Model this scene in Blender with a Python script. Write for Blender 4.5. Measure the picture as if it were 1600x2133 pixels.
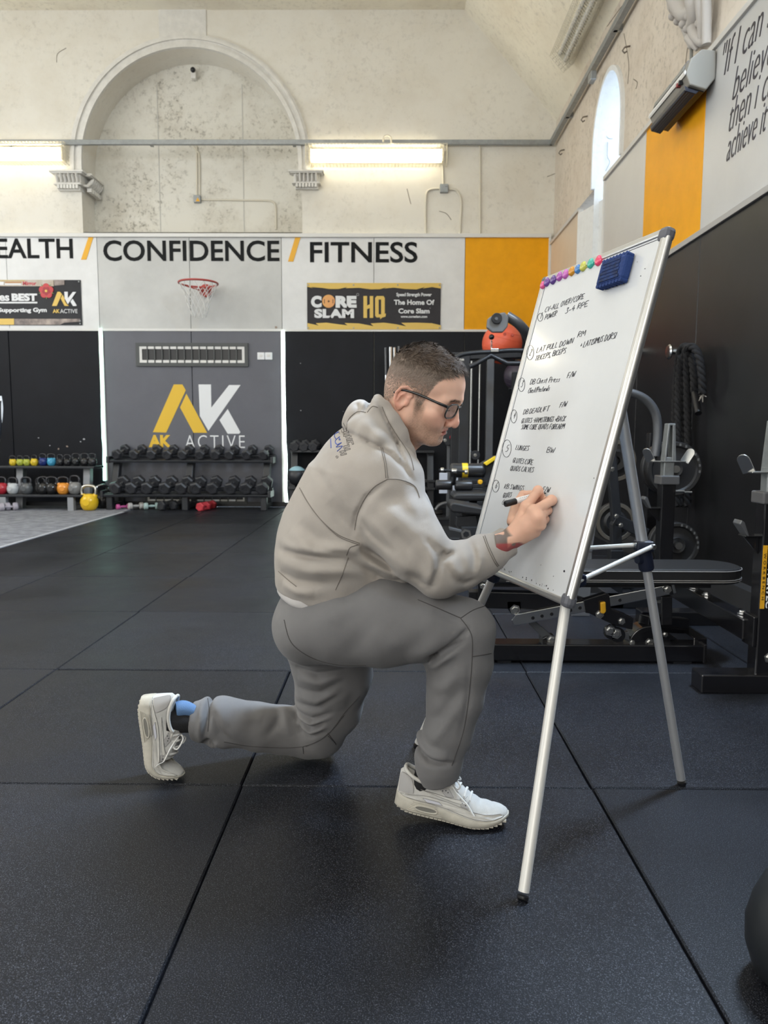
import bpy, bmesh, math, random
import numpy as np
from mathutils import Vector, Matrix
random.seed(7); np.random.seed(7)
C = bpy.context.scene.collection
SC = bpy.context.scene
pi = math.pi
for o in list(bpy.data.objects): bpy.data.objects.remove(o)

# ---------------- camera ----------------
FPX, PITCH, YAW, ROLL, CAMH = 1528.2, 0.10399, 0.009087, 0.003688, 0.99606
_fw = np.array([-math.sin(YAW)*math.cos(PITCH), math.cos(YAW)*math.cos(PITCH), -math.sin(PITCH)])
_r = np.array([math.cos(YAW), math.sin(YAW), 0.0]); _u = np.cross(_r, _fw)
_r2 = _r*math.cos(ROLL)+_u*math.sin(ROLL); _u2 = -_r*math.sin(ROLL)+_u*math.cos(ROLL)
cam = bpy.data.cameras.new('camera'); co = bpy.data.objects.new('camera', cam); C.objects.link(co)
cam.sensor_fit = 'HORIZONTAL'; cam.sensor_width = 36; cam.lens = 36*FPX/1600
cam.dof.use_dof = True; cam.dof.focus_distance = 1.95; cam.dof.aperture_fstop = 9.0
cam.clip_start = 0.02; cam.clip_end = 200
co.matrix_world = Matrix(((_r2[0], _u2[0], -_fw[0], 0), (_r2[1], _u2[1], -_fw[1], 0), (_r2[2], _u2[2], -_fw[2], CAMH), (0, 0, 0, 1)))
SC.camera = co

# ---------------- sky, lights, exposure ----------------
SC.view_settings.view_transform = 'Standard'
SC.view_settings.look = 'None'
SC.view_settings.gamma = 1.0
SC.view_settings.use_curve_mapping = False
SC.view_settings.exposure = 0.30
w = bpy.data.worlds.new('sky'); SC.world = w; w.use_nodes = True
bg = w.node_tree.nodes['Background']; bg.inputs[0].default_value = (0.66, 0.80, 1.0, 1); bg.inputs[1].default_value = 1.5
def area_light(name, loc, aim, sx, sy, power, col):
    l = bpy.data.lights.new(name, 'AREA'); l.shape = 'RECTANGLE'; l.size = sx; l.size_y = sy; l.energy = power; l.color = col
    o = bpy.data.objects.new(name, l); C.objects.link(o); o.location = loc
    o.rotation_euler = (Vector(aim)-Vector(loc)).to_track_quat('-Z', 'Y').to_euler()
    return o
# daylight through the right wall's arched windows, then unseen fill lamps added
area_light('window_and_fill_light', (2.60, 3.25, 4.75), (-1.0, 1.0, 0.0), 1.3, 2.0, 1450, (0.62, 0.79, 1.0))
area_light('window_and_fill_light', (2.60, 7.6, 4.2), (-1.0, 7.2, 2.4), 0.9, 1.9, 14, (0.66, 0.82, 1.0))
area_light('window_and_fill_light', (2.60, -1.6, 4.75), (-1.0, -0.6, 0.0), 1.3, 2.2, 130, (0.66, 0.82, 1.0))
area_light('window_and_fill_light', (-7.5, 0.5, 3.6), (0.0, 4.5, 4.0), 3.0, 3.2, 110, (1.0, 0.97, 0.92))  # unseen fill lamp added at the left wall for ambient light
area_light('window_and_fill_light', (-7.5, 6.5, 3.6), (0.0, 8.0, 4.0), 3.0, 3.2, 95, (1.0, 0.97, 0.92))  # second added fill lamp on the left, further down the hall
area_light('window_and_fill_light', (-2.6, -5.6, 3.4), (-1.0, 4.0, 2.8), 5.0, 3.6, 250, (1.0, 0.97, 0.92))  # unseen fill added behind the camera; the rear wall has no window
area_light('overhead_fill_light', (-2.7, 3.0, 6.35), (-2.7, 3.0, 0), 2.6, 8.0, 95, (1.0, 0.94, 0.84))  # overhead fill without a fixture, added to lift the general light

# ---------------- helpers ----------------
def P(x, y, X=None, Y=None, Z=None):
    "point seen at (x, y) of the 1600 x 2133 photograph lying on the plane X=, Y= or Z="
    d = _fw*FPX+_r2*(x-800)-_u2*(y-1066.5)
    if X is not None: t = X/d[0]
    elif Y is not None: t = Y/d[1]
    else: t = (Z-CAMH)/d[2]
    return Vector((t*d[0], t*d[1], CAMH+t*d[2]))
def pxm(Y): return 1/ (FPX/(Y*math.cos(PITCH)))   # metres per pixel near depth Y

_mats = {}
def mat(name, col, rough=0.5, metal=0.0, emit=0.0, bump=0.0, bscale=200.0, var=0.0, vscale=4.0, col2=None, spec=0.5, coat=0.0, sheen=0.0, attr=None, alpha=1.0, trans=0.0):
    if name in _mats: return _mats[name]
    m = bpy.data.materials.new(name); m.use_nodes = True; nt = m.node_tree; b = nt.nodes['Principled BSDF']
    b.inputs['Base Color'].default_value = (*col, 1); b.inputs['Roughness'].default_value = rough; b.inputs['Metallic'].default_value = metal
    b.inputs['Specular IOR Level'].default_value = spec
    if coat: b.inputs['Coat Weight'].default_value = coat; b.inputs['Coat Roughness'].default_value = 0.1
    if sheen: b.inputs['Sheen Weight'].default_value = sheen; b.inputs['Sheen Roughness'].default_value = 0.5
    if emit: b.inputs['Emission Color'].default_value = (*col, 1); b.inputs['Emission Strength'].default_value = emit
    if trans: b.inputs['Transmission Weight'].default_value = trans
    tc = nt.nodes.new('ShaderNodeTexCoord')
    if var or col2:
        n = nt.nodes.new('ShaderNodeTexNoise'); n.inputs['Scale'].default_value = vscale; n.inputs['Detail'].default_value = 6; n.inputs['Roughness'].default_value = 0.65
        nt.links.new(tc.outputs['Object'], n.inputs['Vector'])
        r = nt.nodes.new('ShaderNodeValToRGB'); r.color_ramp.elements[0].position = 0.35; r.color_ramp.elements[1].position = 0.68
        c2 = col2 if col2 else tuple(min(1, c*(1-var)) for c in col)
        r.color_ramp.elements[0].color = (*c2, 1); r.color_ramp.elements[1].color = (*col, 1)
        nt.links.new(n.outputs['Fac'], r.inputs[0]); nt.links.new(r.outputs[0], b.inputs['Base Color'])
    if attr:
        a = nt.nodes.new('ShaderNodeAttribute'); a.attribute_name = attr
        nt.links.new(a.outputs['Color'], b.inputs['Base Color'])
    if bump:
        n2 = nt.nodes.new('ShaderNodeTexNoise'); n2.inputs['Scale'].default_value = bscale; n2.inputs['Detail'].default_value = 3
        nt.links.new(tc.outputs['Object'], n2.inputs['Vector'])
        bp = nt.nodes.new('ShaderNodeBump'); bp.inputs['Strength'].default_value = bump; bp.inputs['Distance'].default_value = 0.004
        nt.links.new(n2.outputs['Fac'], bp.inputs['Height']); nt.links.new(bp.outputs[0], b.inputs['Normal'])
    _mats[name] = m; return m

def W(o): # world location of an unrotated parent chain
    v = Vector((0, 0, 0))
    while o is not None: v += o.location; o = o.parent
    return v
def tag(o, label=None, cat=None, group=None, kind=None):
    if label: o['label'] = label
    if cat: o['category'] = cat
    if group: o['group'] = group
    if kind: o['kind'] = kind
    return o
def thing(name, loc, label, cat, group=None):
    o = bpy.data.objects.new(name, None); C.objects.link(o); o.location = loc; o.empty_display_size = 0.05
    return tag(o, label, cat, group)
def link_mesh(name, me, m, parent=None, smooth=False, loc=None):
    if m is not None and len(me.materials) == 0: me.materials.append(m)
    o = bpy.data.objects.new(name, me); C.objects.link(o)
    base = W(parent) if parent is not None else Vector((0, 0, 0))
    off = Vector(loc) if loc is not None else (base if parent is not None else None)
    if off is None:
        if len(me.vertices):
            co_ = np.empty(len(me.vertices)*3); me.vertices.foreach_get('co', co_); co_ = co_.reshape(-1, 3)
            mn, mx = co_.min(0), co_.max(0); off = Vector(((mn[0]+mx[0])/2, (mn[1]+mx[1])/2, mn[2]))
        else: off = Vector((0, 0, 0))
    me.transform(Matrix.Translation(-off))
    if parent is not None: o.parent = parent; o.location = off-base
    else: o.location = off
    if smooth:
        me.polygons.foreach_set('use_smooth', [True]*len(me.polygons))
    return o
def bevel(o, wdt, seg=2):
    md = o.modifiers.new('bevel', 'BEVEL'); md.width = wdt; md.segments = seg; md.limit_method = 'ANGLE'; md.angle_limit = 0.6
    return o
def autosmooth(o, ang=40):
    me = o.data; bm = bmesh.new(); bm.from_mesh(me)
    a = math.radians(ang)
    for e in bm.edges:
        e.smooth = (len(e.link_faces) == 2 and e.calc_face_angle(0) < a)
    for f in bm.faces: f.smooth = True
    bm.to_mesh(me); bm.free(); return o

class M:
    "collects primitives, in world coordinates, for ONE mesh"
    def __init__(s): s.v = []; s.f = []
    def add(s, vs, fs):
        k = len(s.v); s.v += [tuple(v) for v in vs]; s.f += [tuple(i+k for i in f) for f in fs]; return s
    def box(s, a, b):
        (x0, y0, z0), (x1, y1, z1) = [tuple(map(min, zip(a, b))), tuple(map(max, zip(a, b)))]
        v = [(x, y, z) for x in (x0, x1) for y in (y0, y1) for z in (z0, z1)]
        return s.add(v, [(0, 1, 3, 2), (4, 6, 7, 5), (0, 4, 5, 1), (2, 3, 7, 6), (0, 2, 6, 4), (1, 5, 7, 3)])
    def beam(s, a, b, wd, ht, up=(0, 0, 1)):
        "box beam from a to b, wd across, ht along up"
        a = Vector(a); b = Vector(b); t = (b-a).normalized(); u = Vector(up); sd = t.cross(u)
        if sd.length < 1e-4: sd = t.cross(Vector((0, 1, 0)))
        sd.normalize(); u = sd.cross(t).normalized()
        v = [p+sd*(i*wd/2)+u*(j*ht/2) for p in (a, b) for i, j in ((-1, -1), (1, -1), (1, 1), (-1, 1))]
        return s.add(v, [(3, 2, 1, 0), (4, 5, 6, 7), (0, 1, 5, 4), (1, 2, 6, 5), (2, 3, 7, 6), (3, 0, 4, 7)])
    def tube(s, pts, r, n=10, caps=True, flat=1.0, up=None):
        pts = [Vector(p) for p in pts]; m = len(pts); rs = r if isinstance(r, (list, tuple)) else [r]*m
        vs = []; prev = None
        for i, p in enumerate(pts):
            t = (pts[min(i+1, m-1)]-pts[max(i-1, 0)])
            if t.length < 1e-9: t = Vector((0, 0, 1))
            t.normalize()
            if prev is None:
                a = Vector(up) if up else (Vector((0, 0, 1)) if abs(t.z) < .9 else Vector((1, 0, 0)))
                x = t.cross(a).normalized()
            else:
                x = prev-t*prev.dot(t); x = x.normalized() if x.length > 1e-6 else t.orthogonal().normalized()
            prev = x; y = x.cross(t)
            for k in range(n):
                an = 2*pi*k/n; vs.append(p+x*(math.cos(an)*rs[i])+y*(math.sin(an)*rs[i]*flat))
        fs = [(i*n+k, i*n+(k+1) % n, (i+1)*n+(k+1) % n, (i+1)*n+k) for i in range(m-1) for k in range(n)]
        if caps: fs += [tuple(range(n))[::-1], tuple((m-1)*n+k for k in range(n))]
        return s.add(vs, fs)
    def lathe(s, prof, o=(0, 0, 0), axis=(0, 0, 1), n=24):
        "prof: [(radius, height)]"
        o = Vector(o); z = Vector(axis).normalized(); x = z.orthogonal().normalized(); y = z.cross(x)
        vs = [o+z*h+(x*math.cos(2*pi*k/n)+y*math.sin(2*pi*k/n))*max(r, 1e-5) for r, h in prof for k in range(n)]
        m = len(prof)
        fs = [(i*n+k, i*n+(k+1) % n, (i+1)*n+(k+1) % n, (i+1)*n+k) for i in range(m-1) for k in range(n)]
        return s.add(vs, fs)
    def sphere(s, c, r, n=16, m=10, sc=(1, 1, 1)):
        c = Vector(c); k0 = len(s.v)
        pr = [(math.sin(pi*i/m)*r, -math.cos(pi*i/m)*r) for i in range(m+1)]
        s.lathe(pr, (0, 0, 0), (0, 0, 1), n)
        for i in range(k0, len(s.v)):
            v = s.v[i]; s.v[i] = (c.x+v[0]*sc[0], c.y+v[1]*sc[1], c.z+v[2]*sc[2])
        return s
    def prism(s, poly, off):
        "poly: 3D points in order; off: extrusion vector"
        n = len(poly); a = [Vector(p) for p in poly]; b = [p+Vector(off) for p in a]
        return s.add(a+b, [tuple(range(n))[::-1], tuple(range(n, 2*n))]+[(i, (i+1) % n, n+(i+1) % n, n+i) for i in range(n)])
    def xform(s, mtx, start=0):
        for i in range(start, len(s.v)): s.v[i] = tuple(mtx @ Vector(s.v[i]))
        return s
    def mesh(s, name):
        me = bpy.data.meshes.new(name); me.from_pydata(s.v, [], s.f); me.update()
        bm = bmesh.new(); bm.from_mesh(me); bmesh.ops.remove_doubles(bm, verts=bm.verts, dist=2e-5); bmesh.ops.recalc_face_normals(bm, faces=bm.faces); bm.to_mesh(me); bm.free()
        return me
    def build(s, name, m, parent=None, smooth=None, bev=0, loc=None, kind=None, label=None):
        me = s.mesh(name); o = link_mesh(name, me, m, parent, loc=loc)
        if smooth: autosmooth(o, smooth)
        if bev: bevel(o, bev)
        if kind: o['kind'] = kind
        if label: o['label'] = label
        return o

def frame(o, ux, uy):
    ux = Vector(ux).normalized(); uy = Vector(uy).normalized(); n = ux.cross(uy)
    m = Matrix((ux, uy, n)).transposed().to_4x4(); m.translation = Vector(o); return m
def curve_obj(name, splines, fr, depth, m, parent=None, loc=None, bev=0):
    "flat outline(s), holes allowed, extruded by depth about the plane of frame fr"
    cu = bpy.data.curves.new(name, 'CURVE'); cu.dimensions = '2D'; cu.fill_mode = 'BOTH'; cu.extrude = depth/2
    for pts in splines:
        sp = cu.splines.new('POLY'); sp.points.add(len(pts)-1); sp.use_cyclic_u = True
        for q_, p in zip(sp.points, pts): q_.co = (p[0], p[1], 0, 1)
    return _curve_to(name, cu, fr, m, parent, loc)
def _curve_to(name, cu, fr, m, parent, loc, post=None):
    t = bpy.data.objects.new('tmp', cu); C.objects.link(t)
    dg = bpy.context.evaluated_depsgraph_get(); me = bpy.data.meshes.new_from_object(t.evaluated_get(dg)); me.name = name
    bpy.data.objects.remove(t); bpy.data.curves.remove(cu)
    if post: post(me)
    me.transform(fr); me.materials.clear()
    return link_mesh(name, me, m, parent, loc=loc)
def text_obj(s, name, fr, x0, x1, y0, y1, m, depth=0.003, bold=0.0, parent=None, shear=0.0, space=1.0, loc=None):
    "text filling the box x0..x1, y0..y1 of frame fr (its origin's units)"
    cu = bpy.data.curves.new(name, 'FONT'); cu.body = s; cu.size = 1.0; cu.extrude = 0.001; cu.offset = bold; cu.shear = shear; cu.space_character = space; cu.resolution_u = 4
    def post(me):
        n = len(me.vertices); a = np.empty(n*3); me.vertices.foreach_get('co', a); a = a.reshape(-1, 3)
        mn, mx = a.min(0), a.max(0); sx = (x1-x0)/(mx[0]-mn[0]); sy = (y1-y0)/(mx[1]-mn[1])
        a[:, 0] = x0+(a[:, 0]-mn[0])*sx; a[:, 1] = y0+(a[:, 1]-mn[1])*sy; a[:, 2] = np.sign(a[:, 2])*depth/2
        me.vertices.foreach_set('co', a.ravel())
    return _curve_to(name, cu, fr, m, parent, loc, post)
def copy_tree(o, parent=None):
    c = o.copy(); C.objects.link(c); c.parent = parent
    for ch in list(o.children): copy_tree(ch, c)
    return c
def bez(pts, n=8):
    "Catmull-Rom through pts"
    p = [Vector(a) for a in pts]; out = []
    for i in range(len(p)-1):
        a, b, c, d = p[max(i-1, 0)], p[i], p[i+1], p[min(i+2, len(p)-1)]
        for k in range(n):
            t = k/n; out.append(0.5*((2*b)+(c-a)*t+(2*a-5*b+4*c-d)*t*t+(3*b-a-3*c+d)*t**3))
    return out+[p[-1]]
ORD = ['first', 'second', 'third', 'fourth', 'fifth', 'sixth', 'seventh', 'eighth', 'ninth', 'tenth', 'eleventh', 'twelfth']
# ================= THE ROOM =================
YB, XR = 10.17, 2.13          # face of the boarding on the back wall / right wall
def plaster(name, col, stain, amt, scale, speck=0.0):
    m = mat(name, col, 0.85, bump=0.25, bscale=30); nt = m.node_tree; b = nt.nodes['Principled BSDF']; N = nt.nodes.new; L = nt.links.new
    tc = N('ShaderNodeTexCoord')
    def noise(sc, det, lo, hi, rough=.6):
        n = N('ShaderNodeTexNoise'); n.inputs['Scale'].default_value = sc; n.inputs['Detail'].default_value = det; n.inputs['Roughness'].default_value = rough
        L(tc.outputs['Object'], n.inputs['Vector']); r = N('ShaderNodeMapRange'); r.inputs[1].default_value = lo; r.inputs[2].default_value = hi
        L(n.outputs['Fac'], r.inputs[0]); return r.outputs[0]
    mx = N('ShaderNodeMix'); mx.data_type = 'RGBA'; mx.inputs[6].default_value = (*col, 1); mx.inputs[7].default_value = (*stain, 1)
    a = noise(scale, 6, .45, .8, .65); ml = N('ShaderNodeMath'); ml.operation = 'MULTIPLY'; ml.inputs[1].default_value = amt; L(a, ml.inputs[0]); L(ml.outputs[0], mx.inputs[0])
    out = mx.outputs[2]
    if speck:
        big = noise(1.1, 3, .36, .60); fine = noise(16, 8, .52, .66, .75); ml2 = N('ShaderNodeMath'); ml2.operation = 'MULTIPLY'; L(big, ml2.inputs[0]); L(fine, ml2.inputs[1])
        ml3 = N('ShaderNodeMath'); ml3.operation = 'MULTIPLY'; ml3.inputs[1].default_value = speck; L(ml2.outputs[0], ml3.inputs[0])
        m2 = N('ShaderNodeMix'); m2.data_type = 'RGBA'; L(ml3.outputs[0], m2.inputs[0]); L(out, m2.inputs[6]); m2.inputs[7].default_value = (.20, .18, .14, 1); out = m2.outputs[2]
    L(out, b.inputs['Base Color']); return m
m_wall = plaster('painted_plaster', (.77, .74, .665), (.60, .54, .43), .55, 1.3, .22)
m_niche = plaster('mildewed_plaster', (.72, .70, .63), (.50, .46, .38), .8, 2.2, .85)
m_wallr = plaster('stained_plaster', (.68, .61, .52), (.50, .42, .33), .8, 2.0, .55)
m_jamb = plaster('whitewashed_reveal', (.80, .81, .80), (.6, .6, .6), .4, 3, .15)
m_ceil = plaster('ceiling_plaster', (.86, .81, .68), (.60, .52, .40), .6, 1.0, .30)
m_mould = mat('white_moulding_paint', (.78, .76, .71), .6, var=.15, vscale=9)
m_white = mat('white_board_paint', (.80, .80, .79), .45, var=.12, vscale=2.2)
m_greyw = mat('pale_grey_board_paint', (.60, .585, .555), .45, var=.06, vscale=2)
m_cream = mat('cream_board_paint', (.70, .58, .45), .5, var=.08, vscale=2)
m_orange = mat('orange_board_paint', (.93, .415, .006), .5, spec=.2, var=.10, vscale=6)
m_padblk = mat('black_wall_pad', (.0075, .0085, .0125), .55, spec=.22, var=.3, vscale=3, bump=.1, bscale=300)
m_padgry = mat('grey_wall_pad', (.120, .123, .145), .5, var=.10, vscale=3)
m_trim = mat('white_trim_paint', (.74, .73, .70), .5)
m_greytrim = mat('grey_trim', (.42, .41, .40), .5)
m_steel = mat('galvanised_steel', (.36, .38, .39), .45, .7, var=.2, vscale=20)
m_conduit = mat('cream_conduit', (.66, .62, .52), .55)
m_black = mat('black_paint', (.010, .010, .012), .35)
m_lettering = mat('black_lettering', (.006, .007, .008), .6, spec=.2)
m_amber = mat('amber_lettering', (.82, .42, .02), .45)
m_letterw = mat('white_lettering', (.82, .83, .84), .5)

# floor: a screed, and on it the rubber mats one by one
m_screed = mat('dark_screed', (.012, .012, .014), .8)
fl = M().box((-7.9, -6, -.08), (2.4, 10.3, -.022)).build('floor', m_screed); tag(fl, kind='structure')
def rubber():
    m = mat('rubber_mat', (.036, .039, .047), .5, spec=.19); nt = m.node_tree; b = nt.nodes['Principled BSDF']; N = nt.nodes.new; L = nt.links.new
    tc = N('ShaderNodeTexCoord'); g = N('ShaderNodeNewGeometry')
    n1 = N('ShaderNodeTexNoise'); n1.inputs['Scale'].default_value = 420; n1.inputs['Detail'].default_value = 2; L(g.outputs['Position'], n1.inputs['Vector'])
    r1 = N('ShaderNodeValToRGB'); e = r1.color_ramp.elements; e[0].position = .36; e[0].color = (.0045, .0052, .0075, 1); e[1].position = .74; e[1].color = (.10, .106, .128, 1)
    x = e.new(.56); x.color = (.0115, .0130, .0178, 1); L(n1.outputs['Fac'], r1.inputs[0])
    n2 = N('ShaderNodeTexNoise'); n2.inputs['Scale'].default_value = 1.7; n2.inputs['Detail'].default_value = 5; L(g.outputs['Position'], n2.inputs['Vector'])
    r2 = N('ShaderNodeMapRange'); r2.inputs[1].default_value = .3; r2.inputs[2].default_value = .7; r2.inputs[3].default_value = .72; r2.inputs[4].default_value = 1.25; L(n2.outputs['Fac'], r2.inputs[0])
    oi = N('ShaderNodeObjectInfo'); r3 = N('ShaderNodeMapRange'); r3.inputs[3].default_value = .85; r3.inputs[4].default_value = 1.12; L(oi.outputs['Random'], r3.inputs[0])
    mm = N('ShaderNodeMath'); mm.operation = 'MULTIPLY'; L(r2.outputs[0], mm.inputs[0]); L(r3.outputs[0], mm.inputs[1])
    mx = N('ShaderNodeVectorMath'); mx.operation = 'SCALE'; L(r1.outputs[0], mx.inputs[0]); L(mm.outputs[0], mx.inputs['Scale']); L(mx.outputs[0], b.inputs['Base Color'])
    bp = N('ShaderNodeBump'); bp.inputs['Strength'].default_value = .12; bp.inputs['Distance'].default_value = .002; L(n1.outputs['Fac'], bp.inputs['Height']); L(bp.outputs[0], b.inputs['Normal'])
    r4 = N('ShaderNodeMapRange'); r4.inputs[1].default_value = .3; r4.inputs[2].default_value = .7; r4.inputs[3].default_value = .36; r4.inputs[4].default_value = .52; L(n2.outputs['Fac'], r4.inputs[0]); L(r4.outputs[0], b.inputs['Roughness'])
    return m
m_rubber = rubber()
X0, Y0, SY = -.4226, 2.0025, 1.0256
mesh_cache = {}
for c in range(-3, 3):
    for k in range(-5, 8):
        xa, xb = X0+c, min(X0+c+1, XR-.005); ya, yb = Y0+k*SY, min(Y0+(k+1)*SY, YB-.005); g = .0022
        key = (round(xb-xa, 3), round(yb-ya, 3))
        if key not in mesh_cache:
            hx, hy = (xb-xa)/2-g, (yb-ya)/2-g; me = bpy.data.meshes.new('rubber_mat'); bm = bmesh.new()
            bmesh.ops.create_cube(bm, size=1); bmesh.ops.scale(bm, vec=(2*hx, 2*hy, .02), verts=bm.verts); bmesh.ops.translate(bm, vec=(0, 0, -.010), verts=bm.verts)
            bmesh.ops.bevel(bm, geom=[e for e in bm.edges if e.verts[0].co.z > -.005 and e.verts[1].co.z > -.005], offset=.004, segments=1, affect='EDGES')
            bm.to_mesh(me); bm.free(); me.materials.append(m_rubber); mesh_cache[key] = me
        o = bpy.data.objects.new('rubber_mat', mesh_cache[key]); C.objects.link(o); o.parent = fl
        jit = random.uniform(-.0012, .0012)
        o.location = Vector(((xa+xb)/2+random.uniform(-.001, .001)+(.003 if k % 2 else -.002), (ya+yb)/2, jit))-W(fl)
        o.rotation_euler = (random.uniform(-.0012, .0012), random.uniform(-.0012, .0012), random.uniform(-.0025, .0025))
# grey carpet with its pale edging strip, on the left
m_carpet = mat('grey_carpet', (.33, .34, .37), .95, col2=(.16, .165, .19), vscale=9, bump=1.0, bscale=160)
cp = M().box((-7.6, -5, -.022), (X0-3-.035, YB-.05, .004)).build('floor_carpet', m_carpet); tag(cp, kind='structure')
M().box((X0-3-.035, -5, -.022), (X0-3-.004, 9.35, .006)).build('edging_strip', mat('pale_edging', (.5, .51, .54), .6), cp)

# back wall : plaster front with the arched niche cut through it
BP = YB+.04
def bw(x, y, Y=None):   # photo -> (X, Z) on the back wall
    p = P(x, y, Y=Y or BP); return (p.x, p.z)
s = pxm(BP)
cx, cz = bw(397, 340); RI, RO = 218*s, 242*s
jl, jr = cx-222*s, cx+224*s; sill = bw(397, 484)[1]
arc = [(cx+RI*math.cos(a), cz+RI*math.sin(a)) for a in np.linspace(0, pi, 48)]
hole = [(jr, sill), (jr, cz-.2)]+[(cx+RI, cz-.2)]+arc+[(cx-RI, cz-.2), (jl, cz-.2), (jl, sill)]
FB = frame((0, BP+.21, 0), (1, 0, 0), (0, 0, 1))      # local z -> -Y
wb = curve_obj('wall_back', [[(-7.9, 0), (2.7, 0), (2.7, 6.9), (-7.9, 6.9)], hole], FB, .42, m_wall); tag(wb, kind='structure')
nb = M().box((jl-.3, BP+.42, sill-.4), (jr+.3, BP+.5, cz+RI+.3)).build('niche_back', m_niche, wb)
for x in (317, 487):
    a = bw(x, 120, BP+.42); M().box((cx+(x-397)*s*1.04-.006, BP+.415, sill), (cx+(x-397)*s*1.04+.006, BP+.4205, cz+RI*.82)).build('board_joint', mat('joint_putty', (.55, .54, .50), .8), wb)  # board joints a little darker than the niche plaster
M().box((jl, BP+.0, sill-.03), (jr, BP+.42, sill+.002)).build('niche_sill', plaster('dirty_sill', (.50, .46, .38), (.30, .26, .2), .9, 4, .5), wb)
# archivolt moulding: rings stepping out, each a piece of its own
for r0, r1, d in ((RI-.004, RI+.05, .05), (RI+.05, RI+.095, .03), (RI+.095, RO-.03, .055), (RO-.03, RO, .035)):
    ring = [(cx+r1*math.cos(a), cz+r1*math.sin(a)) for a in np.linspace(0, pi, 56)]+[(cx-r1, cz-.16), (cx-r0, cz-.16)]+[(cx+r0*math.cos(a), cz+r0*math.sin(a)) for a in np.linspace(pi, 0, 56)]+[(cx+r0, cz-.16), (cx+r1, cz-.16)]
    o = curve_obj('archivolt', [ring], frame((0, BP-d/2, 0), (1, 0, 0), (0, 0, 1)), d, m_mould, wb); bevel(o, .009, 2)
# blank panel above the arch
a, b_ = bw(330, 12), bw(431, 97)
M().box((a[0], BP-.012, b_[1]), (b_[0], BP+.002, a[1])).build('arch_panel', m_mould, wb, bev=.004)
# the two capitals carrying the arch
def capital(x0, x1, y0, y1, ret):
    (xa, za), (xb, zb) = bw(x0, y0), bw(x1, y1); h = za-zb
    t = thing('capital', (xa, BP, zb), '', ''); t.parent = wb; t.location = Vector(((xa+xb)/2, BP-.05, zb))-W(wb)
    q = M(); e = .42 if ret else .0
    steps = [(0, .10, 0, .21), (.10, .16, .02, .19), (.62, .70, .06, .15), (.70, .74, .04, .16)]
    for f0, f1, ins, dep in steps:
        q.box((xa+ins, BP-dep*.75, za-f1*h), (xb-ins, BP+(e if ret else 0), za-f0*h))
        if ret: q.box((xb-ins-.02, BP-.02, za-f1*h), (xb-ins+.06, BP+.40, za-f0*h))
    q.box((xa+.06, BP-.09, za-.62*h), (xb-.06, BP+e, za-.16*h)); q.box((xa+.08, BP-.07, zb), (xb-.08, BP+e, za-.74*h))
    q.build('abacus', m_mould, t, bev=.008)
    n = 6
    for i in range(n):      # acanthus leaves
        u = xa+.07+(xb-xa-.14)*(i+.5)/n; lf = M(); hh = (.42 if i % 2 else .34)*h
        lf.tube([(u, BP-.10, za-.60*h), (u, BP-.115, za-.60*h+hh*.5), (u, BP-.15, za-.60*h+hh*.95), (u, BP-.165, za-.60*h+hh*.8)], [.026, .030, .022, .008], 8, flat=.6); lf.build('leaf', m_mould, t, smooth=60)
    for i in range(7):
        u = xa+.085+(xb-xa-.17)*(i+.5)/7; M().box((u-.016, BP-.125, zb+.01), (u+.016, BP-.06, zb+.25*h)).build('dentil', m_mould, t, bev=.003)
    if ret:
        for i in range(6):
            v = BP+.02+.36*(i+.5)/6; M().box((xb-.03, v-.018, zb+.01), (xb+.03, v+.018, zb+.25*h)).build('dentil', m_mould, t, bev=.003)
            M().tube([(xb-.02, v, za-.6*h), (xb+.03, v, za-.4*h), (xb+.06, v, za-.24*h)], [.024, .028, .01], 8).build('leaf', m_mould, t, smooth=60)
capital(112, 184, 362, 400, True); capital(604, 676, 362, 397, False)

# ceiling: flat middle and two sloping sides
ZF = bw(968, 20)[1]; XA = bw(968, 20)[0]; ZW = bw(1188, 252)[1]
XL = 2*cx-2.2
ce = M().prism([(XA, -6, ZF), (XA, BP+.1, ZF), (2*cx-XA, BP+.1, ZF), (2*cx-XA, -6, ZF)], (0, 0, .1)).build('ceiling', m_ceil); tag(ce, kind='structure')
sl = (ZF-ZW)/(2.17-XA)
for nm, (x0, x1) in (('ceiling_right', (XA, 2.9)), ('ceiling_left', (2*cx-XA, 2*cx-2.9))):
    z1 = ZF-sl*(2.9-XA)
    o = M().prism([(x0, -6, ZF), (x1, -6, z1), (x1, BP+.1, z1), (x0, BP+.1, ZF)], (0, 0, .1)).build(nm, m_ceil); tag(o, kind='structure')

# right wall : plaster with the window openings
XP = XR+.04; FR = frame((XP+.25, 0, 0), (0, -1, 0), (0, 0, 1))     # local x -> -Y, local z -> -X
def archhole(y0, y1, zb, zs):
    r = abs(y1-y0)/2; c = (y0+y1)/2
    return [(-(c+r), zb), (-(c-r), zb)]+[(-(c-r*math.cos(a)), zs+r*1.25*math.sin(a)) for a in np.linspace(0, pi, 28)]
p0, p1 = P(1237, 415, X=XP), P(1296, 330, X=XP); ztop = P(1281, 138, X=XP).z
WY0, WY1 = p1.y, p0.y; wr = (WY1-WY0)/2; WS = ztop-wr*1.25
jy0, jy1, jz = P(1258, 400, X=XP).y-.6, P(1207, 432, X=XP).y, P(1207, 432, X=XP).z
hole1 = [(-jy1, 2.5), (-WY0, 2.5)]+[(-((WY0+WY1)/2-wr*math.cos(a)), WS+wr*1.25*math.sin(a)) for a in np.linspace(0, pi, 28)]+[(-WY1, jz), (-jy1, jz)]
hole2 = archhole(2.45, 4.05, 3.75, 5.0); hole3 = archhole(-2.4, -.8, 3.75, 5.0)
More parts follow.
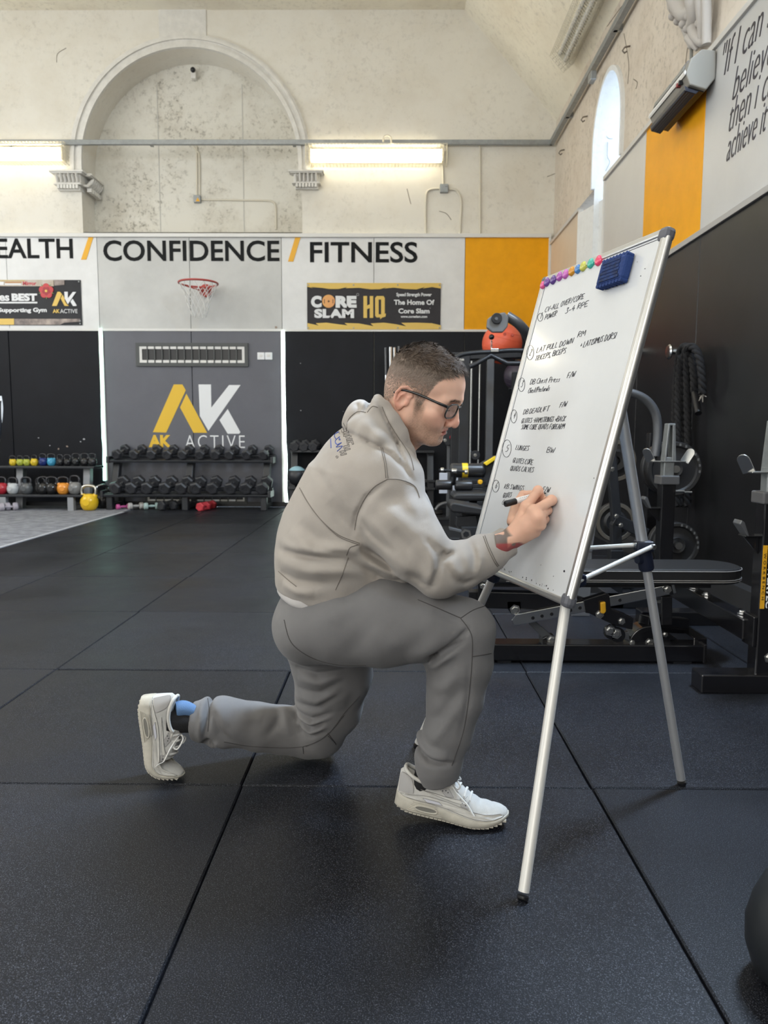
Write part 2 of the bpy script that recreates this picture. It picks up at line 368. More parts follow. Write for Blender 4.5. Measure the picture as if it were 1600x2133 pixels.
wrt = curve_obj('wall_right', [[(6, 0), (-BP-.4, 0), (-BP-.4, 6.8), (6, 6.8)], hole1, hole2, hole3], FR, .5, m_wallr); tag(wrt, kind='structure')
# white window surround ring + splayed white reveal
ring = [(-((WY0+WY1)/2-(wr+.035)*math.cos(a)), WS+(wr*1.25+.035)*math.sin(a)) for a in np.linspace(0, pi, 40)]
ri = [(-((WY0+WY1)/2-(wr-.01)*math.cos(a)), WS+(wr*1.25-.01)*math.sin(a)) for a in np.linspace(pi, 0, 40)]
o = curve_obj('window_surround', [ring+[(-WY1-.035, jz), (-WY1+.01, jz)]+ri+[(-WY0-.01, jz), (-WY0+.035, jz)]], frame((XP-.012, 0, 0), (0, -1, 0), (0, 0, 1)), .04, m_jamb, wrt); bevel(o, .012, 3)
n_ = 24; q = M(); vs = []
for i in range(n_+1):
    a = pi*i/n_; yy = (WY0+WY1)/2-wr*math.cos(a); zz = WS+wr*1.25*math.sin(a)
    vs += [(XP+.001, yy+(-.004 if i > n_/2 else .004), zz-.004), (XP+.50, (WY0+WY1)/2-(wr-.05)*math.cos(a), zz-.03)]
vs = [(XP+.001, WY0+.004, 2.5), (XP+.5, WY0+.05, 2.5)]+vs+[(XP+.001, WY1-.004, 2.5), (XP+.5, WY1-.05, 2.5)]
q.add(vs, [(2*i, 2*i+1, 2*i+3, 2*i+2) for i in range(len(vs)//2-1)]); q.build('window_reveal', m_jamb, wrt, smooth=60)
m_glass = mat('window_glass', (.9, .95, 1), .05, trans=1.0)
def window(n, y0, y1, zb, zs, rr):
    c = (y0+y1)/2; r = (y1-y0)/2
    out = [(-(y1), zb), (-(y0), zb)]+[(-(c-r*math.cos(a)), zs+r*1.25*math.sin(a)) for a in np.linspace(0, pi, 24)]
    k = .86; inn = [(-(c+r*k), zb+.07), (-(c-r*k), zb+.07)]+[(-(c-r*k*math.cos(a)), zs+r*k*1.25*math.sin(a)) for a in np.linspace(0, pi, 24)]
    f = curve_obj(n, [out, inn], frame((XP+.52, 0, 0), (0, -1, 0), (0, 0, 1)), .05, m_mould); tag(f, kind='structure')
    M().box((XP+.50, c-.02, zb+.05), (XP+.54, c+.02, zs+r*1.1)).build('mullion', m_mould, f)
    for z in np.arange(zb+.55, zs+r*.6, .55): M().box((XP+.505, c-r*.9, z-.012), (XP+.535, c+r*.9, z+.012)).build('glazing_bar', m_mould, f)
for pts in ([(1254, 266), (1266, 287), (1279, 288), (1293, 280)], [(1266, 296), (1265, 325), (1270, 338), (1262, 356)], [(1267, 226), (1274, 230)], [(1276, 345), (1273, 352), (1268, 368)]): M().tube(bez([P(x, y, Y=WY1-.035) for x, y in pts], 4), .004, 5).build('crack', mat('reveal_crack', (.36, .40, .45), .9), wrt)
window('window_1', WY0, WY1, 2.55, WS, wr); window('window_2', 2.45, 4.05, 3.78, 5.0, .8); window('window_3', -2.4, -.8, 3.78, 5.0, .8)

# walls out of frame, left and behind; left openings added for ambient light
FL = frame((XL-.1, 0, 0), (0, 1, 0), (0, 0, 1))
o = curve_obj('wall_left', [[(-6, 0), (BP+.3, 0), (BP+.3, 6.8), (-6, 6.8)], [(-1.0, 2.2), (2.0, 2.2), (2.0, 5.0), (-1.0, 5.0)], [(5.0, 2.2), (8.0, 2.2), (8.0, 5.0), (5.0, 5.0)]], FL, .2, m_wall); tag(o, kind='structure')
o = M().box((-8, -6.1, 0), (2.8, -5.95, 6.9)).build('wall_front', m_wall); tag(o, kind='structure')

# boarding of the back wall: white boards, orange board, pads below
seams_t = [-180, 16, 205, 396, 587, 779, 968, 1148]
zt = P(600, 495, Y=YB).z; zm = P(600, 688, Y=YB).z
xs = [P(x, 600, Y=YB).x for x in seams_t]; xs[-1] = XR
xs = [-7.6, -6.9]+[xs[0]-1.22]+xs if xs[0]-1.22 > -6.9 else [-7.6]+xs
m_dirty = mat('scuffed_white_board_paint', (.60, .60, .58), .5, var=.16, vscale=1.6)
seam_px = [0]*(len(xs)-len(seams_t))+seams_t
for i in range(len(xs)-1):
    last = i == len(xs)-2
    o = M().box((xs[i]+.003, YB, zm+.012), (xs[i+1]-.003, BP+.002, zt)).build('orange_board' if last else 'white_board', m_orange if last else (m_dirty if 204 < seam_px[i] < 580 else m_white), wb, bev=.003)
xsl = [P(x, 850, Y=YB).x for x in (-170, 25, 213, 402, 592, 779, 966)]+[XR]
xsl = [-7.6]+xsl
for i in range(len(xsl)-1):
    gry = i in (3, 4)
    o = M().box((xsl[i]+.004, YB-.004, .0), (xsl[i+1]-.004, BP+.002, zm-.012)).build('grey_wall_pad' if gry else 'black_wall_pad', m_padgry if gry else m_padblk, wb, bev=.005)
M().box((-7.6, YB-.035, zt), (XR, BP, zt+.05)).build('ledge_trim', m_trim, wb, bev=.004)
M().box((-7.6, YB-.014, zm-.016), (XR, BP, zm+.016)).build('middle_trim', m_trim, wb, bev=.003)
M().box((XR-.03, YB-.03, zm), (XR, BP, zt+.05)).build('corner_trim', m_trim, wb, bev=.003)
o = M().box((-7.6, YB-.02, 0), (XR, YB-.003, .07)).build('baseboard_back', m_black); tag(o, kind='structure')

# boarding of the right wall
def rw(x, y): p = P(x, y, X=XR); return p.y, p.z
ztr = rw(1345, 272)[1]; zmr = rw(1457, 489)[1]
yb1, yb2, yb3, yb4 = rw(1258, 450)[0], rw(1342, 400)[0], rw(1466, 300)[0], rw(1206, 480)[0]
w_ = yb2-yb3
def rboard(y0, y1, z0, z1, nm, m, t=.03):
    return M().box((XR, y0+.003, z0), (XP+.002, y1-.003, z1)).build(nm, m, wrt, bev=.003)
rboard(yb4, YB-.02, zmr, ztr, 'cream_board', m_cream)
rboard(yb2, yb1, zmr, ztr, 'grey_board', m_greyw)
rboard(yb3, yb2, zmr, ztr, 'orange_board', m_orange)
y = yb3
for i in range(6): rboard(y-w_*1.02, y, zmr, ztr, 'pale_board', mat('pale_board_paint', (.56, .56, .555), .42, var=.06, vscale=2)); y -= w_*1.02
# splayed board in the window recess
e0 = Vector((XR, yb4, 0)); e1 = Vector((XR+.26, yb1-.02, 0)); nrm = (e1-e0).cross(Vector((0, 0, 1))).normalized()*.02
M().prism([e0+Vector((0, 0, zmr)), e1+Vector((0, 0, zmr)), e1+Vector((0, 0, ztr-.05)), e0+Vector((0, 0, ztr-.05))], nrm).build('splay_board', m_jamb, wrt)
for (y0, y1) in ((yb4, YB-.02), (-5.5, yb1)):
    M().box((XR-.022, y0, ztr-.02), (XP+.002, y1, ztr+.022)).build('top_trim', m_greyw, wrt, bev=.003)
for y_ in (yb1, yb4): M().box((XR-.012, y_-.018, zmr), (XP, y_+.018, ztr)).build('edge_trim', m_trim, wrt, bev=.003)
M().box((XR-.022, -5.5, zmr-.02), (XP, YB-.03, zmr+.02)).build('middle_trim', m_greytrim, wrt, bev=.003)
ys_ = [YB-.02, 8.9, 7.65, rw(1327, 800)[0], rw(1451, 700)[0]]; ys_ += [ys_[-1]-1.22*k for k in range(1, 8)]
m_padr = mat('dark_wall_pad', (.017, .017, .020), .38, spec=.4, var=.35, vscale=2.2)
for i in range(len(ys_)-1):
    M().box((XR-.004, ys_[i+1]+.004, .0), (XP+.002, ys_[i]-.004, zmr-.018)).build('black_wall_pad', m_padr, wrt, bev=.005)
o = M().box((XR-.09, -5.5, 0), (XR-.006, YB-.03, .12)).build('baseboard_right', mat('dark_kerb', (.03, .031, .035), .6)); tag(o, kind='structure')

# steel rail round the hall
p0 = P(1155, 298, Y=BP-.06); zr = p0.z
tag(M().box((-7.6, BP-.10, zr-.03), (XR-.02, BP-.05, zr+.03)).build('trim_1', m_steel, bev=.004), kind='structure')
tag(M().box((XR-.06, -5.5, zr-.03), (XR-.0, BP-.05, zr+.03)).build('trim_2', m_steel, bev=.004), kind='structure')
for x in np.arange(-7, 2, 1.9): M().box((x-.02, BP-.06, zr-.03), (x+.02, BP+.0, zr+.03)).build('rail_bracket', m_steel, wb)
for yv in np.arange(-4, 10, 1.9): M().box((XR-.04, yv-.02, zr-.03), (XP, yv+.02, zr+.03)).build('rail_bracket', m_steel, wrt)

# plaster cracks and the small hooks on the right wall
m_crack = mat('hairline_crack', (.20, .17, .13), .9)
def crack(pts, wall, r=.004, **k):
    M().tube(bez([P(x, y, **k) for x, y in pts], 4), r, 5).build('crack', m_crack, wall)
for pts in ([(118, 130), (120, 112), (138, 100)], [(1172, 355), (1155, 362), (1140, 368)], [(848, 393), (852, 410), (856, 425)], [(915, 440), (930, 445), (940, 458)]): crack(pts, wb, X=None, Y=BP-.001)
for pts in ([(1185, 120), (1180, 150), (1190, 200)], [(1300, 70), (1310, 130), (1308, 175)], [(1455, 60), (1435, 90), (1428, 140)], [(1320, 165), (1328, 172), (1325, 185)], [(1265, 55), (1290, 20), (1300, 8)]): crack(pts, wrt, X=XP-.001)
m_hook = mat('old_iron', (.22, .19, .16), .6, .5)
for x, y in ((1224, 242), (1313, 96), (1176, 312), (1228, 160)):
    p = P(x, y, X=XP); M().tube([p+Vector((0, 0, 0)), p+Vector((-.05, 0, -.01)), p+Vector((-.07, 0, -.04)), p+Vector((-.05, 0, -.06)), p+Vector((-.03, 0, -.045))], .008, 6).build('wall_hook', m_hook, wrt, smooth=60)
# ================= ON THE WALLS =================
m_tube = mat('lit_fluorescent_tube', (1.0, .93, .74), .4, emit=17.0)
m_tubeoff = mat('unlit_fluorescent_tube', (.72, .72, .70), .3)
m_housing = mat('cream_lamp_housing', (.74, .70, .58), .5)
m_wire = mat('cream_wire_guard', (.62, .58, .47), .5)
def cage_lamp(o, ux, uy, L, h, d, lit, label, group=None):
    "batten of two tubes in a wire guard; o = centre on the wall, ux along, uy up, uz off the wall"
    ux = Vector(ux); uy = Vector(uy); uz = ux.cross(uy); o = Vector(o)
    t = thing('caged_light', o, label, 'light', group)
    F = lambda a, b, c: o+ux*a+uy*b+uz*c
    def bx(a0, a1, b0, b1, c0, c1): return [F(a, b, c) for a in (a0, a1) for b in (b0, b1) for c in (c0, c1)]
    fc = [(0, 1, 3, 2), (4, 6, 7, 5), (0, 4, 5, 1), (2, 3, 7, 6), (0, 2, 6, 4), (1, 5, 7, 3)]
    M().add(bx(-L/2*.96, L/2*.96, -h*.36, h*.36, 0, d*.35), fc).build('housing', m_housing, t, bev=.006)
    for s_ in (-1, 1): M().tube([F(-L*.455, s_*h*.19, d*.58), F(L*.455, s_*h*.19, d*.58)], .02, 12).build('fluorescent_tube', m_tube if lit else m_tubeoff, t, smooth=50)
    for s_ in (-1, 1): M().add(bx(s_*L*.47-.012, s_*L*.47+.012, -h*.34, h*.34, 0, d*.72), fc).build('lamp_holder', m_housing, t, bev=.004)
    q = M(); n = int(L/.045); r = .0026
    for i in range(n+1):
        a = -L/2+L*i/n; q.tube([F(a, -h/2, 0), F(a, -h/2, d), F(a, h/2, d), F(a, h/2, 0)], r, 4, up=ux)
    for k in range(6): b = -h/2+h*k/5; q.tube([F(-L/2, b, d), F(L/2, b, d)], r, 4)
    for k in range(1, 4):
        for s_ in (-1, 1): q.tube([F(-L/2, s_*h/2, d*k/4), F(L/2, s_*h/2, d*k/4)], r, 4); 
        for s_ in (-1, 1): q.tube([F(s_*L/2, -h/2, d*k/4), F(s_*L/2, h/2, d*k/4)], r, 4)
    for b in (-.3, -.1, .1, .3):
        for s_ in (-1, 1): q.tube([F(s_*L/2, b*h, 0), F(s_*L/2, b*h, d)], r, 4)
    q.build('wire_guard', m_wire, t)
    return t
YL = BP-.10
a, b = P(637, 322, Y=YL), P(931, 322, Y=YL)
ln = (b-a).length; cR = (a+b)/2; hh = P(780, 302, Y=YL).z-P(780, 343, Y=YL).z
cage_lamp((cR.x, BP, cR.z), (1, 0, 0), (0, 0, 1), ln, hh, .15, True, 'lit fluorescent light in a wire guard, right of the arch')
cL = P(137, 318, Y=YL); cage_lamp((cL.x-ln/2, BP, cL.z), (1, 0, 0), (0, 0, 1), ln, hh, .15, True, 'lit fluorescent light in a wire guard, cut by the left edge')
# the unlit one on the sloping ceiling
sv = Vector((XA-2.9, 0, sl*(2.9-XA))).normalized(); nv = Vector((-sv.z, 0, sv.x))
if nv.z > 0: nv = -nv
def on_slope(x, y):
    "photo point on the plane of the sloping ceiling, a little below it"
    d = _fw*FPX+_r2*(x-800)-_u2*(y-1066.5); d = Vector(d); o = Vector((0, 0, CAMH)); p0 = Vector((XA, 0, ZF))+nv*.08
    return o+d*((p0-o).dot(nv)/d.dot(nv))
e_far = (on_slope(1154, 115)+on_slope(1193, 128))/2
cage_lamp(e_far+Vector((0, -ln/2, 0))-nv*.06, (0, -1, 0), tuple(sv if sv.cross(Vector((0, -1, 0))).dot(nv) < 0 else -sv), ln, .24, .16, False, 'unlit fluorescent light in a wire guard on the sloping ceiling')
# conduits and boxes
def pipe(pts, r, nm='conduit', y=None, wall=None, m=None):
    M().tube(bez([P(x, yy, Y=y) for x, yy in pts], 4) if len(pts) > 2 else [P(x, yy, Y=y) for x, yy in pts], r, 8).build(nm, m or m_conduit, wall, smooth=60)
yc = BP-.015
for pts in ([(922, 345), (924, 388)], [(914, 393), (900, 394), (890, 400), (887, 420), (887, 487)], [(936, 394), (950, 396), (958, 408), (961, 428), (958, 487)], [(1000, 303), (1000, 487)]): pipe(pts, .014, y=yc, wall=wb)
yn = BP+.41
for pts in ([(400, 302), (410, 315), (415, 328), (416, 410)], [(408, 302), (410, 320), (410, 410)], [(420, 416), (500, 417), (556, 418), (568, 421), (574, 432), (575, 478)]): pipe(pts, .013, y=yn, wall=wb)
def jbox(x, y, Y, w_, nm, m, lab):
    p = P(x, y, Y=Y); t = tag(M().box((p.x-w_, Y-.05, p.z-w_), (p.x+w_, Y+.02, p.z+w_)).build(nm, m, bev=.008), lab, 'junction box')
    M().lathe([(0, .006), (.012, .006), (.014, 0)], (p.x+w_*.5, Y-.05, p.z+w_*.5), (0, -1, 0), 10).build('screw', m_steel, t); return t
jbox(925, 394, BP, .055, 'junction_box', m_steel, 'grey junction box on the conduit below the right fluorescent light')
jb = jbox(412, 416, BP+.42, .05, 'junction_box', m_steel, 'small junction box with a yellow sticker inside the arched niche')
p = P(412, 416, Y=BP+.368); M().prism([p+Vector((0, 0, .03)), p+Vector((-.03, 0, -.022)), p+Vector((.03, 0, -.022))], (0, -.003, 0)).build('warning_sticker', m_amber, jb)
p = P(404, 154, Y=BP+.38); t = tag(M().box((p.x-.035, p.y-.04, p.z-.07), (p.x+.035, p.y+.04, p.z+.06)).build('wall_sensor', m_mould, bev=.01), 'small sensor with a black head at the top of the niche', 'sensor')
M().sphere((p.x, p.y-.05, p.z+.03), .035, 10, 8).build('sensor_head', m_black, t, smooth=60)
p = P(806, 292, Y=BP-.1); tag(M().tube(bez([p+Vector((-.05, 0, -.02)), p+Vector((-.04, -.02, .03)), p+Vector((0, -.03, .05)), p+Vector((.05, -.02, .03)), p+Vector((.06, 0, -.03)), p+Vector((.09, 0, -.05))], 6), .012, 8).build('cable_loop', m_conduit, smooth=60), 'white cable loop hooked over the steel rail', 'cable')
# the wire drop and lamp socket on the right rail
p = P(1240, 160, X=XR-.06); tag(M().box((XR-.12, p.y-.06, p.z-.05), (XR-.06, p.y+.06, p.z+.04)).build('rail_socket', m_steel, bev=.01), 'small grey socket hanging under the right steel rail', 'socket')
# ---- slogan ----
FW = frame((0, YB, 0), (1, 0, 0), (0, 0, 1))
def wtext(s, x0, x1, y0, y1, m, nm, cat, lab, bold=.02, parent=None, Y=None, shear=0, space=1.0, depth=.006, fr=None):
    "lettering whose photo box is x0..x1, y0 (top)..y1 (bottom)"
    a = P(x0, y1, Y=Y or YB); b = P(x1, y0, Y=Y or YB)
    o = text_obj(s, nm, fr or frame((0, (Y or YB)-depth/2, 0), (1, 0, 0), (0, 0, 1)), a.x, b.x, a.z, b.z, m, depth, bold, parent, shear, space)
    if cat: tag(o, lab, cat)
    return o
wtext('HEALTH', -47, 151, 497, 538, m_lettering, 'wall_lettering', 'lettering', 'black lettering HEALTH cut by the left edge', .015)
wtext('CONFIDENCE', 216, 582, 501, 544, m_lettering, 'wall_lettering', 'lettering', 'black lettering CONFIDENCE above the hoop', .015)
wtext('FITNESS', 646, 870, 504, 547, m_lettering, 'wall_lettering', 'lettering', 'black lettering FITNESS above the right banner', .015)
for pts, lab in (([(169, 541), (180, 541), (195, 493), (185, 493)], 'yellow slash between HEALTH and CONFIDENCE'), ([(600, 545), (611, 545), (626, 495), (615, 495)], 'yellow slash between CONFIDENCE and FITNESS')):
    tag(M().prism([P(x, y, Y=YB) for x, y in pts], (0, -.006, 0)).build('yellow_slash', m_amber), lab, 'lettering')
# ---- logo on the grey pads ----
YG = YB-.004
lg = thing('wall_logo', P(405, 935, Y=YG), 'big yellow and white two letter logo painted on the grey pads', 'logo')
L = lambda x, y: P(x/2.5, 780+y/2.5, Y=YG)
m_yel = mat('yellow_paint', (.80, .50, .03), .45)
def stroke(pts, m, nm): M().prism([L(x, y) for x, y in pts], (0, -.003, 0)).build(nm, m, lg, bev=.004)
stroke([(905, 52), (950, 52), (968, 82), (866, 303), (796, 301)], m_yel, 'logo_bar')
stroke([(971, 100), (1079, 304), (1008, 304), (938, 172)], m_yel, 'logo_bar')
stroke([(1034, 52), (1099, 52), (1101, 172), (1193, 55), (1253, 55), (1086, 294), (1041, 216)], m_letterw, 'logo_bar')
stroke([(1186, 180), (1252, 300), (1246, 309), (1186, 309), (1143, 238)], m_letterw, 'logo_bar')
wtext('AK', 775/2.5, 893/2.5, 780+315/2.5, 780+379/2.5, m_yel, 'logo_lettering', None, None, .05, lg, YG, depth=.003)
wtext('ACTIVE', 965/2.5, 1275/2.5, 780+317/2.5, 780+383/2.5, m_letterw, 'logo_lettering', None, None, -.008, lg, YG, space=1.25, depth=.003)
# ---- LED strips ----
m_led = mat('lit_led_strip', (.80, 1.0, .93), .4, emit=5.0); m_led2 = mat('lit_mint_led_strip', (.52, 1.0, .84), .4, emit=3.2)
for (x0, y0, x1, y1), lab in (((209, 684, 219, 1001), 'glowing white LED strip left of the grey pads'), ((589, 690, 596, 1046), 'glowing white LED strip right of the grey pads')):
    a, b = P(x0, y0, Y=YB-.02), P(x1, y1, Y=YB-.02)
    t = thing('led_strip', (a.x, YB-.02, b.z), lab, 'light'); n = 14
    pts = [a.lerp(b, i/n)+Vector((random.uniform(-.008, .008), 0, 0)) for i in range(n+1)]
    M().tube(pts, .021, 8).build('light_tube', m_led2 if 'left' in lab else m_led, t, smooth=60)
    M().box((a.x-.03, YB-.02, b.z), (a.x+.03, YB-.004, a.z)).build('backing_channel', m_trim, t, bev=.003)
# ---- vents ----
def vent(x0, x1, y0, y1, nb, lab, fr):
    a, b = P(x0, y1, Y=YG), P(x1, y0, Y=YG); t = thing('air_vent', ((a.x+b.x)/2, YG, a.z), lab, 'vent')
    k = fr*pxm(YG); q = M()
    M().box((a.x, YG-.008, a.z), (b.x, YG+.002, b.z)).build('back_plate', m_black, t)
    def ring(i0, i1, y_, m, nm):
        o = curve_obj(nm, [[(a.x+i0, a.z+i0), (b.x-i0, a.z+i0), (b.x-i0, b.z-i0), (a.x+i0, b.z-i0)], [(a.x+i1, a.z+i1), (b.x-i1, a.z+i1), (b.x-i1, b.z-i1), (a.x+i1, b.z-i1)]], frame((0, YG-y_/2, 0), (1, 0, 0), (0, 0, 1)), y_, m, t); bevel(o, .003)
    ring(0, k, .03, mat('dark_vent_frame', (.07, .075, .075), .5), 'outer_frame'); ring(k, 2*k-.01, .022, m_trim, 'inner_frame')
    for i in range(1, nb):
        x = a.x+1.2*k+(b.x-a.x-2.4*k)*i/nb; M().box((x-.007, YG-.03, a.z+k*.9), (x+.007, YG-.012, b.z-k*.9)).build('bar', mat('dark_vent_frame', (0, 0, 0)), t)
vent(285, 517, 715, 763, 14, 'long black air vent with white inner frame on the grey pads', 7)
vent(304, 515, 1024, 1048, 12, 'low black air vent behind the dumbbell rack near the floor', 5)
# ---- sockets ----
for x, lab in ((544, 'left of the two white sockets beside the air vent'), (560, 'right of the two white sockets beside the air vent')):
    p = P(x, 742, Y=YG); t = tag(M().box((p.x-.05, YG-.02, p.z-.05), (p.x+.05, YG+.002, p.z+.05)).build('wall_socket', m_letterw, bev=.008), lab, 'socket')
    M().box((p.x-.02, YG-.028, p.z-.01), (p.x+.02, YG-.015, p.z+.02)).build('switch', m_trim, t, bev=.003)
# ---- basketball hoop ----
m_red = mat('red_hoop_paint', (.42, .06, .05), .45); m_net = mat('white_net_cord', (.72, .72, .70), .8)
YH = YB-.36
pc = P(413, 590, Y=YH); R_ = 39*pxm(YH)
hp = thing('basketball_hoop', pc, 'red basketball hoop with a white net on the white boards', 'hoop')
ring = [pc+Vector((R_*math.cos(a), R_*math.sin(a), 0)) for a in np.linspace(0, 2*pi, 40)]
M().tube(ring, .013, 8, caps=False).build('rim', m_red, hp, smooth=60)
pp = P(430, 606, Y=YB-.01); M().lathe([(.0, 0), (.085, 0), (.085, .03), (.05, .05), (0, .05)], pp, (0, -1, 0), 20).build('mounting_plate', m_red, hp, smooth=30)
for s_ in (-1, 1): M().tube([pp+Vector((0, -.02, -.02)), pc+Vector((s_*R_*.75, R_*.55, -.01))], .009, 6).build('stay_rod', m_red, hp)
net = M(); H = P(413, 592, Y=YH).z-P(413, 662, Y=YH).z
def npnt(a, k): r = R_*(1-.62*(k/5)**.8); return pc+Vector((r*math.cos(a), r*math.sin(a), -H*k/5))
for i in range(12):
    for sgn in (-1, 1):
        net.tube([npnt(2*pi*(i+sgn*.5*k)/12, k) for k in range(6)], .0045, 5)
net.build('net', m_net, hp, smooth=60)
# ---- right banner ----
bz = lambda x, y, d=0.004: P(620+x/5, 580+y/5, Y=YB-d)
bn = thing('wall_banner', bz(800, 535), 'black banner with jagged yellow borders on the white boards right of the hoop', 'banner')
m_banner = mat('charcoal_banner_vinyl', (.036, .033, .037), .5, spec=.25, var=.25, vscale=5); m_byel = mat('banner_yellow', (.74, .50, .10), .45); m_bwht = mat('banner_white', (.76, .77, .78), .45)
a, b = bz(102, 535), bz(1492, 50)
# slightly rippled sheet
q = M(); nx, nz = 40, 8; vs = [(a.x+(b.x-a.x)*i/nx, YB-.010-.004*math.sin(i*.55+j*.7)*math.sin(j*pi/nz), a.z+(b.z-a.z)*j/nz) for i in range(nx+1) for j in range(nz+1)]
q.add(vs, [(i*(nz+1)+j, (i+1)*(nz+1)+j, (i+1)*(nz+1)+j+1, i*(nz+1)+j+1) for i in range(nx) for j in range(nz)]); o = q.build('sheet', m_banner, bn, smooth=60)
so = o.modifiers.new('thick', 'SOLIDIFY'); so.thickness = .003; so.offset = 0
def jag(top):
    pts = []
    if top:
        edge = [(102, 88), (160, 104), (140, 92), (250, 100), (330, 112), (430, 112), (520, 92), (500, 104), (640, 100), (760, 116), (860, 114), (930, 92), (900, 108), (1000, 98), (1120, 112), (1240, 116), (1330, 90), (1300, 108), (1400, 92), (1492, 108)]
        pts = [(102, 50), (1492, 50)]+edge[::-1]
    else:
        edge = [(105, 466), (220, 492), (190, 468), (300, 462), (420, 478), (520, 490), (490, 466), (640, 470), (790, 498), (760, 470), (900, 462), (1020, 478), (1130, 500), (1080, 464), (1240, 462), (1400, 468), (1492, 490)]
        pts = [(105, 533), (1492, 533)]+edge[::-1]
    return pts
FBn = frame((0, YB-.0185, 0), (1, 0, 0), (0, 0, 1))
for tp in (True, False):
    curve_obj('yellow_border', [[(bz(x, y).x, bz(x, y).z) for x, y in jag(tp)]], FBn, .002, m_byel, bn)
def btext(s, x0, x1, y0, y1, m, bold=.03, space=1.0): wtext(s, 620+x0/5, 620+x1/5, 580+y0/5, 580+y1/5, m, 'banner_lettering', None, None, bold, bn, YB-.0175, 0, space, .002)
btext('C', 140, 250, 180, 305, m_bwht, .07); btext('RE', 396, 615, 182, 305, m_bwht, .07); btext('SLAM', 174, 588, 318, 413, m_bwht, .06, 1.05)
def hq(poly, hole=None): curve_obj('banner_lettering', [[(bz(x, y).x, bz(x, y).z) for x, y in pl] for pl in ([poly]+([hole] if hole else []))], FBn, .002, m_byel, bn)
hq([(686, 185), (724, 185), (724, 285), (752, 270), (752, 185), (788, 185), (788, 413), (752, 413), (752, 310), (724, 322), (724, 413), (686, 413)])
hq([(808, 205), (825, 185), (895, 185), (908, 205), (908, 370), (920, 366), (915, 400), (880, 410), (860, 428), (860, 408), (822, 408), (808, 390)], [(845, 222), (870, 222), (870, 375), (845, 375)])
btext('Speed Strength Power', 1028, 1397, 150, 196, m_bwht, .03, .95); btext('The Home Of', 1003, 1425, 222, 275, m_bwht, .035); btext('Core Slam', 1050, 1375, 313, 365, m_bwht, .035); btext('www.coreslam.com', 1073, 1350, 384, 410, m_bwht, .03)
c_ = bz(323, 238, .0185); rr = 66/5*pxm(YB)
M().lathe([(0, .003), (rr*.97, .003), (rr, 0)], c_, (0, -1, 0), 32).build('ball_emblem', mat('ball_gold', (.80, .46, .10), .45, col2=(.76, .33, .12), vscale=2), bn)
for x, y, w_, h_ in ((323, 238, 12, 3), (323, 238, 3, 12), (279, 238, 3, 20), (368, 238, 3, 20)):
    p = bz(x, y, .022); M().box((p.x-w_/5*pxm(YB), p.y-.001, p.z-h_/5*pxm(YB)), (p.x+w_/5*pxm(YB), p.y+.002, p.z+h_/5*pxm(YB))).build('emblem_mark', m_banner, bn)
for x, y in ((626, 168), (1380, 310)):
    p = bz(x, y, .0185); r0 = (14 if x < 700 else 6)/5*pxm(YB); M().lathe([(r0*.7, 0), (r0*.7, .002), (r0, .002), (r0, 0)], p, (0, -1, 0), 16).build('registered_mark', mat('faded_white', (.35, .35, .36), .5), bn)
for x in (112, 583, 1043, 1478):
    for y in (68, 515): p = bz(x, y, .02); M().lathe([(.004, 0), (.004, .004), (.010, .003), (.011, 0)], p, (0, -1, 0), 12).build('eyelet', m_steel, bn)
# ---- left banner ----
gz = lambda x, y, d=.004: P(x/4.444, 560+y/4.444, Y=YB-d)
b2 = thing('gym_banner', gz(300, 520), 'black banner with a red rose emblem, cut by the left edge', 'banner')
a, b = gz(-900, 519), gz(748, 104)
q = M(); vs = [(a.x+(b.x-a.x)*i/nx, YB-.010-.004*math.sin(i*.5+j*.9)*math.sin(j*pi/nz), a.z+(b.z-a.z)*j/nz) for i in range(nx+1) for j in range(nz+1)]
q.add(vs, [(i*(nz+1)+j, (i+1)*(nz+1)+j, (i+1)*(nz+1)+j+1, i*(nz+1)+j+1) for i in range(nx) for j in range(nz)]); o = q.build('sheet', mat('black_banner_vinyl', (.026, .027, .031), .45, spec=.25, var=.3, vscale=4), b2, smooth=60)
so = o.modifiers.new('thick', 'SOLIDIFY'); so.thickness = .003; so.offset = 0
def patch(pts, m, nm='printed_panel', lift=0): curve_obj(nm, [[(gz(x, y).x, gz(x, y).z) for x, y in pts]], frame((0, YB-.0185-lift, 0), (1, 0, 0), (0, 0, 1)), .002, m, b2)
m_sepia = mat('sepia_print', (.46, .38, .33), .5, col2=(.10, .08, .08), vscale=7); m_pale = mat('pale_print', (.60, .56, .52), .5, col2=(.42, .34, .24), vscale=6)
patch([(-900, 104), (500, 104), (503, 163), (-900, 163)], m_pale); patch([(503, 104), (600, 104), (600, 150), (508, 158)], m_sepia)
patch([(-900, 462), (135, 462), (135, 519), (-900, 519)], m_byel); patch([(137, 464), (748, 464), (748, 490), (600, 500), (560, 519), (137, 519)], m_sepia)
for x0, x1, y0, y1, m in ((0, 40, 122, 152, m_letterw), (50, 200, 138, 150, m_letterw), (55, 205, 122, 134, mat('print_orange', (.5, .25, .1), .5)), (-50, 235, 106, 118, mat('print_gold', (.55, .42, .18), .5))): patch([(x0, y0), (x1, y0), (x1, y1), (x0, y1)], m, lift=.002)
def gtext(s, x0, x1, y0, y1, m, bold=.03, shear=0, lift=0): wtext(s, x0/4.444, x1/4.444, 560+y0/4.444, 560+y1/4.444, m, 'banner_lettering', None, None, bold, b2, YB-.0175-lift, shear, 1.0, .002)
gtext('Mirror', 213, 335, 116, 153, mat('print_red', (.55, .05, .07), .5), .03, lift=.002)
gtext('es', -6, 86, 245, 298, m_bwht, .035); gtext('BEST', 110, 343, 228, 298, m_bwht, .06); patch([(-900, 307), (350, 307), (350, 322), (-900, 322)], m_bwht, 'underline')
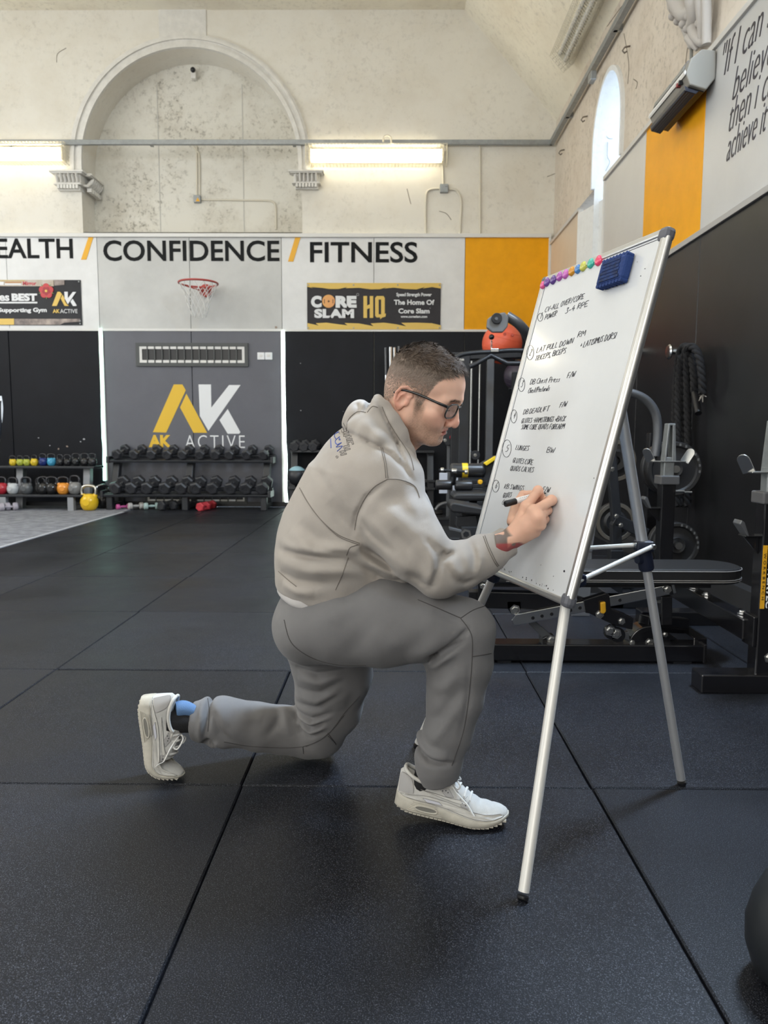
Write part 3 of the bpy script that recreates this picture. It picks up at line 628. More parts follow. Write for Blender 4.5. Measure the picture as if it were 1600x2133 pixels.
gtext('Supporting', -14, 288, 362, 412, m_bwht, .04); gtext('Gym', 308, 432, 360, 412, m_bwht, .04)
gtext('AK', 489, 553, 374, 409, m_byel, .03); gtext('ACTIVE', 558, 717, 373, 410, m_bwht, 0)
G = lambda pts, m: patch(pts, m, 'emblem_bar')
G([(536, 214), (560, 214), (578, 236), (530, 345), (486, 345)], m_byel); G([(584, 240), (640, 345), (602, 345), (566, 276)], m_byel)
G([(600, 214), (632, 214), (633, 274), (678, 216), (709, 216), (628, 336), (604, 296)], m_bwht); G([(676, 278), (714, 338), (710, 346), (680, 346), (656, 306)], m_bwht)
rc = gz(428, 205, .0205); rr = 70/4.444*pxm(YB); m_rose = mat('rose_red', (.55, .055, .06), .5); m_rose2 = mat('rose_dark', (.36, .03, .04), .5)
for lay, (n_p, rad, off, m) in enumerate(((5, .62, 0, m_rose), (5, .36, pi/5, m_rose2))):
    for i in range(n_p):
        an = pi/2+off+2*pi*i/n_p; c2 = rc+Vector((math.cos(an)*rr*rad*.85, -.002*lay, math.sin(an)*rr*rad*.85))
        M().lathe([(0, .004), (rr*rad*.68, .003), (rr*rad*.74, 0)], c2, (0, -1, 0), 18).build('rose_petal', m, b2)
M().lathe([(0, .006), (rr*.16, .004), (rr*.18, 0)], rc+Vector((0, -.004, 0)), (0, -1, 0), 14).build('rose_centre', m_byel, b2)
for i in range(5):
    an = -pi/2+2*pi*i/5; d_ = Vector((math.cos(an), 0, math.sin(an))); n2 = Vector((-d_.z, 0, d_.x))
    M().prism([rc+d_*rr*.7+n2*rr*.12, rc+d_*rr*1.06, rc+d_*rr*.7-n2*rr*.12], (0, -.002, 0)).build('rose_sepal', mat('sepal_green', (.18, .22, .06), .5), b2)
for x, y in ((730, 117), (742, 482), (742, 507)): p = gz(x, y, .02); M().lathe([(.004, 0), (.004, .004), (.010, .003), (.011, 0)], p, (0, -1, 0), 12).build('eyelet', m_steel, b2)
# chips knocked out of the boards and pads
m_chip = mat('bare_chipboard', (.34, .27, .22), .8); m_scuff = mat('pale_scuff', (.42, .43, .45), .7)
for i, (x, y, r) in enumerate(((575, 682, .03), (140, 930, .018), (122, 935, .016), (104, 928, .012), (80, 912, .012), (175, 915, .02), (168, 920, .014), (549, 690, .012), (626, 757, .008), (627, 855, .010), (715, 857, .006))):
    p = P(x, y, Y=YB-.005); pts = [p+Vector((math.cos(a)*r*random.uniform(.5, 1.2), 0, math.sin(a)*r*random.uniform(.4, .9))) for a in np.linspace(0, 2*pi, 8)[:-1]]
    M().prism(pts, (0, -.002, 0)).build('chip', m_chip if i == 0 or i in (1, 2) else m_scuff, wb)
# ---- right wall: quote, heater, corbel, hooks ----
FQ = frame((XR-.002, 0, 0), (0, -1, 0), (0, 0, 1))
m_script = mat('black_script_lettering', (.035, .03, .04), .5)
qt = thing('wall_quote', Vector((XR, rw(1560, 300)[0], rw(1560, 300)[1])), 'slanted black quotation If I can see on the pale right boards', 'lettering')
def quote(s, xl, yl_base, xr_, h):
    y0, z0 = rw(xl, yl_base); y1 = y0-(rw(xl, 200)[0]-rw(xr_, 200)[0])
    text_obj(s, 'quote_line', FQ, -y0, -y1, z0-.06*h, z0+h, m_script, .003, -.014, qt, .45, 1.0)
quote('"If I can see', 1505, 158, 1640, .19); quote('believe it.', 1526, 207, 1640, .17); quote('then i can', 1519, 272, 1622, .17); quote('achieve it"', 1514, 334, 1604, .17)
ya, yb_ = 5.12, 5.80
ht = thing('wall_heater', (XR-.09, (ya+yb_)/2, 3.3), 'cream electric wall heater with a black louvre above the orange board', 'heater')
m_heat = mat('cream_enamel', (.27, .255, .225), .5); m_heatg = mat('grey_grille', (.27, .27, .25), .5)
zt_, zb2 = P(1415, 153, X=2.0).z, P(1410, 205, X=1.95).z
sec = [(XR-.005, zt_), (XR-.10, zt_+.01), (XR-.17, zt_-.05), (XR-.20, zb2+.07), (XR-.17, zb2), (XR-.06, zb2-.03), (XR-.005, zb2+.04)]
M().prism([(x, ya, z) for x, z in sec], (0, yb_-ya, 0)).build('body', m_heat, ht, bev=.008)
M().prism([(XR-.168, ya+.03, zb2-.001), (XR-.065, ya+.03, zb2-.029), (XR-.065, ya+.03, zb2-.036), (XR-.168, ya+.03, zb2-.008)], (0, yb_-ya-.05, 0)).build('outlet', m_black, ht)
M().prism([(XR-.2, ya+.02, zb2+.005), (XR-.165, ya+.02, zb2-.012), (XR-.10, ya+.02, zb2-.03), (XR-.12, ya+.02, zb2-.05), (XR-.19, ya+.02, zb2-.03)], (0, yb_-ya-.03, 0)).build('louvre', mat('navy_louvre', (.012, .015, .03), .3), ht, bev=.004)
for i in range(5): M().prism([(XR-.196+.0155*i, ya+.03, zb2-.022-.006*i), (XR-.192+.0155*i, ya+.03, zb2-.02-.006*i), (XR-.19+.0155*i, ya+.03, zb2-.033-.005*i)], (0, yb_-ya-.05, 0)).build('louvre_slat', mat('navy_louvre', (0, 0, 0)), ht)
M().prism([(XR-.187, ya+.08, zb2+.12), (XR-.179, ya+.08, zt_-.06), (XR-.184, ya+.08, zt_-.06), (XR-.192, ya+.08, zb2+.12)], (0, .22, 0)).build('intake_grille', m_heatg, ht)
M().prism([(XR-.187, ya+.33, zb2+.12), (XR-.179, ya+.33, zt_-.06), (XR-.184, ya+.33, zt_-.06), (XR-.192, ya+.33, zb2+.12)], (0, .30, 0)).build('intake_grille', m_heatg, ht)
M().prism([(XR-.205, ya+.0, zb2+.095), (XR-.198, ya, zb2+.08), (XR-.204, ya, zb2+.06), (XR-.21, ya, zb2+.075)], (0, yb_-ya, 0)).build('trim_strip', m_trim, ht)
M().box((XR-.215, ya+.07, zb2+.035), (XR-.19, ya+.09, zb2+.06)).build('rocker_switch', m_black, ht); M().box((XR-.215, ya+.11, zb2+.035), (XR-.19, ya+.13, zb2+.06)).build('indicator', mat('dull_red', (.3, .05, .05), .4), ht)
p = P(1441, 160, X=XR-.05); t = tag(M().box((XR-.11, p.y-.07, p.z-.09), (XR-.0, p.y+.07, p.z+.08)).build('isolator_switch', mat('grey_plastic', (.22, .22, .23), .45), bev=.012), 'grey isolator switch beside the wall heater', 'switch')
M().box((XR-.125, p.y-.02, p.z-.02), (XR-.10, p.y+.02, p.z+.04)).build('switch_lever', m_trim, t, bev=.004)
M().tube(bez([p+Vector((0, .02, .05)), p+Vector((.03, .1, .35)), p+Vector((.04, .06, .8)), p+Vector((.05, .1, 1.3))], 6), .012, 6).build('cable', m_heatg, t, smooth=60)
# ornate plaster corbel
cb = thing('plaster_corbel', (XR, P(1440, 80, X=XR).y, P(1440, 100, X=XR).z), 'ornate scrolled plaster corbel at the top of the right wall', 'corbel')
m_corb = mat('grey_plaster_ornament', (.50, .47, .44), .8, bump=.4, bscale=40)
def cpt(x, y, d): return P(x, y, X=XP-d)
for i, (pts, rs) in enumerate((([(1400, -20), (1412, 12), (1425, 30), (1440, 22), (1436, 8)], [.10, .09, .08, .06, .04]), ([(1445, -20), (1450, 20), (1446, 45), (1436, 55)], [.12, .10, .08, .05]), ([(1440, 55), (1447, 72), (1462, 88), (1470, 78)], [.05, .06, .05, .03]), ([(1432, 78), (1444, 90), (1452, 104)], [.04, .05, .02]), ([(1462, -20), (1464, 30), (1462, 85)], [.09, .07, .04]), ([(1405, 2), (1402, 20), (1412, 34)], [.06, .05, .02]), ([(1470, -30), (1472, 20), (1472, 92)], [.05, .05, .05]))):
    M().tube(bez([cpt(x, y, .10-.02*k) for k, (x, y) in enumerate(pts)], 5), list(np.interp(np.linspace(0, 1, 5*(len(pts)-1)+1), np.linspace(0, 1, len(rs)), [r_*.62 for r_ in rs])), 12).build('scroll', m_corb, cb, smooth=60)
for x, y, r_ in ((1402, 34, .03), (1412, 44, .028), (1424, 50, .03), (1432, 60, .028), (1440, 96, .022), (1450, 60, .03), (1458, 48, .03), (1420, 8, .035), (1436, 34, .03)): M().sphere(cpt(x, y, .06), r_, 12, 8, (1.2, 1, 1)).build('berry', m_corb, cb, smooth=60)
M().prism([P(x, y, X=XP-.005) for x, y in ((1396, -40), (1402, 20), (1430, 60), (1446, 100), (1466, 100), (1478, 60), (1480, -40))], (-.05, 0, 0)).build('back_plaque', m_corb, cb, bev=.012)
# hooks, battle rope
m_chrome = mat('chrome', (.62, .63, .64), .18, 1.0)
def hook(x, y, lab):
    p = P(x, y, X=XR-.01); t = thing('rope_hook', p, lab, 'hook')
    M().lathe([(0, .0), (.055, 0), (.055, .008), (.03, .012), (.022, .09), (.05, .095), (.055, .105), (.045, .115), (0, .116)], p, (-1, 0, 0), 20).build('peg', m_chrome, t, smooth=35); return p
hook(1327, 731, 'empty round chrome hook on the dark pads beside the whiteboard'); hook(1424, 733, 'round chrome hook holding the battle rope')
m_rope = mat('black_rope', (.008, .008, .010), .85, bump=.6, bscale=300); m_fray = mat('frayed_rope_end', (.35, .33, .3), .9)
xr0 = XR-.075
def rp(pts): return bez([P(x, y, X=xr0-dx) for x, y, dx in pts], 6)
rope = thing('battle_rope', P(1425, 1050, X=xr0), 'thick black twisted battle rope looped over the wall hook', 'rope')
paths = [[(1407, 1055, 0), (1407, 960, .0), (1406, 860, .0), (1410, 780, .0), (1416, 735, .02), (1428, 722, .03), (1440, 740, .02), (1446, 790, .01), (1446, 818, .0)],
         [(1421, 1055, .02), (1421, 960, .02), (1419, 860, .02), (1421, 780, .03), (1428, 735, .05), (1440, 722, .05), (1455, 738, .03), (1462, 780, .02), (1464, 822, .01)],
         [(1432, 1055, .0), (1433, 960, .0), (1432, 860, .0), (1431, 780, .02), (1432, 730, .05)],
         [(1413, 1055, .045), (1413, 960, .045), (1413, 880, .045), (1414, 800, .045), (1420, 738, .06)]]
for pts in paths:
    ctr = rp(pts); ctr2 = []
    for i in range(len(ctr)-1):
        for k in range(3): ctr2.append(ctr[i].lerp(ctr[i+1], k/3))
    q = M(); r0 = .013
    for st in range(3):
        hp_ = []; dist = 0
        for i, p in enumerate(ctr2):
            t_ = (ctr2[min(i+1, len(ctr2)-1)]-ctr2[max(i-1, 0)]).normalized(); x_ = t_.cross(Vector((1, .2, 0))).normalized(); y_ = x_.cross(t_)
            if i: dist += (p-ctr2[i-1]).length
            an = dist*2*pi/.13+st*2*pi/3; hp_.append(p+x_*math.cos(an)*r0+y_*math.sin(an)*r0)
        q.tube(hp_, .0145, 6)
    q.build('rope_length', m_rope, rope, smooth=60)
a, b = P(1446, 815, X=xr0), P(1455, 861, X=xr0-.02); M().tube([a, a.lerp(b, .5), b], [.021, .024, .022], 10).build('taped_handle', m_black, rope, smooth=50)
e = P(1464, 822, X=xr0)
for i in range(9): M().tube([e, e+Vector((random.uniform(-.03, .02), random.uniform(-.05, .05), random.uniform(-.06, .0)))], [.006, .003], 5).build('frayed_strand', m_fray, rope)
# ================= DUMBBELL RACK, KETTLEBELLS =================
m_rackblk = mat('rack_black_steel', (.022, .024, .029), .38, var=.2, vscale=6)
m_rubhex = mat('black_hex_rubber', (.030, .031, .036), .42, bump=.15, bscale=120)
m_hexend = mat('hex_end_face', (.045, .046, .052), .5)
m_grip = mat('knurled_steel_grip', (.32, .33, .34), .35, .9, bump=.4, bscale=500)
def dumbbell(name, r, hw, L, m_head, label, cat='dumbbell', group=None, rnd=False, m_h=None):
    "axis along Y, centred at its own origin, one flat down"
    t = thing(name, (0, 0, 0), label, cat, group)
    n = 20 if rnd else 6
    for s_ in (-1, 1):
        y0 = s_*L/2; z = (0, s_, 0); q = M()
        prof = [(0, 0), (r*.80, 0), (r, hw*.18), (r, hw*.82), (r*.80, hw), (r*.45, hw), (r*.42, hw*.94), (0, hw*.94)]
        q.lathe(prof, (0, y0, 0), z, n)
        if not rnd:      # turn so that a flat face is down
            q.xform(Matrix.Rotation(pi/6 if abs(min(v[2] for v in q.v)+r) < r*.05 else 0, 4, 'Y'))
        o = q.build('head', m_head, t, smooth=25 if not rnd else 40, loc=(0, 0, 0))
    M().lathe([(.013, -L/2), (.017, -L*.2), (.018, 0), (.017, L*.2), (.013, L/2)], (0, 0, 0), (0, 1, 0), 12).build('handle', m_h or m_grip, t, smooth=60, loc=(0, 0, 0))
    return t
YF = 9.66
a, b = P(228, 1060, Z=0).x, P(562, 1060, Z=0).x
a = P(226, 1060, Y=9.75).x; b = P(562, 1060, Y=9.75).x
rk = thing('dumbbell_rack', ((a+b)/2, 9.85, 0), 'black two tier rack of hex dumbbells against the grey pads', 'rack')
zt1 = P(400, 955, Y=9.98).z; zb1 = P(400, 1026, Y=9.70).z
for i, x in enumerate((a+.06, (a+b)/2-.02, b-.06)):
    M().box((x-.04, 9.62, 0), (x+.04, 9.72, zb1)).build('front_foot', m_rackblk, rk, bev=.008)
    M().beam((x, 9.72, .05), (x, 10.12, .05), .06, .06).build('floor_bar', m_rackblk, rk, bev=.006)
    M().prism([(x-.045, 9.78, zb1-.02), (x-.045, 9.90, zb1-.02), (x-.045, 10.06, zt1-.02), (x-.045, 9.94, zt1-.02)], (.09, 0, 0)).build('slanted_upright', m_rackblk, rk, bev=.008)
    M().box((x-.035, 10.05, .02), (x+.035, 10.12, zt1*.55)).build('rear_leg', m_rackblk, rk, bev=.006)
for nm, yy, zz in (('top', 9.97, zt1), ('low', 9.72, zb1)):
    for dy in (-.10, .12):
        M().beam((a-.03, yy+dy, zz+dy*.3), (b+.03, yy+dy, zz+dy*.3), .07, .035, up=(0, -.3, 1)).build('shelf_rail', m_rackblk, rk, bev=.006)
    M().box((a-.04, yy-.15, zz-.06), (a-.0, yy+.16, zz+.03)).build('end_cap', m_rackblk, rk, bev=.01); M().box((b-.0, yy-.15, zz-.06), (b+.04, yy+.16, zz+.03)).build('end_cap', m_rackblk, rk, bev=.01)
tops = [155, 300, 435, 570, 700, 835, 960, 1085, 1230, 1370]; bots = [135, 265, 400, 545, 680, 795, 930, 1080, 1215, 1350]
d0 = dumbbell('hex_dumbbell', .072, .075, .15, m_rubhex, 'x'); d1 = dumbbell('hex_dumbbell', .088, .09, .155, m_rubhex, 'x')
k = 0
for row, (src, xs_, yy, zz, rr) in enumerate(((d0, tops, 9.98, zt1, .072), (d1, bots, 9.73, zb1, .088))):
    for i, xx in enumerate(xs_):
        p = P(200+xx/4+12, 900, Y=yy)
        o = src if i == 0 else copy_tree(src)
        o.location = (p.x, yy, zz+rr*.9+.022); o.rotation_euler = (.29, 0, random.uniform(-.10, .08)+(-.05 if row else -.12))
        tag(o, 'black hex dumbbell on the %s tier of the rack, %s from the left' % (('upper', 'lower')[row], ORD[i]), None, 'dumbbells on the %s tier' % ('upper', 'lower')[row])
# small dumbbells on the floor below
def floor_db(x, y, r, hw, L, col, label, rnd=True, ang=.2, Y=9.72, nm='small_dumbbell'):
    m = mat(label[:24].replace(' ', '_'), col, .5); t = dumbbell(nm, r, hw, L, m, label, rnd=rnd, m_h=m)
    p = P(x, y, Y=Y); t.location = (p.x, Y, r*(.87 if not rnd else 1)+.002); t.rotation_euler = (0, 0, ang); return t
floor_db(257, 1056, .036, .05, .09, (.55, .10, .30), 'pink small dumbbell on the floor under the left of the rack', ang=-.9)
floor_db(283, 1056, .046, .055, .09, (.50, .48, .46), 'pale grey small dumbbell on the floor beside the pink one', ang=-1.0)
floor_db(316, 1056, .046, .055, .09, (.42, .55, .53), 'mint green small dumbbell on the floor under the rack', ang=-1.15)
floor_db(347, 1053, .068, .07, .12, (.022, .023, .027), 'black hex dumbbell on the floor beside the mint one', False, -.35, nm='hex_dumbbell')
floor_db(371, 1053, .068, .07, .12, (.023, .023, .027), 'black hex dumbbell on the floor against the middle rack foot', False, -.35, 9.80, nm='hex_dumbbell')
floor_db(424, 1055, .062, .06, .10, (.50, .035, .05), 'pinkish red hex dumbbell on the floor in front of the rack', False, -.25, 9.62, nm='hex_dumbbell')
floor_db(436, 1052, .062, .06, .10, (.45, .03, .04), 'red hex dumbbell half hidden behind the front red one', False, -.25, 9.80, nm='hex_dumbbell')
# ---- kettlebells ----
def kettlebell(col, r, label, name='kettlebell', gloss=.25, handle=None, ang=0, metal=0.0):
    m = mat('kettlebell_'+label[:22].replace(' ', '_'), col, gloss, metal, coat=.3); mh = mat('kettlebell_handle_steel', (.05, .05, .055), .3, .8) if handle is None else handle
    t = thing(name, (0, 0, 0), label, 'kettlebell')
    M().lathe([(0, 0), (r*.55, 0), (r*.72, r*.10), (r*.93, r*.50), (r, r*.92), (r*.95, r*1.25), (r*.78, r*1.6), (r*.55, r*1.8), (r*.3, r*1.88), (0, r*1.9)], (0, 0, 0), (0, 0, 1), 28).build('bell', m, t, smooth=60, loc=(0, 0, 0))
    a = .62*r; hp_ = bez([(-a, 0, r*1.45), (-a*1.28, 0, r*2.0), (-a*1.15, 0, r*2.55), (-a*.55, 0, r*2.78), (a*.55, 0, r*2.78), (a*1.15, 0, r*2.55), (a*1.28, 0, r*2.0), (a, 0, r*1.45)], 5)
    n = len(hp_); M().tube(hp_, [r*.24-.07*r*math.sin(pi*i/(n-1)) for i in range(n)], 12).build('handle', mh, t, smooth=60, loc=(0, 0, 0))
    for s_ in (-1, 1): M().tube([(s_*a*.9, 0, r*1.35), (s_*a*1.2, 0, r*1.85)], [r*.32, r*.24], 12).build('horn', m, t, smooth=60, loc=(0, 0, 0))
    M().lathe([(0, .004), (r*.38, .004), (r*.42, 0)], (0, -r*.985, r*.95), (0, -1, 0), 20).build('badge', m, t, loc=(0, 0, 0))
    t.rotation_euler = (0, 0, ang); return t
YK = 9.75
ks = thing('kettlebell_rack', (P(90, 1030, Y=YK).x, YK, 0), 'two tier black and silver kettlebell rack at the left of the back wall', 'rack')
m_silver = mat('silver_painted_steel', (.34, .35, .37), .4, .3)
zk1, zk2 = P(100, 971, Y=YK-.1).z, P(100, 1030, Y=YK-.22).z
xa_, xb_ = P(-120, 970, Y=YK).x, P(203, 970, Y=YK).x
M().box((xa_, YK-.12, zk1-.03), (xb_, YK+.22, zk1)).build('upper_shelf', m_rackblk, ks, bev=.006); M().box((xa_, YK-.28, zk2-.03), (P(176, 1030, Y=YK-.2).x, YK+.15, zk2)).build('lower_shelf', m_rackblk, ks, bev=.006)
for x in (38, 178):
    xx = P(x, 1000, Y=YK).x; M().prism([(xx-.045, YK-.02, 0), (xx-.045, YK+.09, 0), (xx-.045, YK+.16, zk1-.03), (xx-.045, YK+.05, zk1-.03)], (.09, 0, 0)).build('slanted_post', m_silver, ks, bev=.006)
for x in (10, 150):
    xx = P(x, 1050, Y=YK-.22).x; M().box((xx-.04, YK-.27, 0), (xx+.04, YK-.19, zk2-.03)).build('front_foot', m_silver, ks, bev=.006)
    M().beam((xx, YK-.2, .04), (xx+.05, YK+.25, .04), .05, .05).build('floor_bar', m_silver, ks, bev=.005)
M().beam((xa_, YK+.2, .05), (xb_, YK+.2, .05), .05, .05).build('rear_bar', m_rackblk, ks)
kz = lambda x: P(x/6.154, 968, Y=YK).x
tk = [(152, (.70, .50, .03), .046, 'small yellow kettlebell at the left end of the upper shelf'), (245, (.42, .46, .06), .046, 'small lime green kettlebell second on the upper shelf'), (330, (.40, .45, .06), .046, 'small lime green kettlebell third on the upper shelf'), (428, (.72, .48, .03), .050, 'small yellow kettlebell fourth on the upper shelf'), (540, (.015, .03, .16), .056, 'navy blue kettlebell on the upper shelf'), (648, (.06, .33, .52), .056, 'bright blue kettlebell on the upper shelf'), (760, (.012, .012, .014), .052, 'small black kettlebell just right of the bright blue one'), (855, (.013, .012, .014), .052, 'second black kettlebell right of the bright blue one'), (965, (.012, .013, .014), .058, 'third black kettlebell right of the bright blue one'), (1075, (.013, .012, .013), .058, 'fourth black kettlebell near the end of the upper shelf'), (1175, (.02, .021, .024), .058, 'black kettlebell at the right end of the upper shelf')]
for i, (x, col, r, lab) in enumerate(tk):
    t = kettlebell(col, r, lab, ang=random.uniform(-.3, .3)); t.location = (kz(x), YK+.03, zk1); t['group'] = 'kettlebells on the upper shelf'
lk = [(25, (.42, .02, .035), .078, 'dark red kettlebell on the lower shelf at the left edge'), (170, (.50, .52, .53), .076, 'pale silver kettlebell on the lower shelf'), (345, (.10, .105, .11), .078, 'dark grey kettlebell on the lower shelf'), (468, (.05, .052, .055), .072, 'charcoal kettlebell set back on the lower shelf'), (560, (.012, .012, .013), .080, 'glossy black kettlebell left of another on the lower shelf'), (668, (.012, .012, .014), .080, 'glossy black kettlebell beside the orange one'), (815, (.78, .30, .04), .080, 'orange kettlebell on the lower shelf'), (965, (.20, .20, .195), .086, 'pewter grey kettlebell at the right end of the lower shelf')]
for i, (x, col, r, lab) in enumerate(lk):
    t = kettlebell(col, r, lab, ang=random.uniform(-.25, .25)); back = .12 if 'set back' in lab else 0
    t.location = (P(x/6.154, 1028, Y=YK-.16).x, YK-.16+back, zk2); t['group'] = 'kettlebells on the lower shelf'
t = kettlebell((.82, .52, .02), .115, 'big yellow kettlebell with a steel handle on the carpet', handle=mat('polished_steel_handle', (.55, .53, .48), .2, 1.0)); p = P(193, 1062, Z=.0); t.location = (p.x, 9.55, .006)
t = kettlebell((.02, .02, .022), .11, 'black kettlebell with a chrome handle behind the yellow one', handle=m_chrome, ang=.9); t.location = (P(212, 1055, Y=9.82).x, 9.85, .004)
for i, (x, lab) in enumerate(((2, 'lilac grey round dumbbell on the carpet at the left edge'), (18, 'lilac grey round dumbbell under the kettlebell rack'))):
    floor_db(x, 1056, .052, .06, .10, (.40, .37, .42), lab, ang=-.9, Y=9.45+.02*i)
# ---- second dumbbell rack, half hidden behind the man ----
r2 = thing('dumbbell_rack', (P(660, 1040, Y=9.8).x, 9.85, 0), 'black dumbbell rack half hidden behind the kneeling man', 'rack')
xa2, xb2 = P(604, 1000, Y=9.8).x, P(905, 1000, Y=9.8).x
za, zb_ = P(650, 940, Y=9.95).z, P(650, 1000, Y=9.8).z
for x in (xa2+.05, xb2-.05):
    M().box((x-.04, 9.66, 0), (x+.04, 9.74, zb_)).build('front_foot', m_rackblk, r2, bev=.008)
    M().prism([(x-.045, 9.78, zb_-.1), (x-.045, 9.9, zb_-.1), (x-.045, 10.06, za), (x-.045, 9.94, za)], (.09, 0, 0)).build('slanted_upright', m_rackblk, r2, bev=.008)
    M().box((x-.035, 10.05, .0), (x+.035, 10.12, za*.6)).build('rear_leg', m_rackblk, r2, bev=.006); M().beam((x, 9.7, .03), (x, 10.1, .03), .07, .06).build('floor_bar', m_rackblk, r2)
for yy, zz in ((9.97, za), (9.75, zb_), (9.72, .30)):
    for dy in (-.09, .11): M().beam((xa2, yy+dy, zz), (xb2, yy+dy, zz), .06, .03).build('shelf_rail', m_rackblk, r2, bev=.005)
for row, (yy, zz) in enumerate(((9.98, za), (9.76, zb_))):
    for i in range(3):
        o = copy_tree(d0); o.location = (P(613+19*i, 940, Y=yy).x+.02, yy, zz+.075); o.rotation_euler = (.12, 0, -.02)
        tag(o, 'black hex dumbbell on the %s tier of the half hidden rack, %s from the left' % (('upper', 'lower')[row], ORD[i]), None, 'dumbbells on the half hidden rack')
mb = thing('medicine_ball', (P(617, 1010, Y=9.7).x, 9.70, .325), 'black medicine ball with a pale blue top on the half hidden rack', 'ball')
c_ = (P(619, 1012, Y=9.7).x, 9.70, .325+.13)
M().sphere(c_, .13, 20, 14).build('ball_body', m_rackblk, mb, smooth=60)
q = M(); q.lathe([(math.sin(a)*.1335, math.cos(a)*.1335) for a in np.linspace(.05, .95, 10)], c_, (0, 0, 1), 20).build('top_panel', mat('pale_blue_vinyl', (.30, .50, .58), .4), mb, smooth=60)
# thing standing at the left edge by the grey machine: dark frame of a cardio machine
lm = thing('exercise_machine', (P(-30, 1000, Y=7.0).x, 7.0, 0), 'dark exercise machine just showing at the left edge', 'machine')
M().tube(bez([P(-60, 1010, Y=7), P(-20, 960, Y=7), P(-2, 900, Y=7), P(0, 835, Y=7)], 6), .022, 10).build('curved_frame', m_rackblk, lm, smooth=60)
M().tube(bez([P(2, 880, Y=7), P(4, 850, Y=7), P(1, 825, Y=7)], 5), .012, 8).build('grip', m_letterw, lm, smooth=60)
M().box((P(-60, 1000, Y=7).x-.5, 6.8, 0), (P(-60, 1000, Y=7).x+.06, 7.2, .08)).build('base', m_rackblk, lm, bev=.02)
M().tube([P(-60, 1010, Y=7)+Vector((0, 0, .02)), (P(-60, 1000, Y=7).x, 7.0, .1)], .03, 10).build('stand', m_rackblk, lm)
# ================= STRENGTH MACHINES =================
m_gloss = mat('gloss_black_steel', (.008, .008, .010), .22, coat=.4)
m_vinyl = mat('black_bench_vinyl', (.022, .022, .024), .34, bump=.12, bscale=250)
m_gun = mat('gunmetal_steel', (.13, .135, .145), .35, .4)
m_bolt = mat('zinc_bolt', (.55, .55, .54), .28, 1.0)
m_yelp = mat('yellow_plastic', (.80, .42, .02), .35); m_bandy = mat('yellow_vinyl_band', (.80, .55, .02), .4)
m_plate = mat('cast_iron_plate', (.022, .022, .024), .45, bump=.15, bscale=150)
def bolt(p, parent, r=.011, ax=(0, -1, 0), nm='bolt'):
    M().lathe([(0, .009), (r*.8, .009), (r, .007), (r, .002), (r*1.5, .002), (r*1.5, 0)], p, ax, 6).build(nm, m_bolt, parent)
def plate_px(pts, Y, th, parent, m, nm, bev=.003):
    "flat steel plate with the photo outline pts, front face at depth Y"
    return M().prism([P(x, y, Y=Y) for x, y in pts], (0, th, 0)).build(nm, m, parent, bev=bev)
def disc(c, r, th, ax, m, parent, nm, n=28):
    return M().lathe([(0, 0), (r*.92, 0), (r, th*.2), (r, th*.8), (r*.92, th), (0, th)], c, ax, n).build(nm, m, parent, smooth=35)
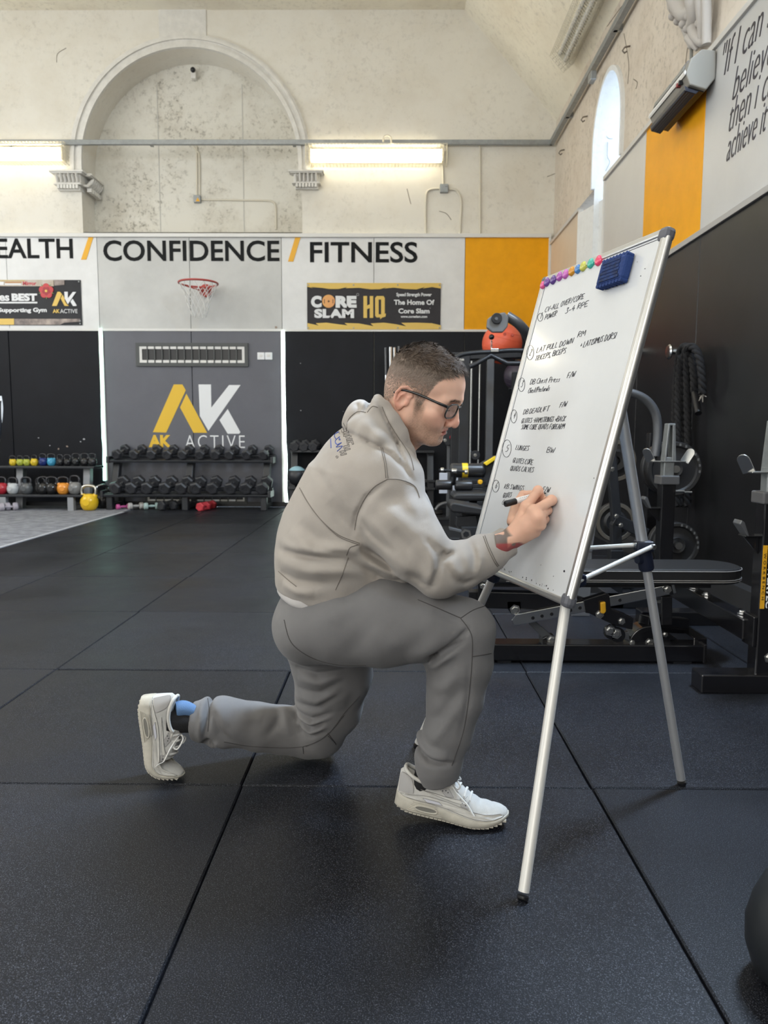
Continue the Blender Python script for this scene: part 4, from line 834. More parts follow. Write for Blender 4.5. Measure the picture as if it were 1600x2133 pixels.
# ---- the bench rack: two uprights joined by a low beam that runs along Y ----
XU = 1.40
bk = thing('bench_rack', (XU, 3.3, 0), 'black weight bench rack with silver bar catchers at the right edge', 'rack')
yn_, yf_ = 2.83, 3.86
def upright(y, xpx, tag_):
    # xpx: photo column of its left side at mid height
    x = P(xpx, 1300, Y=y).x; zt_ = P(xpx, {0: 1008, 1: 1042}[tag_], Y=y).z
    return x, zt_
xn = P(1570, 1300, Y=yn_).x+.035; xf = P(1367, 1100, Y=yf_).x+.045
zn = P(1575, 1042, Y=yn_).z; zf = P(1380, 1004, Y=yf_).z
def column(x, y, zt, zpin, hk):
    M().box((x-.036, y-.036, .02), (x+.036, y+.036, zt)).build('upright', m_gloss, bk, bev=.005)
    M().box((x-.05, y-.05, zt-.012), (x+.05, y+.05, zt+.035)).build('collar', mat('grey_plastic_collar', (.10, .10, .105), .5), bk, bev=.006)
    M().box((x-.027, y-.027, zt), (x+.027, y+.027, zt+.13)).build('inner_post', m_steel, bk, bev=.004)
    z0 = zt+.105
    M().box((x-.09, y-.035, z0), (x+.085, y+.035, z0+.006)).build('cradle_plate', m_bolt, bk, bev=.002)
    for s_ in (-1, 1):
        c0 = Vector((x+s_*.086, y, z0)); uv = Vector((s_*.48, -.10, .87)).normalized(); wv = Vector((.62, -.62*s_*-1 if s_ < 0 else -.62, 0)).normalized(); wv = (wv-uv*wv.dot(uv)).normalized()
        out = [(-.024, 0), (.024, 0), (.024, .055)]+[(.024*math.cos(a), .055+.024*math.sin(a)) for a in np.linspace(.3, pi-.3, 7)]+[(-.024, .055)]
        q = M().prism([c0+wv*a+uv*b for a, b in out], uv.cross(wv)*.006); q.build('cradle_horn', m_bolt, bk, bev=.0015)
    h_ = .20
    M().prism([(x-.028, y-.03, z0), (x-.034+.02, y-.03, z0+h_), (x+.02, y-.03, z0+h_), (x+.012, y-.03, z0+h_-.012), (x-.004, y-.03, z0+h_-.012), (x-.018, y-.03, z0)], (0, .06, 0)).build('guide_fin', m_steel, bk, bev=.003)
    M().prism([(x+.012, y-.03, z0), (x+.008, y-.03, z0+h_-.01), (x+.022, y-.03, z0+h_), (x+.034, y-.03, z0)], (0, .06, 0)).build('guide_fin', m_steel, bk, bev=.003)
    # lower safety hook on the left side
    zh = zt-.14
    M().box((x-.10, y-.03, zh), (x-.03, y+.03, zh+.006)).build('hook_plate', m_gloss, bk, bev=.002)
    M().prism([(x-.09, y-.03, zh), (x-.125, y-.03, zh+.05), (x-.118, y-.03, zh+.066), (x-.105, y-.03, zh+.058), (x-.085, y-.03, zh+.005)], (0, .06, 0)).build('hook_horn', m_gun, bk, bev=.003)
    M().prism([(x-.095, y-.006, zh), (x-.036, y-.006, zh), (x-.036, y-.006, zh-.07)], (0, .012, 0)).build('hook_gusset', m_gloss, bk, bev=.002)
    M().tube([(x+.03, y-.045, zt-.045), (x+.075, y-.045, zt-.045)], .007, 8).build('locking_pin', m_bolt, bk); M().tube([(x+.075, y-.045, zt-.05), (x+.115, y-.045, zt-.05)], .006, 8).build('locking_pin', m_bolt, bk)
column(xf, yf_, zf, 0, 0); column(xn, yn_, zn, 0, 0)
# sign on the near upright
sx0, sx1 = xn-.034, xn+.034; yS = yn_-.0375
zt1_, zb1_ = P(1578, 1136, Y=yS).z, P(1578, 1268, Y=yS).z
M().box((sx0, yS-.0005, zb1_), (sx0+.017, yS+.001, zt1_)).build('sign_stripe', m_amber, bk)
FS = frame((0, yS-.0015, 0), (0, 0, -1), (1, 0, 0))   # reads downwards
text_obj('POWERTEC', 'sign_lettering', FS, -(zt1_-.028), -zb1_, sx0+.021, sx0+.043, m_letterw, .001, .035, bk, .15)
text_obj('WORKBENCH', 'sign_lettering', frame((0, yS-.002, 0), (0, 0, -1), (1, 0, 0)), -(zt1_-.03), -(zb1_+.035), sx0+.004, sx0+.013, m_black, .0008, .0, bk, 0, 1.6)
c_ = Vector((sx0+.032, yS-.001, zt1_-.012))
M().lathe([(.006, 0), (.006, .001), (.0105, .001), (.0105, 0)], c_, (0, -1, 0), 18).build('sign_emblem', m_letterw, bk)
M().box(c_+Vector((-.014, -.001, -.002)), c_+Vector((.014, .0, .002))).build('sign_emblem', m_letterw, bk)
# low beam, feet, bolts
xb = (xn+xf)/2-.0; zb0 = P(1400, 1290, Y=3.6).z
M().beam((xn-.03, yn_+.03, .235), (xf-.0, yf_-.03, .235), .065, .085).build('low_beam', m_gloss, bk, bev=.005)
for f in (.60, .45): 
    p = Vector((xn-.03, yn_+.03, .28)).lerp(Vector((xf, yf_-.03, .28)), f); M().lathe([(0, .014), (.011, .014), (.013, .010), (.013, .003), (.02, .003), (.02, 0)], p, (0, 0, 1), 8).build('bolt', m_bolt, bk)
p = Vector((xn-.03, yn_+.03, .28)).lerp(Vector((xf, yf_-.03, .28)), .08); M().lathe([(0, .014), (.011, .014), (.013, .010), (.013, .003), (.02, .003), (.02, 0)], p, (0, 0, 1), 8).build('bolt', m_bolt, bk)
fx = P(1500, 1478, Z=0).x
M().box((fx, yn_-.05, 0), (fx+.62, yn_+.05, .075)).build('front_foot', m_gloss, bk, bev=.005)
M().box((xf-.12, yf_-.05, 0), (xf+.45, yf_+.05, .075)).build('rear_foot', m_gloss, bk, bev=.005)
for z in (.14, .37): bolt((xn+.015, yn_-.036, z), bk, .014)
M().box((xn-.05, yn_-.03, .18), (xn-.036, yn_+.06, .30)).build('beam_plate', m_gloss, bk, bev=.003)
# ---- the adjustable bench across the rack ----
YBn = 3.30
bn_ = thing('weight_bench', (P(1250, 1380, Y=3.2).x, YBn, 0), 'black padded flat bench with a chrome ladder bar behind the whiteboard', 'bench')
xl_, xr_ = P(985, 1180, Y=YBn).x, P(1536, 1190, Y=YBn).x
zp = P(1250, 1186, Y=YBn-.14).z; zq = P(1250, 1218, Y=YBn-.14).z
def pad(x0, x1, y0, y1, z0, z1, parent, nm='pad', rr=.12, m=m_vinyl, seg=6):
    out = []
    for (cx_, cy_, a0) in ((x1-rr, y1-rr, 0), (x0+rr, y1-rr, pi/2), (x0+rr, y0+rr, pi), (x1-rr, y0+rr, 1.5*pi)):
        for k_ in range(seg+1): a_ = a0+pi/2*k_/seg; out.append((cx_+rr*math.cos(a_), cy_+rr*math.sin(a_), z0))
    return M().prism(out, (0, 0, z1-z0)).build(nm, m, parent, bev=.010)
pad(xl_, xr_, YBn-.14, YBn+.14, zq, zp, bn_, rr=.13)
pts = [Vector((x, y, 0)) for x, y in [(xl_+.13, YBn-.142), (xr_-.13, YBn-.142)]+[(xr_-.13+.132*math.sin(a), YBn-.01-.132*math.cos(a)) for a in np.linspace(.2, pi/2, 6)]]
for dz in (.012, .020): M().tube([p+Vector((0, 0, zq+dz)) for p in pts], .0022, 5).build('piping', mat('grey_piping', (.28, .27, .26), .5), bn_)
M().tube([p+Vector((0, 0, zp-.008)) for p in pts], .0022, 5).build('piping', mat('grey_piping', (0, 0, 0)), bn_)
M().box((xl_+.06, YBn-.10, zq-.02), (xr_-.16, YBn+.10, zq-.002)).build('pad_board', m_black, bn_)
Yf = YBn-.07
M().beam(P(975, 1246, Y=Yf), P(1190, 1252, Y=Yf), .06, .075).build('seat_beam', m_gloss, bn_, bev=.004)
M().beam(P(1190, 1248, Y=Yf), P(1300, 1290, Y=Yf), .05, .05).build('seat_beam', m_gloss, bn_, bev=.004)
lad = [(1066, 1292), (1074, 1280), (1405, 1216), (1410, 1236), (1080, 1303), (1070, 1303)]
plate_px(lad, Yf-.045, .012, bn_, m_chrome, 'ladder_bar')
for x, y in ((1110, 1287), (1129, 1283), (1149, 1279), (1188, 1271), (1208, 1266), (1291, 1250)): disc(P(x, y, Y=Yf-.0445), .008, .003, (0, -1, 0), m_black, bn_, 'ladder_hole', 12)
plate_px([(1056, 1252), (1086, 1252), (1086, 1268), (1080, 1280), (1066, 1280), (1056, 1266)], Yf-.03, .05, bn_, m_gloss, 'pivot_bracket'); bolt(P(1073, 1270, Y=Yf-.031), bn_, .016)
plate_px([(1100, 1298), (1116, 1295), (1156, 1330), (1150, 1342), (1136, 1334)], Yf-.02, .04, bn_, m_gun, 'strut'); plate_px([(1130, 1330), (1140, 1326), (1158, 1328), (1160, 1345), (1158, 1350), (1130, 1350)], Yf-.04, .08, bn_, m_gloss, 'strut_bracket'); bolt(P(1149, 1333, Y=Yf-.041), bn_, .015)
plate_px([(1216, 1250), (1262, 1236), (1270, 1240), (1273, 1268), (1320, 1288), (1318, 1312), (1286, 1305), (1228, 1278), (1220, 1277)], Yf-.055, .04, bn_, m_gloss, 'clamp_block')
plate_px([(1252, 1256), (1262, 1254), (1263, 1274), (1259, 1279), (1253, 1278)], Yf-.075, .018, bn_, m_yelp, 'yellow_pin_handle', .004)
bolt(P(1249, 1280, Y=Yf-.056), bn_, .013); bolt(P(1295, 1294, Y=Yf-.056), bn_, .011)
for x, y in ((1271, 1314), (1284, 1320)): disc(P(x, y, Y=Yf-.04), .033, .03, (0, -1, 0), m_gloss, bn_, 'roller'); bolt(P(x, y, Y=Yf-.07), bn_, .016)
plate_px([(1290, 1318), (1310, 1316), (1312, 1334), (1296, 1330)], Yf-.05, .03, bn_, m_gun, 'link_bar')
cw = P(1354, 1345, Y=Yf-.05); rw_ = P(1398, 1345, Y=Yf-.05).x-cw.x
M().prism([cw+Vector((rw_*math.cos(a), 0, rw_*math.sin(a)*.95)) for a in np.linspace(-.15, pi+.15, 24)], (0, .10, 0)).build('round_bracket', m_gloss, bn_, bev=.004)
for x, y in ((1354, 1339), (1317, 1338), (1386, 1322)): bolt(P(x, y, Y=Yf-.051), bn_, .014 if x == 1354 else .008)
M().beam(P(1385, 1240, Y=Yf), P(1385, 1300, Y=Yf), .05, .05, up=(1, 0, 0)).build('rear_post', m_gloss, bn_, bev=.004)
M().beam(P(1340, 1298, Y=Yf), P(1425, 1302, Y=Yf+.15), .06, .07).build('rear_beam', m_gloss, bn_, bev=.004); M().box(P(1370, 1250, Y=Yf-.02)+Vector((-.02, 0, -.01)), P(1382, 1256, Y=Yf-.02)+Vector((0, .04, 0))).build('clip', m_bolt, bn_)
plate_px([(1391, 1220), (1400, 1219), (1404, 1238), (1396, 1240)], Yf-.05, .05, bn_, m_gloss, 'pivot_bracket'); bolt(P(1391, 1228, Y=Yf-.052), bn_, .012)
za_ = P(1200, 1342, Y=3.14).z; M().box((P(1010, 1380, Y=3.15).x, 3.15, .01), (P(1471, 1380, Y=3.15).x, 3.25, .085)).build('floor_rail', m_gloss, bn_, bev=.005)
M().box((P(1471, 1380, Y=3.15).x-.015, 3.145, .005), (P(1471, 1380, Y=3.15).x, 3.255, .09)).build('end_cap', m_black, bn_, bev=.004)
M().box((xl_+.1, 3.16, .0), (xl_+.16, 3.24, .012)).build('rubber_foot', m_rackblk, bn_); M().box((1.25, 3.16, .0), (1.33, 3.24, .012)).build('rubber_foot', m_rackblk, bn_)
M().beam((P(1440, 1330, Y=3.3).x, 3.2, .075), (P(1440, 1330, Y=3.3).x, 3.75, .075), .06, .06).build('floor_rail', m_gloss, bn_, bev=.004)
for x in (1145, 1350): 
    xx = P(x, 1330, Y=Yf).x; M().box((xx-.03, 3.17, .08), (xx+.03, 3.27, P(x, 1345, Y=Yf).z+.03)).build('rail_bracket', m_gloss, bn_, bev=.003)
# left end bits of the bench (leg hold-down bracket with bolts)
plate_px([(996, 1204), (1012, 1204), (1012, 1258), (996, 1262)], Yf-.06, .08, bn_, m_gloss, 'end_bracket')
for x, y in ((1009, 1206), (1006, 1220)): bolt(P(x, y, Y=Yf-.062), bn_, .010)
# ---- plate tree with weight plates against the right wall ----
pt = thing('plate_tree', (1.86, 5.05, 0), 'black plate storage post holding weight plates by the right wall', 'rack')
M().beam((1.80, 5.08, .03), (1.80, 5.08, 1.02), .07, .07, up=(0, 1, 0)).build('post', m_gloss, pt, bev=.005)
M().box((1.60, 4.85, 0), (2.0, 5.28, .04)).build('base_plate', m_gloss, pt, bev=.006)
def wplate(x, y, rpx, lab, Y, th, n=1, label2=None):
    c = P(x, y, Y=Y); r = rpx*pxm(Y)
    M().tube([c+Vector((0, .35, 0)), c+Vector((0, -.03, 0))], .024, 14).build('storage_horn', m_bolt, pt)
    for k_ in range(n):
        yy = Y+k_*(th+.012); cc = P(x, y, Y=Y); cc = Vector((cc.x-.012*k_, yy, cc.z+.004*k_)); t = thing('weight_plate', cc, lab if k_ == 0 else label2, 'weight plate')
        M().lathe([(.026, 0), (.05, -.006), (.055, .004), (r*.52, .012), (r*.78, .012), (r*.84, .0), (r*.97, .0), (r, .006), (r, th*.9), (r*.96, th), (.026, th)], cc, (0, 1, 0), 44).build('disc', m_plate, t, smooth=35)
        M().lathe([(r*.86, 0), (r*.86, -.003), (r*.955, -.003), (r*.955, 0)], cc, (0, 1, 0), 44).build('raised_rim', mat('worn_rim', (.032, .031, .031), .5), t, smooth=35)
        for a_ in np.linspace(.5, 2.0, 7) if k_ == 0 else []:
            d_ = Vector((math.cos(a_-.6), 0, math.sin(a_-.6))); M().box(cc+d_*r*.9+Vector((-.006, -.005, -.008)), cc+d_*r*.9+Vector((.006, 0, .008))).build('raised_mark', mat('pale_cast_mark', (.16, .16, .16), .5), t)
wplate(1406, 977, 57, 'upper black weight plate on the storage post', 4.80, .05, 2, 'second black weight plate behind the upper one')
wplate(1411, 1136, 48, 'lower cast iron weight plate near the floor', 4.80, .05, 2, 'second cast iron plate behind the lower one')
# ---- leverage machine behind the whiteboard ----
lv = thing('leverage_machine', (1.2, 4.5, 0), 'dark plate loaded leverage machine behind the whiteboard', 'machine')
Ym = 4.5
M().tube(bez([P(1262, 808, Y=Ym), P(1310, 817, Y=Ym), P(1345, 832, Y=Ym), P(1366, 862, Y=Ym), P(1370, 905, Y=Ym), P(1365, 950, Y=Ym)], 6), .034, 12, flat=.75).build('handle_arm', m_gun, lv, smooth=60)
M().beam(P(1268, 905, Y=Ym), P(1284, 1085, Y=Ym), .055, .055, up=(1, 0, 0)).build('lever_arm', m_rackblk, lv, bev=.005); M().beam(P(1278, 1080, Y=Ym), P(1345, 1112, Y=Ym), .06, .07).build('lower_arm', m_rackblk, lv, bev=.005)
for x, y in ((1273, 952), (1275, 977), (1284, 1075), (1293, 1094)): bolt(P(x, y, Y=Ym-.04), lv, .011)
M().beam(P(1282, 1090, Y=Ym), P(1284, 1175, Y=Ym), .06, .06, up=(1, 0, 0)).build('post', m_rackblk, lv, bev=.005)
M().beam((P(1284, 1100, Y=Ym).x, Ym, .0), (P(1284, 1100, Y=Ym).x, Ym, .3), .08, .08, up=(0, 1, 0)).build('post', m_rackblk, lv, bev=.005)
M().box((.95, 4.2, 0), (1.6, 4.3, .07)).build('floor_bar', m_rackblk, lv, bev=.005); M().box((.95, 4.75, 0), (1.6, 4.85, .07)).build('floor_bar', m_rackblk, lv, bev=.005); M().box((1.28, 4.2, 0), (1.36, 4.85, .07)).build('floor_bar', m_rackblk, lv, bev=.005)
M().prism([P(1190, 980, Y=4.0), P(1258, 980, Y=4.0), P(1234, 1150, Y=4.0), P(1190, 1150, Y=4.0)], (0, .03, 0)).build('grey_side_plate', mat('grey_powder_coat', (.17, .175, .19), .4), lv, bev=.004)
M().beam((P(1215, 1150, Y=4.0).x, 4.02, P(1215, 1148, Y=4.0).z), (P(1215, 1150, Y=4.0).x, 4.02, 0), .10, .03, up=(0, 1, 0)).build('grey_side_post', mat('grey_powder_coat', (0, 0, 0)), lv, bev=.004)
bolt(P(1224, 1122, Y=3.998), lv, .009)
def machine_plate(x, y, rpx, Y, lab, m=m_plate):
    c = P(x, y, Y=Y); r = rpx*pxm(Y); t = thing('weight_plate', c, lab, 'weight plate')
    M().lathe([(.028, .0), (.06, -.004), (r*.6, .008), (r*.82, .008), (r*.86, 0), (r, .004), (r, .035), (r*.95, .04), (.028, .04)], c, (0, 1, 0), 40).build('disc', m, t, smooth=35)
    M().lathe([(r*.78, .006), (r*.80, -.002), (r*.96, -.002), (r*.98, .006)], c, (0, 1, 0), 40).build('worn_rim', mat('tan_worn_rim', (.13, .115, .095), .55), t, smooth=35)
machine_plate(1283, 960, 44, 4.62, 'worn weight plate with a tan rim on the leverage machine'); machine_plate(1283, 1088, 42, 4.62, 'black weight plate low on the leverage machine')
# ---- cable machine (lat pulldown) between the man and the board ----
cm = thing('cable_machine', (1.0, 7.2, 0), 'tall black cable pulldown machine behind the man', 'machine')
Yc = 7.2; Ych = 6.6
zc = P(1000, 742, Y=Yc).z
def post(x, y0, Y, w_, m=m_rackblk, nm='upright', z0=0): 
    a = P(x, y0, Y=Y); M().box((a.x-w_/2, Y-w_/2, z0), (a.x+w_/2, Y+w_/2, a.z)).build(nm, m, cm, bev=.006)
post(968, 735, Yc, .10); post(1022, 735, Yc, .07, m_gun); post(1078, 775, Yc+.3, .10); post(950, 735, Yc+.5, .09)
M().beam(P(960, 742, Y=Yc), P(1085, 738, Y=Yc), .09, .07).build('top_beam', m_rackblk, cm, bev=.006)
for x in (983, 1000):
    a = P(x, 752, Y=Yc-.1); M().tube([a, (a.x, a.y, P(x, 966, Y=Yc-.1).z-.3)], .012, 10).build('guide_rod', m_chrome, cm)
for i in range(12):
    z = .12+i*.042; p = P(992, 900, Y=Yc-.1); M().box((p.x-.13, p.y-.06, z), (p.x+.13, p.y+.06, z+.038)).build('stack_plate', m_rackblk, cm, bev=.004)
M().box((P(950, 1040, Y=Yc).x-.1, Yc-.5, 0), (P(1085, 1040, Y=Yc).x+.1, Yc+.4, .06)).build('base_frame', m_rackblk, cm, bev=.006)
disc(P(990, 948, Y=Yc-.12), .045, .03, (0, -1, 0), m_rackblk, cm, 'pulley'); bolt(P(990, 948, Y=Yc-.152), cm, .012)
# head with pulley and swan-neck arm
M().tube(bez([P(1130, 760, Y=Ych+.3), P(1108, 712, Y=Ych+.15), P(1084, 678, Y=Ych), P(1056, 658, Y=Ych)], 6), [.05]*19, 12, flat=.8).build('swan_neck_arm', m_gun, cm, smooth=60)
hd = [(1016, 664), (1030, 654), (1052, 650), (1060, 660), (1058, 680), (1048, 692), (1026, 692), (1014, 682)]
plate_px(hd, Ych-.10, .05, cm, mat('grey_pulley_cheek', (.17, .175, .18), .4), 'pulley_cheek', .01); plate_px(hd, Ych+.04, .03, cm, mat('grey_pulley_cheek', (0, 0, 0)), 'pulley_cheek', .01)
disc(P(1034, 664, Y=Ych-.10), .046, .035, (0, -1, 0), m_black, cm, 'pulley_knob'); disc(P(1034, 664, Y=Ych-.135), .014, .008, (0, -1, 0), m_gun, cm, 'knob_cap')
M().tube([P(1120, 745, Y=Ych+.3), (P(1120, 745, Y=Yc).x, Yc+.25, P(1120, 740, Y=Yc).z-.1), (P(1120, 745, Y=Yc).x, Yc+.25, .06)], .05, 12).build('rear_mast', m_rackblk, cm)
# rubber stop, chain, clip
M().sphere(P(1024, 702, Y=Ych-.05), .024, 14, 10).build('rubber_stop', m_black, cm, smooth=60)
for i in range(6):
    p = P(1024, 709+4*i, Y=Ych-.05); M().tube([p+Vector((.007*math.cos(a)*(1 if i % 2 else .3), .007*math.cos(a)*(.3 if i % 2 else 1), .011*math.sin(a))) for a in np.linspace(0, 2*pi, 10)], .0028, 5).build('chain_link', m_bolt, cm, smooth=60)
lb = thing('lat_bar', P(1024, 738, Y=Ych-.05), 'black wide lat pulldown bar hanging on a chain in front of the orange ball', 'bar')
yl = Ych-.06
M().tube(bez([P(945, 748, Y=yl), P(965, 738, Y=yl), P(1000, 734, Y=yl), P(1024, 733, Y=yl), P(1060, 730, Y=yl), P(1092, 730, Y=yl)], 5), .020, 10).build('upper_bar', m_rackblk, lb, smooth=60)
M().tube([P(978, 764, Y=yl), P(992, 758, Y=yl), P(1023, 740, Y=yl), P(1056, 757, Y=yl), P(1090, 757, Y=yl)], .022, 10).build('lower_bar', m_rackblk, lb, smooth=60)
M().box(P(1023, 733, Y=yl-.03), P(1039, 726, Y=yl-.02)).build('snap_clip', m_bolt, lb, bev=.003); M().tube([P(1024, 724, Y=yl), P(1024, 742, Y=yl)], .008, 8).build('eye_bolt', m_bolt, lb)
M().box(P(958, 747, Y=yl-.01), P(966, 752, Y=yl+.02)).build('bar_tip', m_bolt, lb)
def ball(x, y, rpx, Y, col, nm, lab, rest):
    c = P(x, y, Y=Y); r = rpx*pxm(Y); t = thing(nm, c-Vector((0, 0, r)), lab, 'ball'); m = mat(nm+'_rubber', col, .38)
    M().sphere(c, r, 32, 20).build('ball_skin', m, t, smooth=60)
    for k_ in (-.6, -.3, 0, .3, .6): M().lathe([(r*math.sqrt(1-k_*k_)*1.0, r*(k_-.012)), (r*math.sqrt(1-k_*k_)*1.006, r*k_), (r*math.sqrt(1-k_*k_), r*(k_+.012))], c, (.25, -.2, 1), 32).build('rib', m, t, smooth=60)
    return c, r, t
YO = 8.6
c1, r1, t1 = ball(1046, 716, 41, YO, (.82, .13, .06), 'orange_ball', 'big orange red exercise ball behind the pulldown arm', 0)
for dx, dz in ((-.02, .35), (.35, .30)): disc(c1+Vector((r1*dx, -r1*.93, r1*dz)), r1*.07, .01, (0, -1, .2), mat('orange_valve', (.5, .06, .03), .5), t1, 'valve_dimple', 14)
p = c1+Vector((.0, -r1*.72, -r1*.74)); text_obj('UFC', 'ball_lettering', frame(p, (1, 0, 0), (0, -.65, .75)), -.12*r1/.24, .16*r1/.24, -.05, .05, m_black, .002, .05, t1) if False else None
for i in range(5): M().box(p+Vector((-.07+.035*i, -.004, -.012)), p+Vector((-.05+.035*i, .02, .02))).build('printed_mark', m_black, t1)
c2, r2_, t2 = ball(1082, 783, 32, YO-.1, (.045, .035, .055), 'purple_ball', 'dark purple exercise ball under the orange one', 0)
sh = thing('ball_rack', (c2.x, YO, 0), 'black tubular rack that carries the exercise balls', 'rack')
for cc, rr in ((c1, r1), (c2, r2_)):
    M().tube([cc+Vector((rr*.6*math.cos(a), rr*.6*math.sin(a), -rr*.83)) for a in np.linspace(0, 2*pi, 24)], .014, 8).build('ring', m_rackblk, sh, smooth=60)
    M().tube([cc+Vector((rr*.6, 0, -rr*.83)), (cc.x+.42, cc.y+.1, cc.z-rr*.83)], .014, 8).build('arm', m_rackblk, sh)
M().tube([(c1.x+.42, YO+.05, 0), (c1.x+.42, YO+.05, c1.z)], .03, 10).build('pole', m_rackblk, sh); M().lathe([(0, .03), (.25, .03), (.27, 0)], (c1.x+.42, YO+.05, 0), (0, 0, 1), 24).build('foot', m_rackblk, sh)
# silver bars stored upright behind the man's head
br = thing('bar_holder', (P(822, 1040, Y=9.9).x, 9.95, 0), 'black floor holder for upright barbells behind the head', 'rack')
M().box((P(800, 1040, Y=9.9).x, 9.8, 0), (P(850, 1040, Y=9.9).x, 10.05, .18)).build('holder_block', m_rackblk, br, bev=.01)
for x0, x1, r, m, lab, tp in ((803, 806, .014, m_gun, 'dark upright barbell leftmost behind the head', 724), (814, 816, .025, m_chrome, 'bright chrome upright barbell behind the head', 723), (822, 824, .02, m_chrome, 'second chrome upright barbell behind the head', 724), (831, 832, .016, m_gun, 'dark upright barbell close to the head', 721)):
    a, b = P(x0, tp, Y=9.92), P(x1, 900, Y=9.92); d_ = (b-a)/(b.z-a.z); e = a+d_*(.16-a.z)
    t = thing('barbell', e, lab, 'barbell'); M().tube([e, e.lerp(a, .82)], .014, 10).build('shaft', m_chrome, t); M().tube([e.lerp(a, .82), a], r, 14).build('sleeve', m, t)
# adjustable column with the red knob
ac = thing('cable_column', (P(938, 1045, Y=8.8).x, 8.8, 0), 'slim black cable column with a red knob beside the chin', 'machine')
a = P(939, 800, Y=8.8)
M().box((a.x-.035, 8.77, .03), (a.x+.0, 8.83, a.z)).build('column', m_gun, ac, bev=.004); M().box((a.x+.005, 8.77, .03), (a.x+.04, 8.83, a.z)).build('column', m_rackblk, ac, bev=.004)
plate_px([(928, 893), (945, 888), (950, 905), (945, 925), (930, 928), (922, 915)], 8.70, .05, ac, m_rackblk, 'carriage'); M().sphere(P(942, 911, Y=8.66), .032, 14, 10).build('red_knob', mat('red_plastic', (.55, .03, .05), .35), ac, smooth=60)
for x, y in ((928, 901), (927, 917)): bolt(P(x, y, Y=8.7), ac, .014)
M().tube(bez([P(908, 1062, Y=8.6), P(915, 1053, Y=8.6), P(928, 1048, Y=8.6), P(945, 1048, Y=8.6)], 6), .022, 8).build('base_arc', m_gun, ac, smooth=60); M().box((a.x-.2, 8.6, 0), (a.x+.4, 8.9, .035)).build('base', m_rackblk, ac, bev=.006)
tr = thing('weight_plate', P(897, 1056, Y=9.2), 'black weight plate with a shiny edge lying on the floor by the column', 'weight plate')
c_ = P(893, 1053, Y=9.3); c_.z = .0; M().lathe([(.03, .045), (.12, .045), (.16, .05), (.175, .045), (.18, .02), (.17, 0), (.03, 0)], c_, (0, 0, 1), 32).build('disc', m_plate, tr, smooth=35); M().lathe([(.176, .043), (.183, .035), (.183, .02)], c_, (0, 0, 1), 32).build('shiny_rim', m_bolt, tr, smooth=60)
# leg extension bench seen left of the whiteboard
le = thing('leg_extension_bench', (P(990, 1100, Y=5.6).x, 5.6, 0), 'black leg extension bench with roller pads and a yellow band', 'machine')
Yl = 5.6
def roll(x0, x1, y, rpx, Y, nm, m=m_vinyl, ends=True):
    a, b = P(x0, y, Y=Y), P(x1, y, Y=Y); r = rpx*pxm(Y); L_ = (b-a).length
    q = M(); q.lathe([(0, 0), (r*.6, 0), (r*.93, L_*.03), (r, L_*.1), (r, L_*.9), (r*.93, L_*.97), (r*.6, L_), (0, L_)], a, b-a, 24); return q.build(nm, m, le, smooth=60)
roll(937, 1010, 980, 15, Yl, 'roller_pad')
a, b = P(962, 980, Y=Yl), P(974, 980, Y=Yl); M().lathe([(15.5*pxm(Yl), 0), (15.5*pxm(Yl), (b-a).length)], a, b-a, 24).build('yellow_band', m_bandy, le, smooth=60)
M().prism([P(1008, 965, Y=Yl-.05), P(1032, 950, Y=Yl-.05), P(1036, 955, Y=Yl-.05), P(1014, 970, Y=Yl-.05)], (0, .05, 0)).build('yellow_stripe', m_bandy, le, bev=.003)
M().prism([P(1002, 965, Y=Yl), P(1035, 948, Y=Yl), P(1045, 1000, Y=Yl), P(1010, 1015, Y=Yl)], (0, .10, 0)).build('side_plate', m_rackblk, le, bev=.01)
roll(907, 942, 1010, 10.5, Yl-.1, 'ankle_roller'); roll(947, 985, 1011, 10.5, Yl-.1, 'ankle_roller')
M().tube([P(915, 979, Y=Yl-.25), P(970, 982, Y=Yl-.25)], .010, 10).build('cross_bar', m_rackblk, le)
for x, y in ((918, 979), (941, 981), (945, 981), (968, 983)): M().lathe([(0, 0), (.016, 0), (.018, .006), (.018, .022), (0, .024)], P(x, y, Y=Yl-.26), (1, 0, 0), 14).build('chrome_cap', m_chrome, le, smooth=60)
M().tube(bez([P(944, 983, Y=Yl-.25), P(947, 995, Y=Yl-.2), P(944, 1008, Y=Yl-.1)], 5), .014, 8).build('bracket_arm', m_rackblk, le)
M().box(P(915, 1028, Y=Yl+.3), P(932, 985, Y=Yl+.32)).build('white_shroud', mat('grey_white_panel', (.45, .46, .5), .5), le, bev=.003); M().box(P(943, 1028, Y=Yl+.3), P(954, 985, Y=Yl+.32)).build('white_shroud', mat('grey_white_panel', (0, 0, 0)), le, bev=.003)
M().lathe([(0, 0), (.018, 0), (.02, .012), (.014, .03), (0, .032)], P(1000, 1004, Y=Yl-.12), (0, -1, 0), 14).build('orange_knob', m_yelp, le, smooth=60); M().tube([P(1000, 1004, Y=Yl-.12), P(1012, 1004, Y=Yl-.05)], .006, 6).build('knob_stem', m_bolt, le)
def cushion(pts, Y0, dep, nm):
    return M().prism([P(x, y, Y=Y0) for x, y in pts], (0, dep, 0)).build(nm, m_vinyl, le, bev=.018)
cushion([(944, 1030), (952, 1027), (1020, 1027), (1020, 1043), (950, 1044), (944, 1042)], Yl-.35, .30, 'seat_cushion')
cushion([(937, 1050), (944, 1046), (1008, 1058), (1008, 1074), (942, 1068), (937, 1062)], Yl-.75, .28, 'front_cushion')
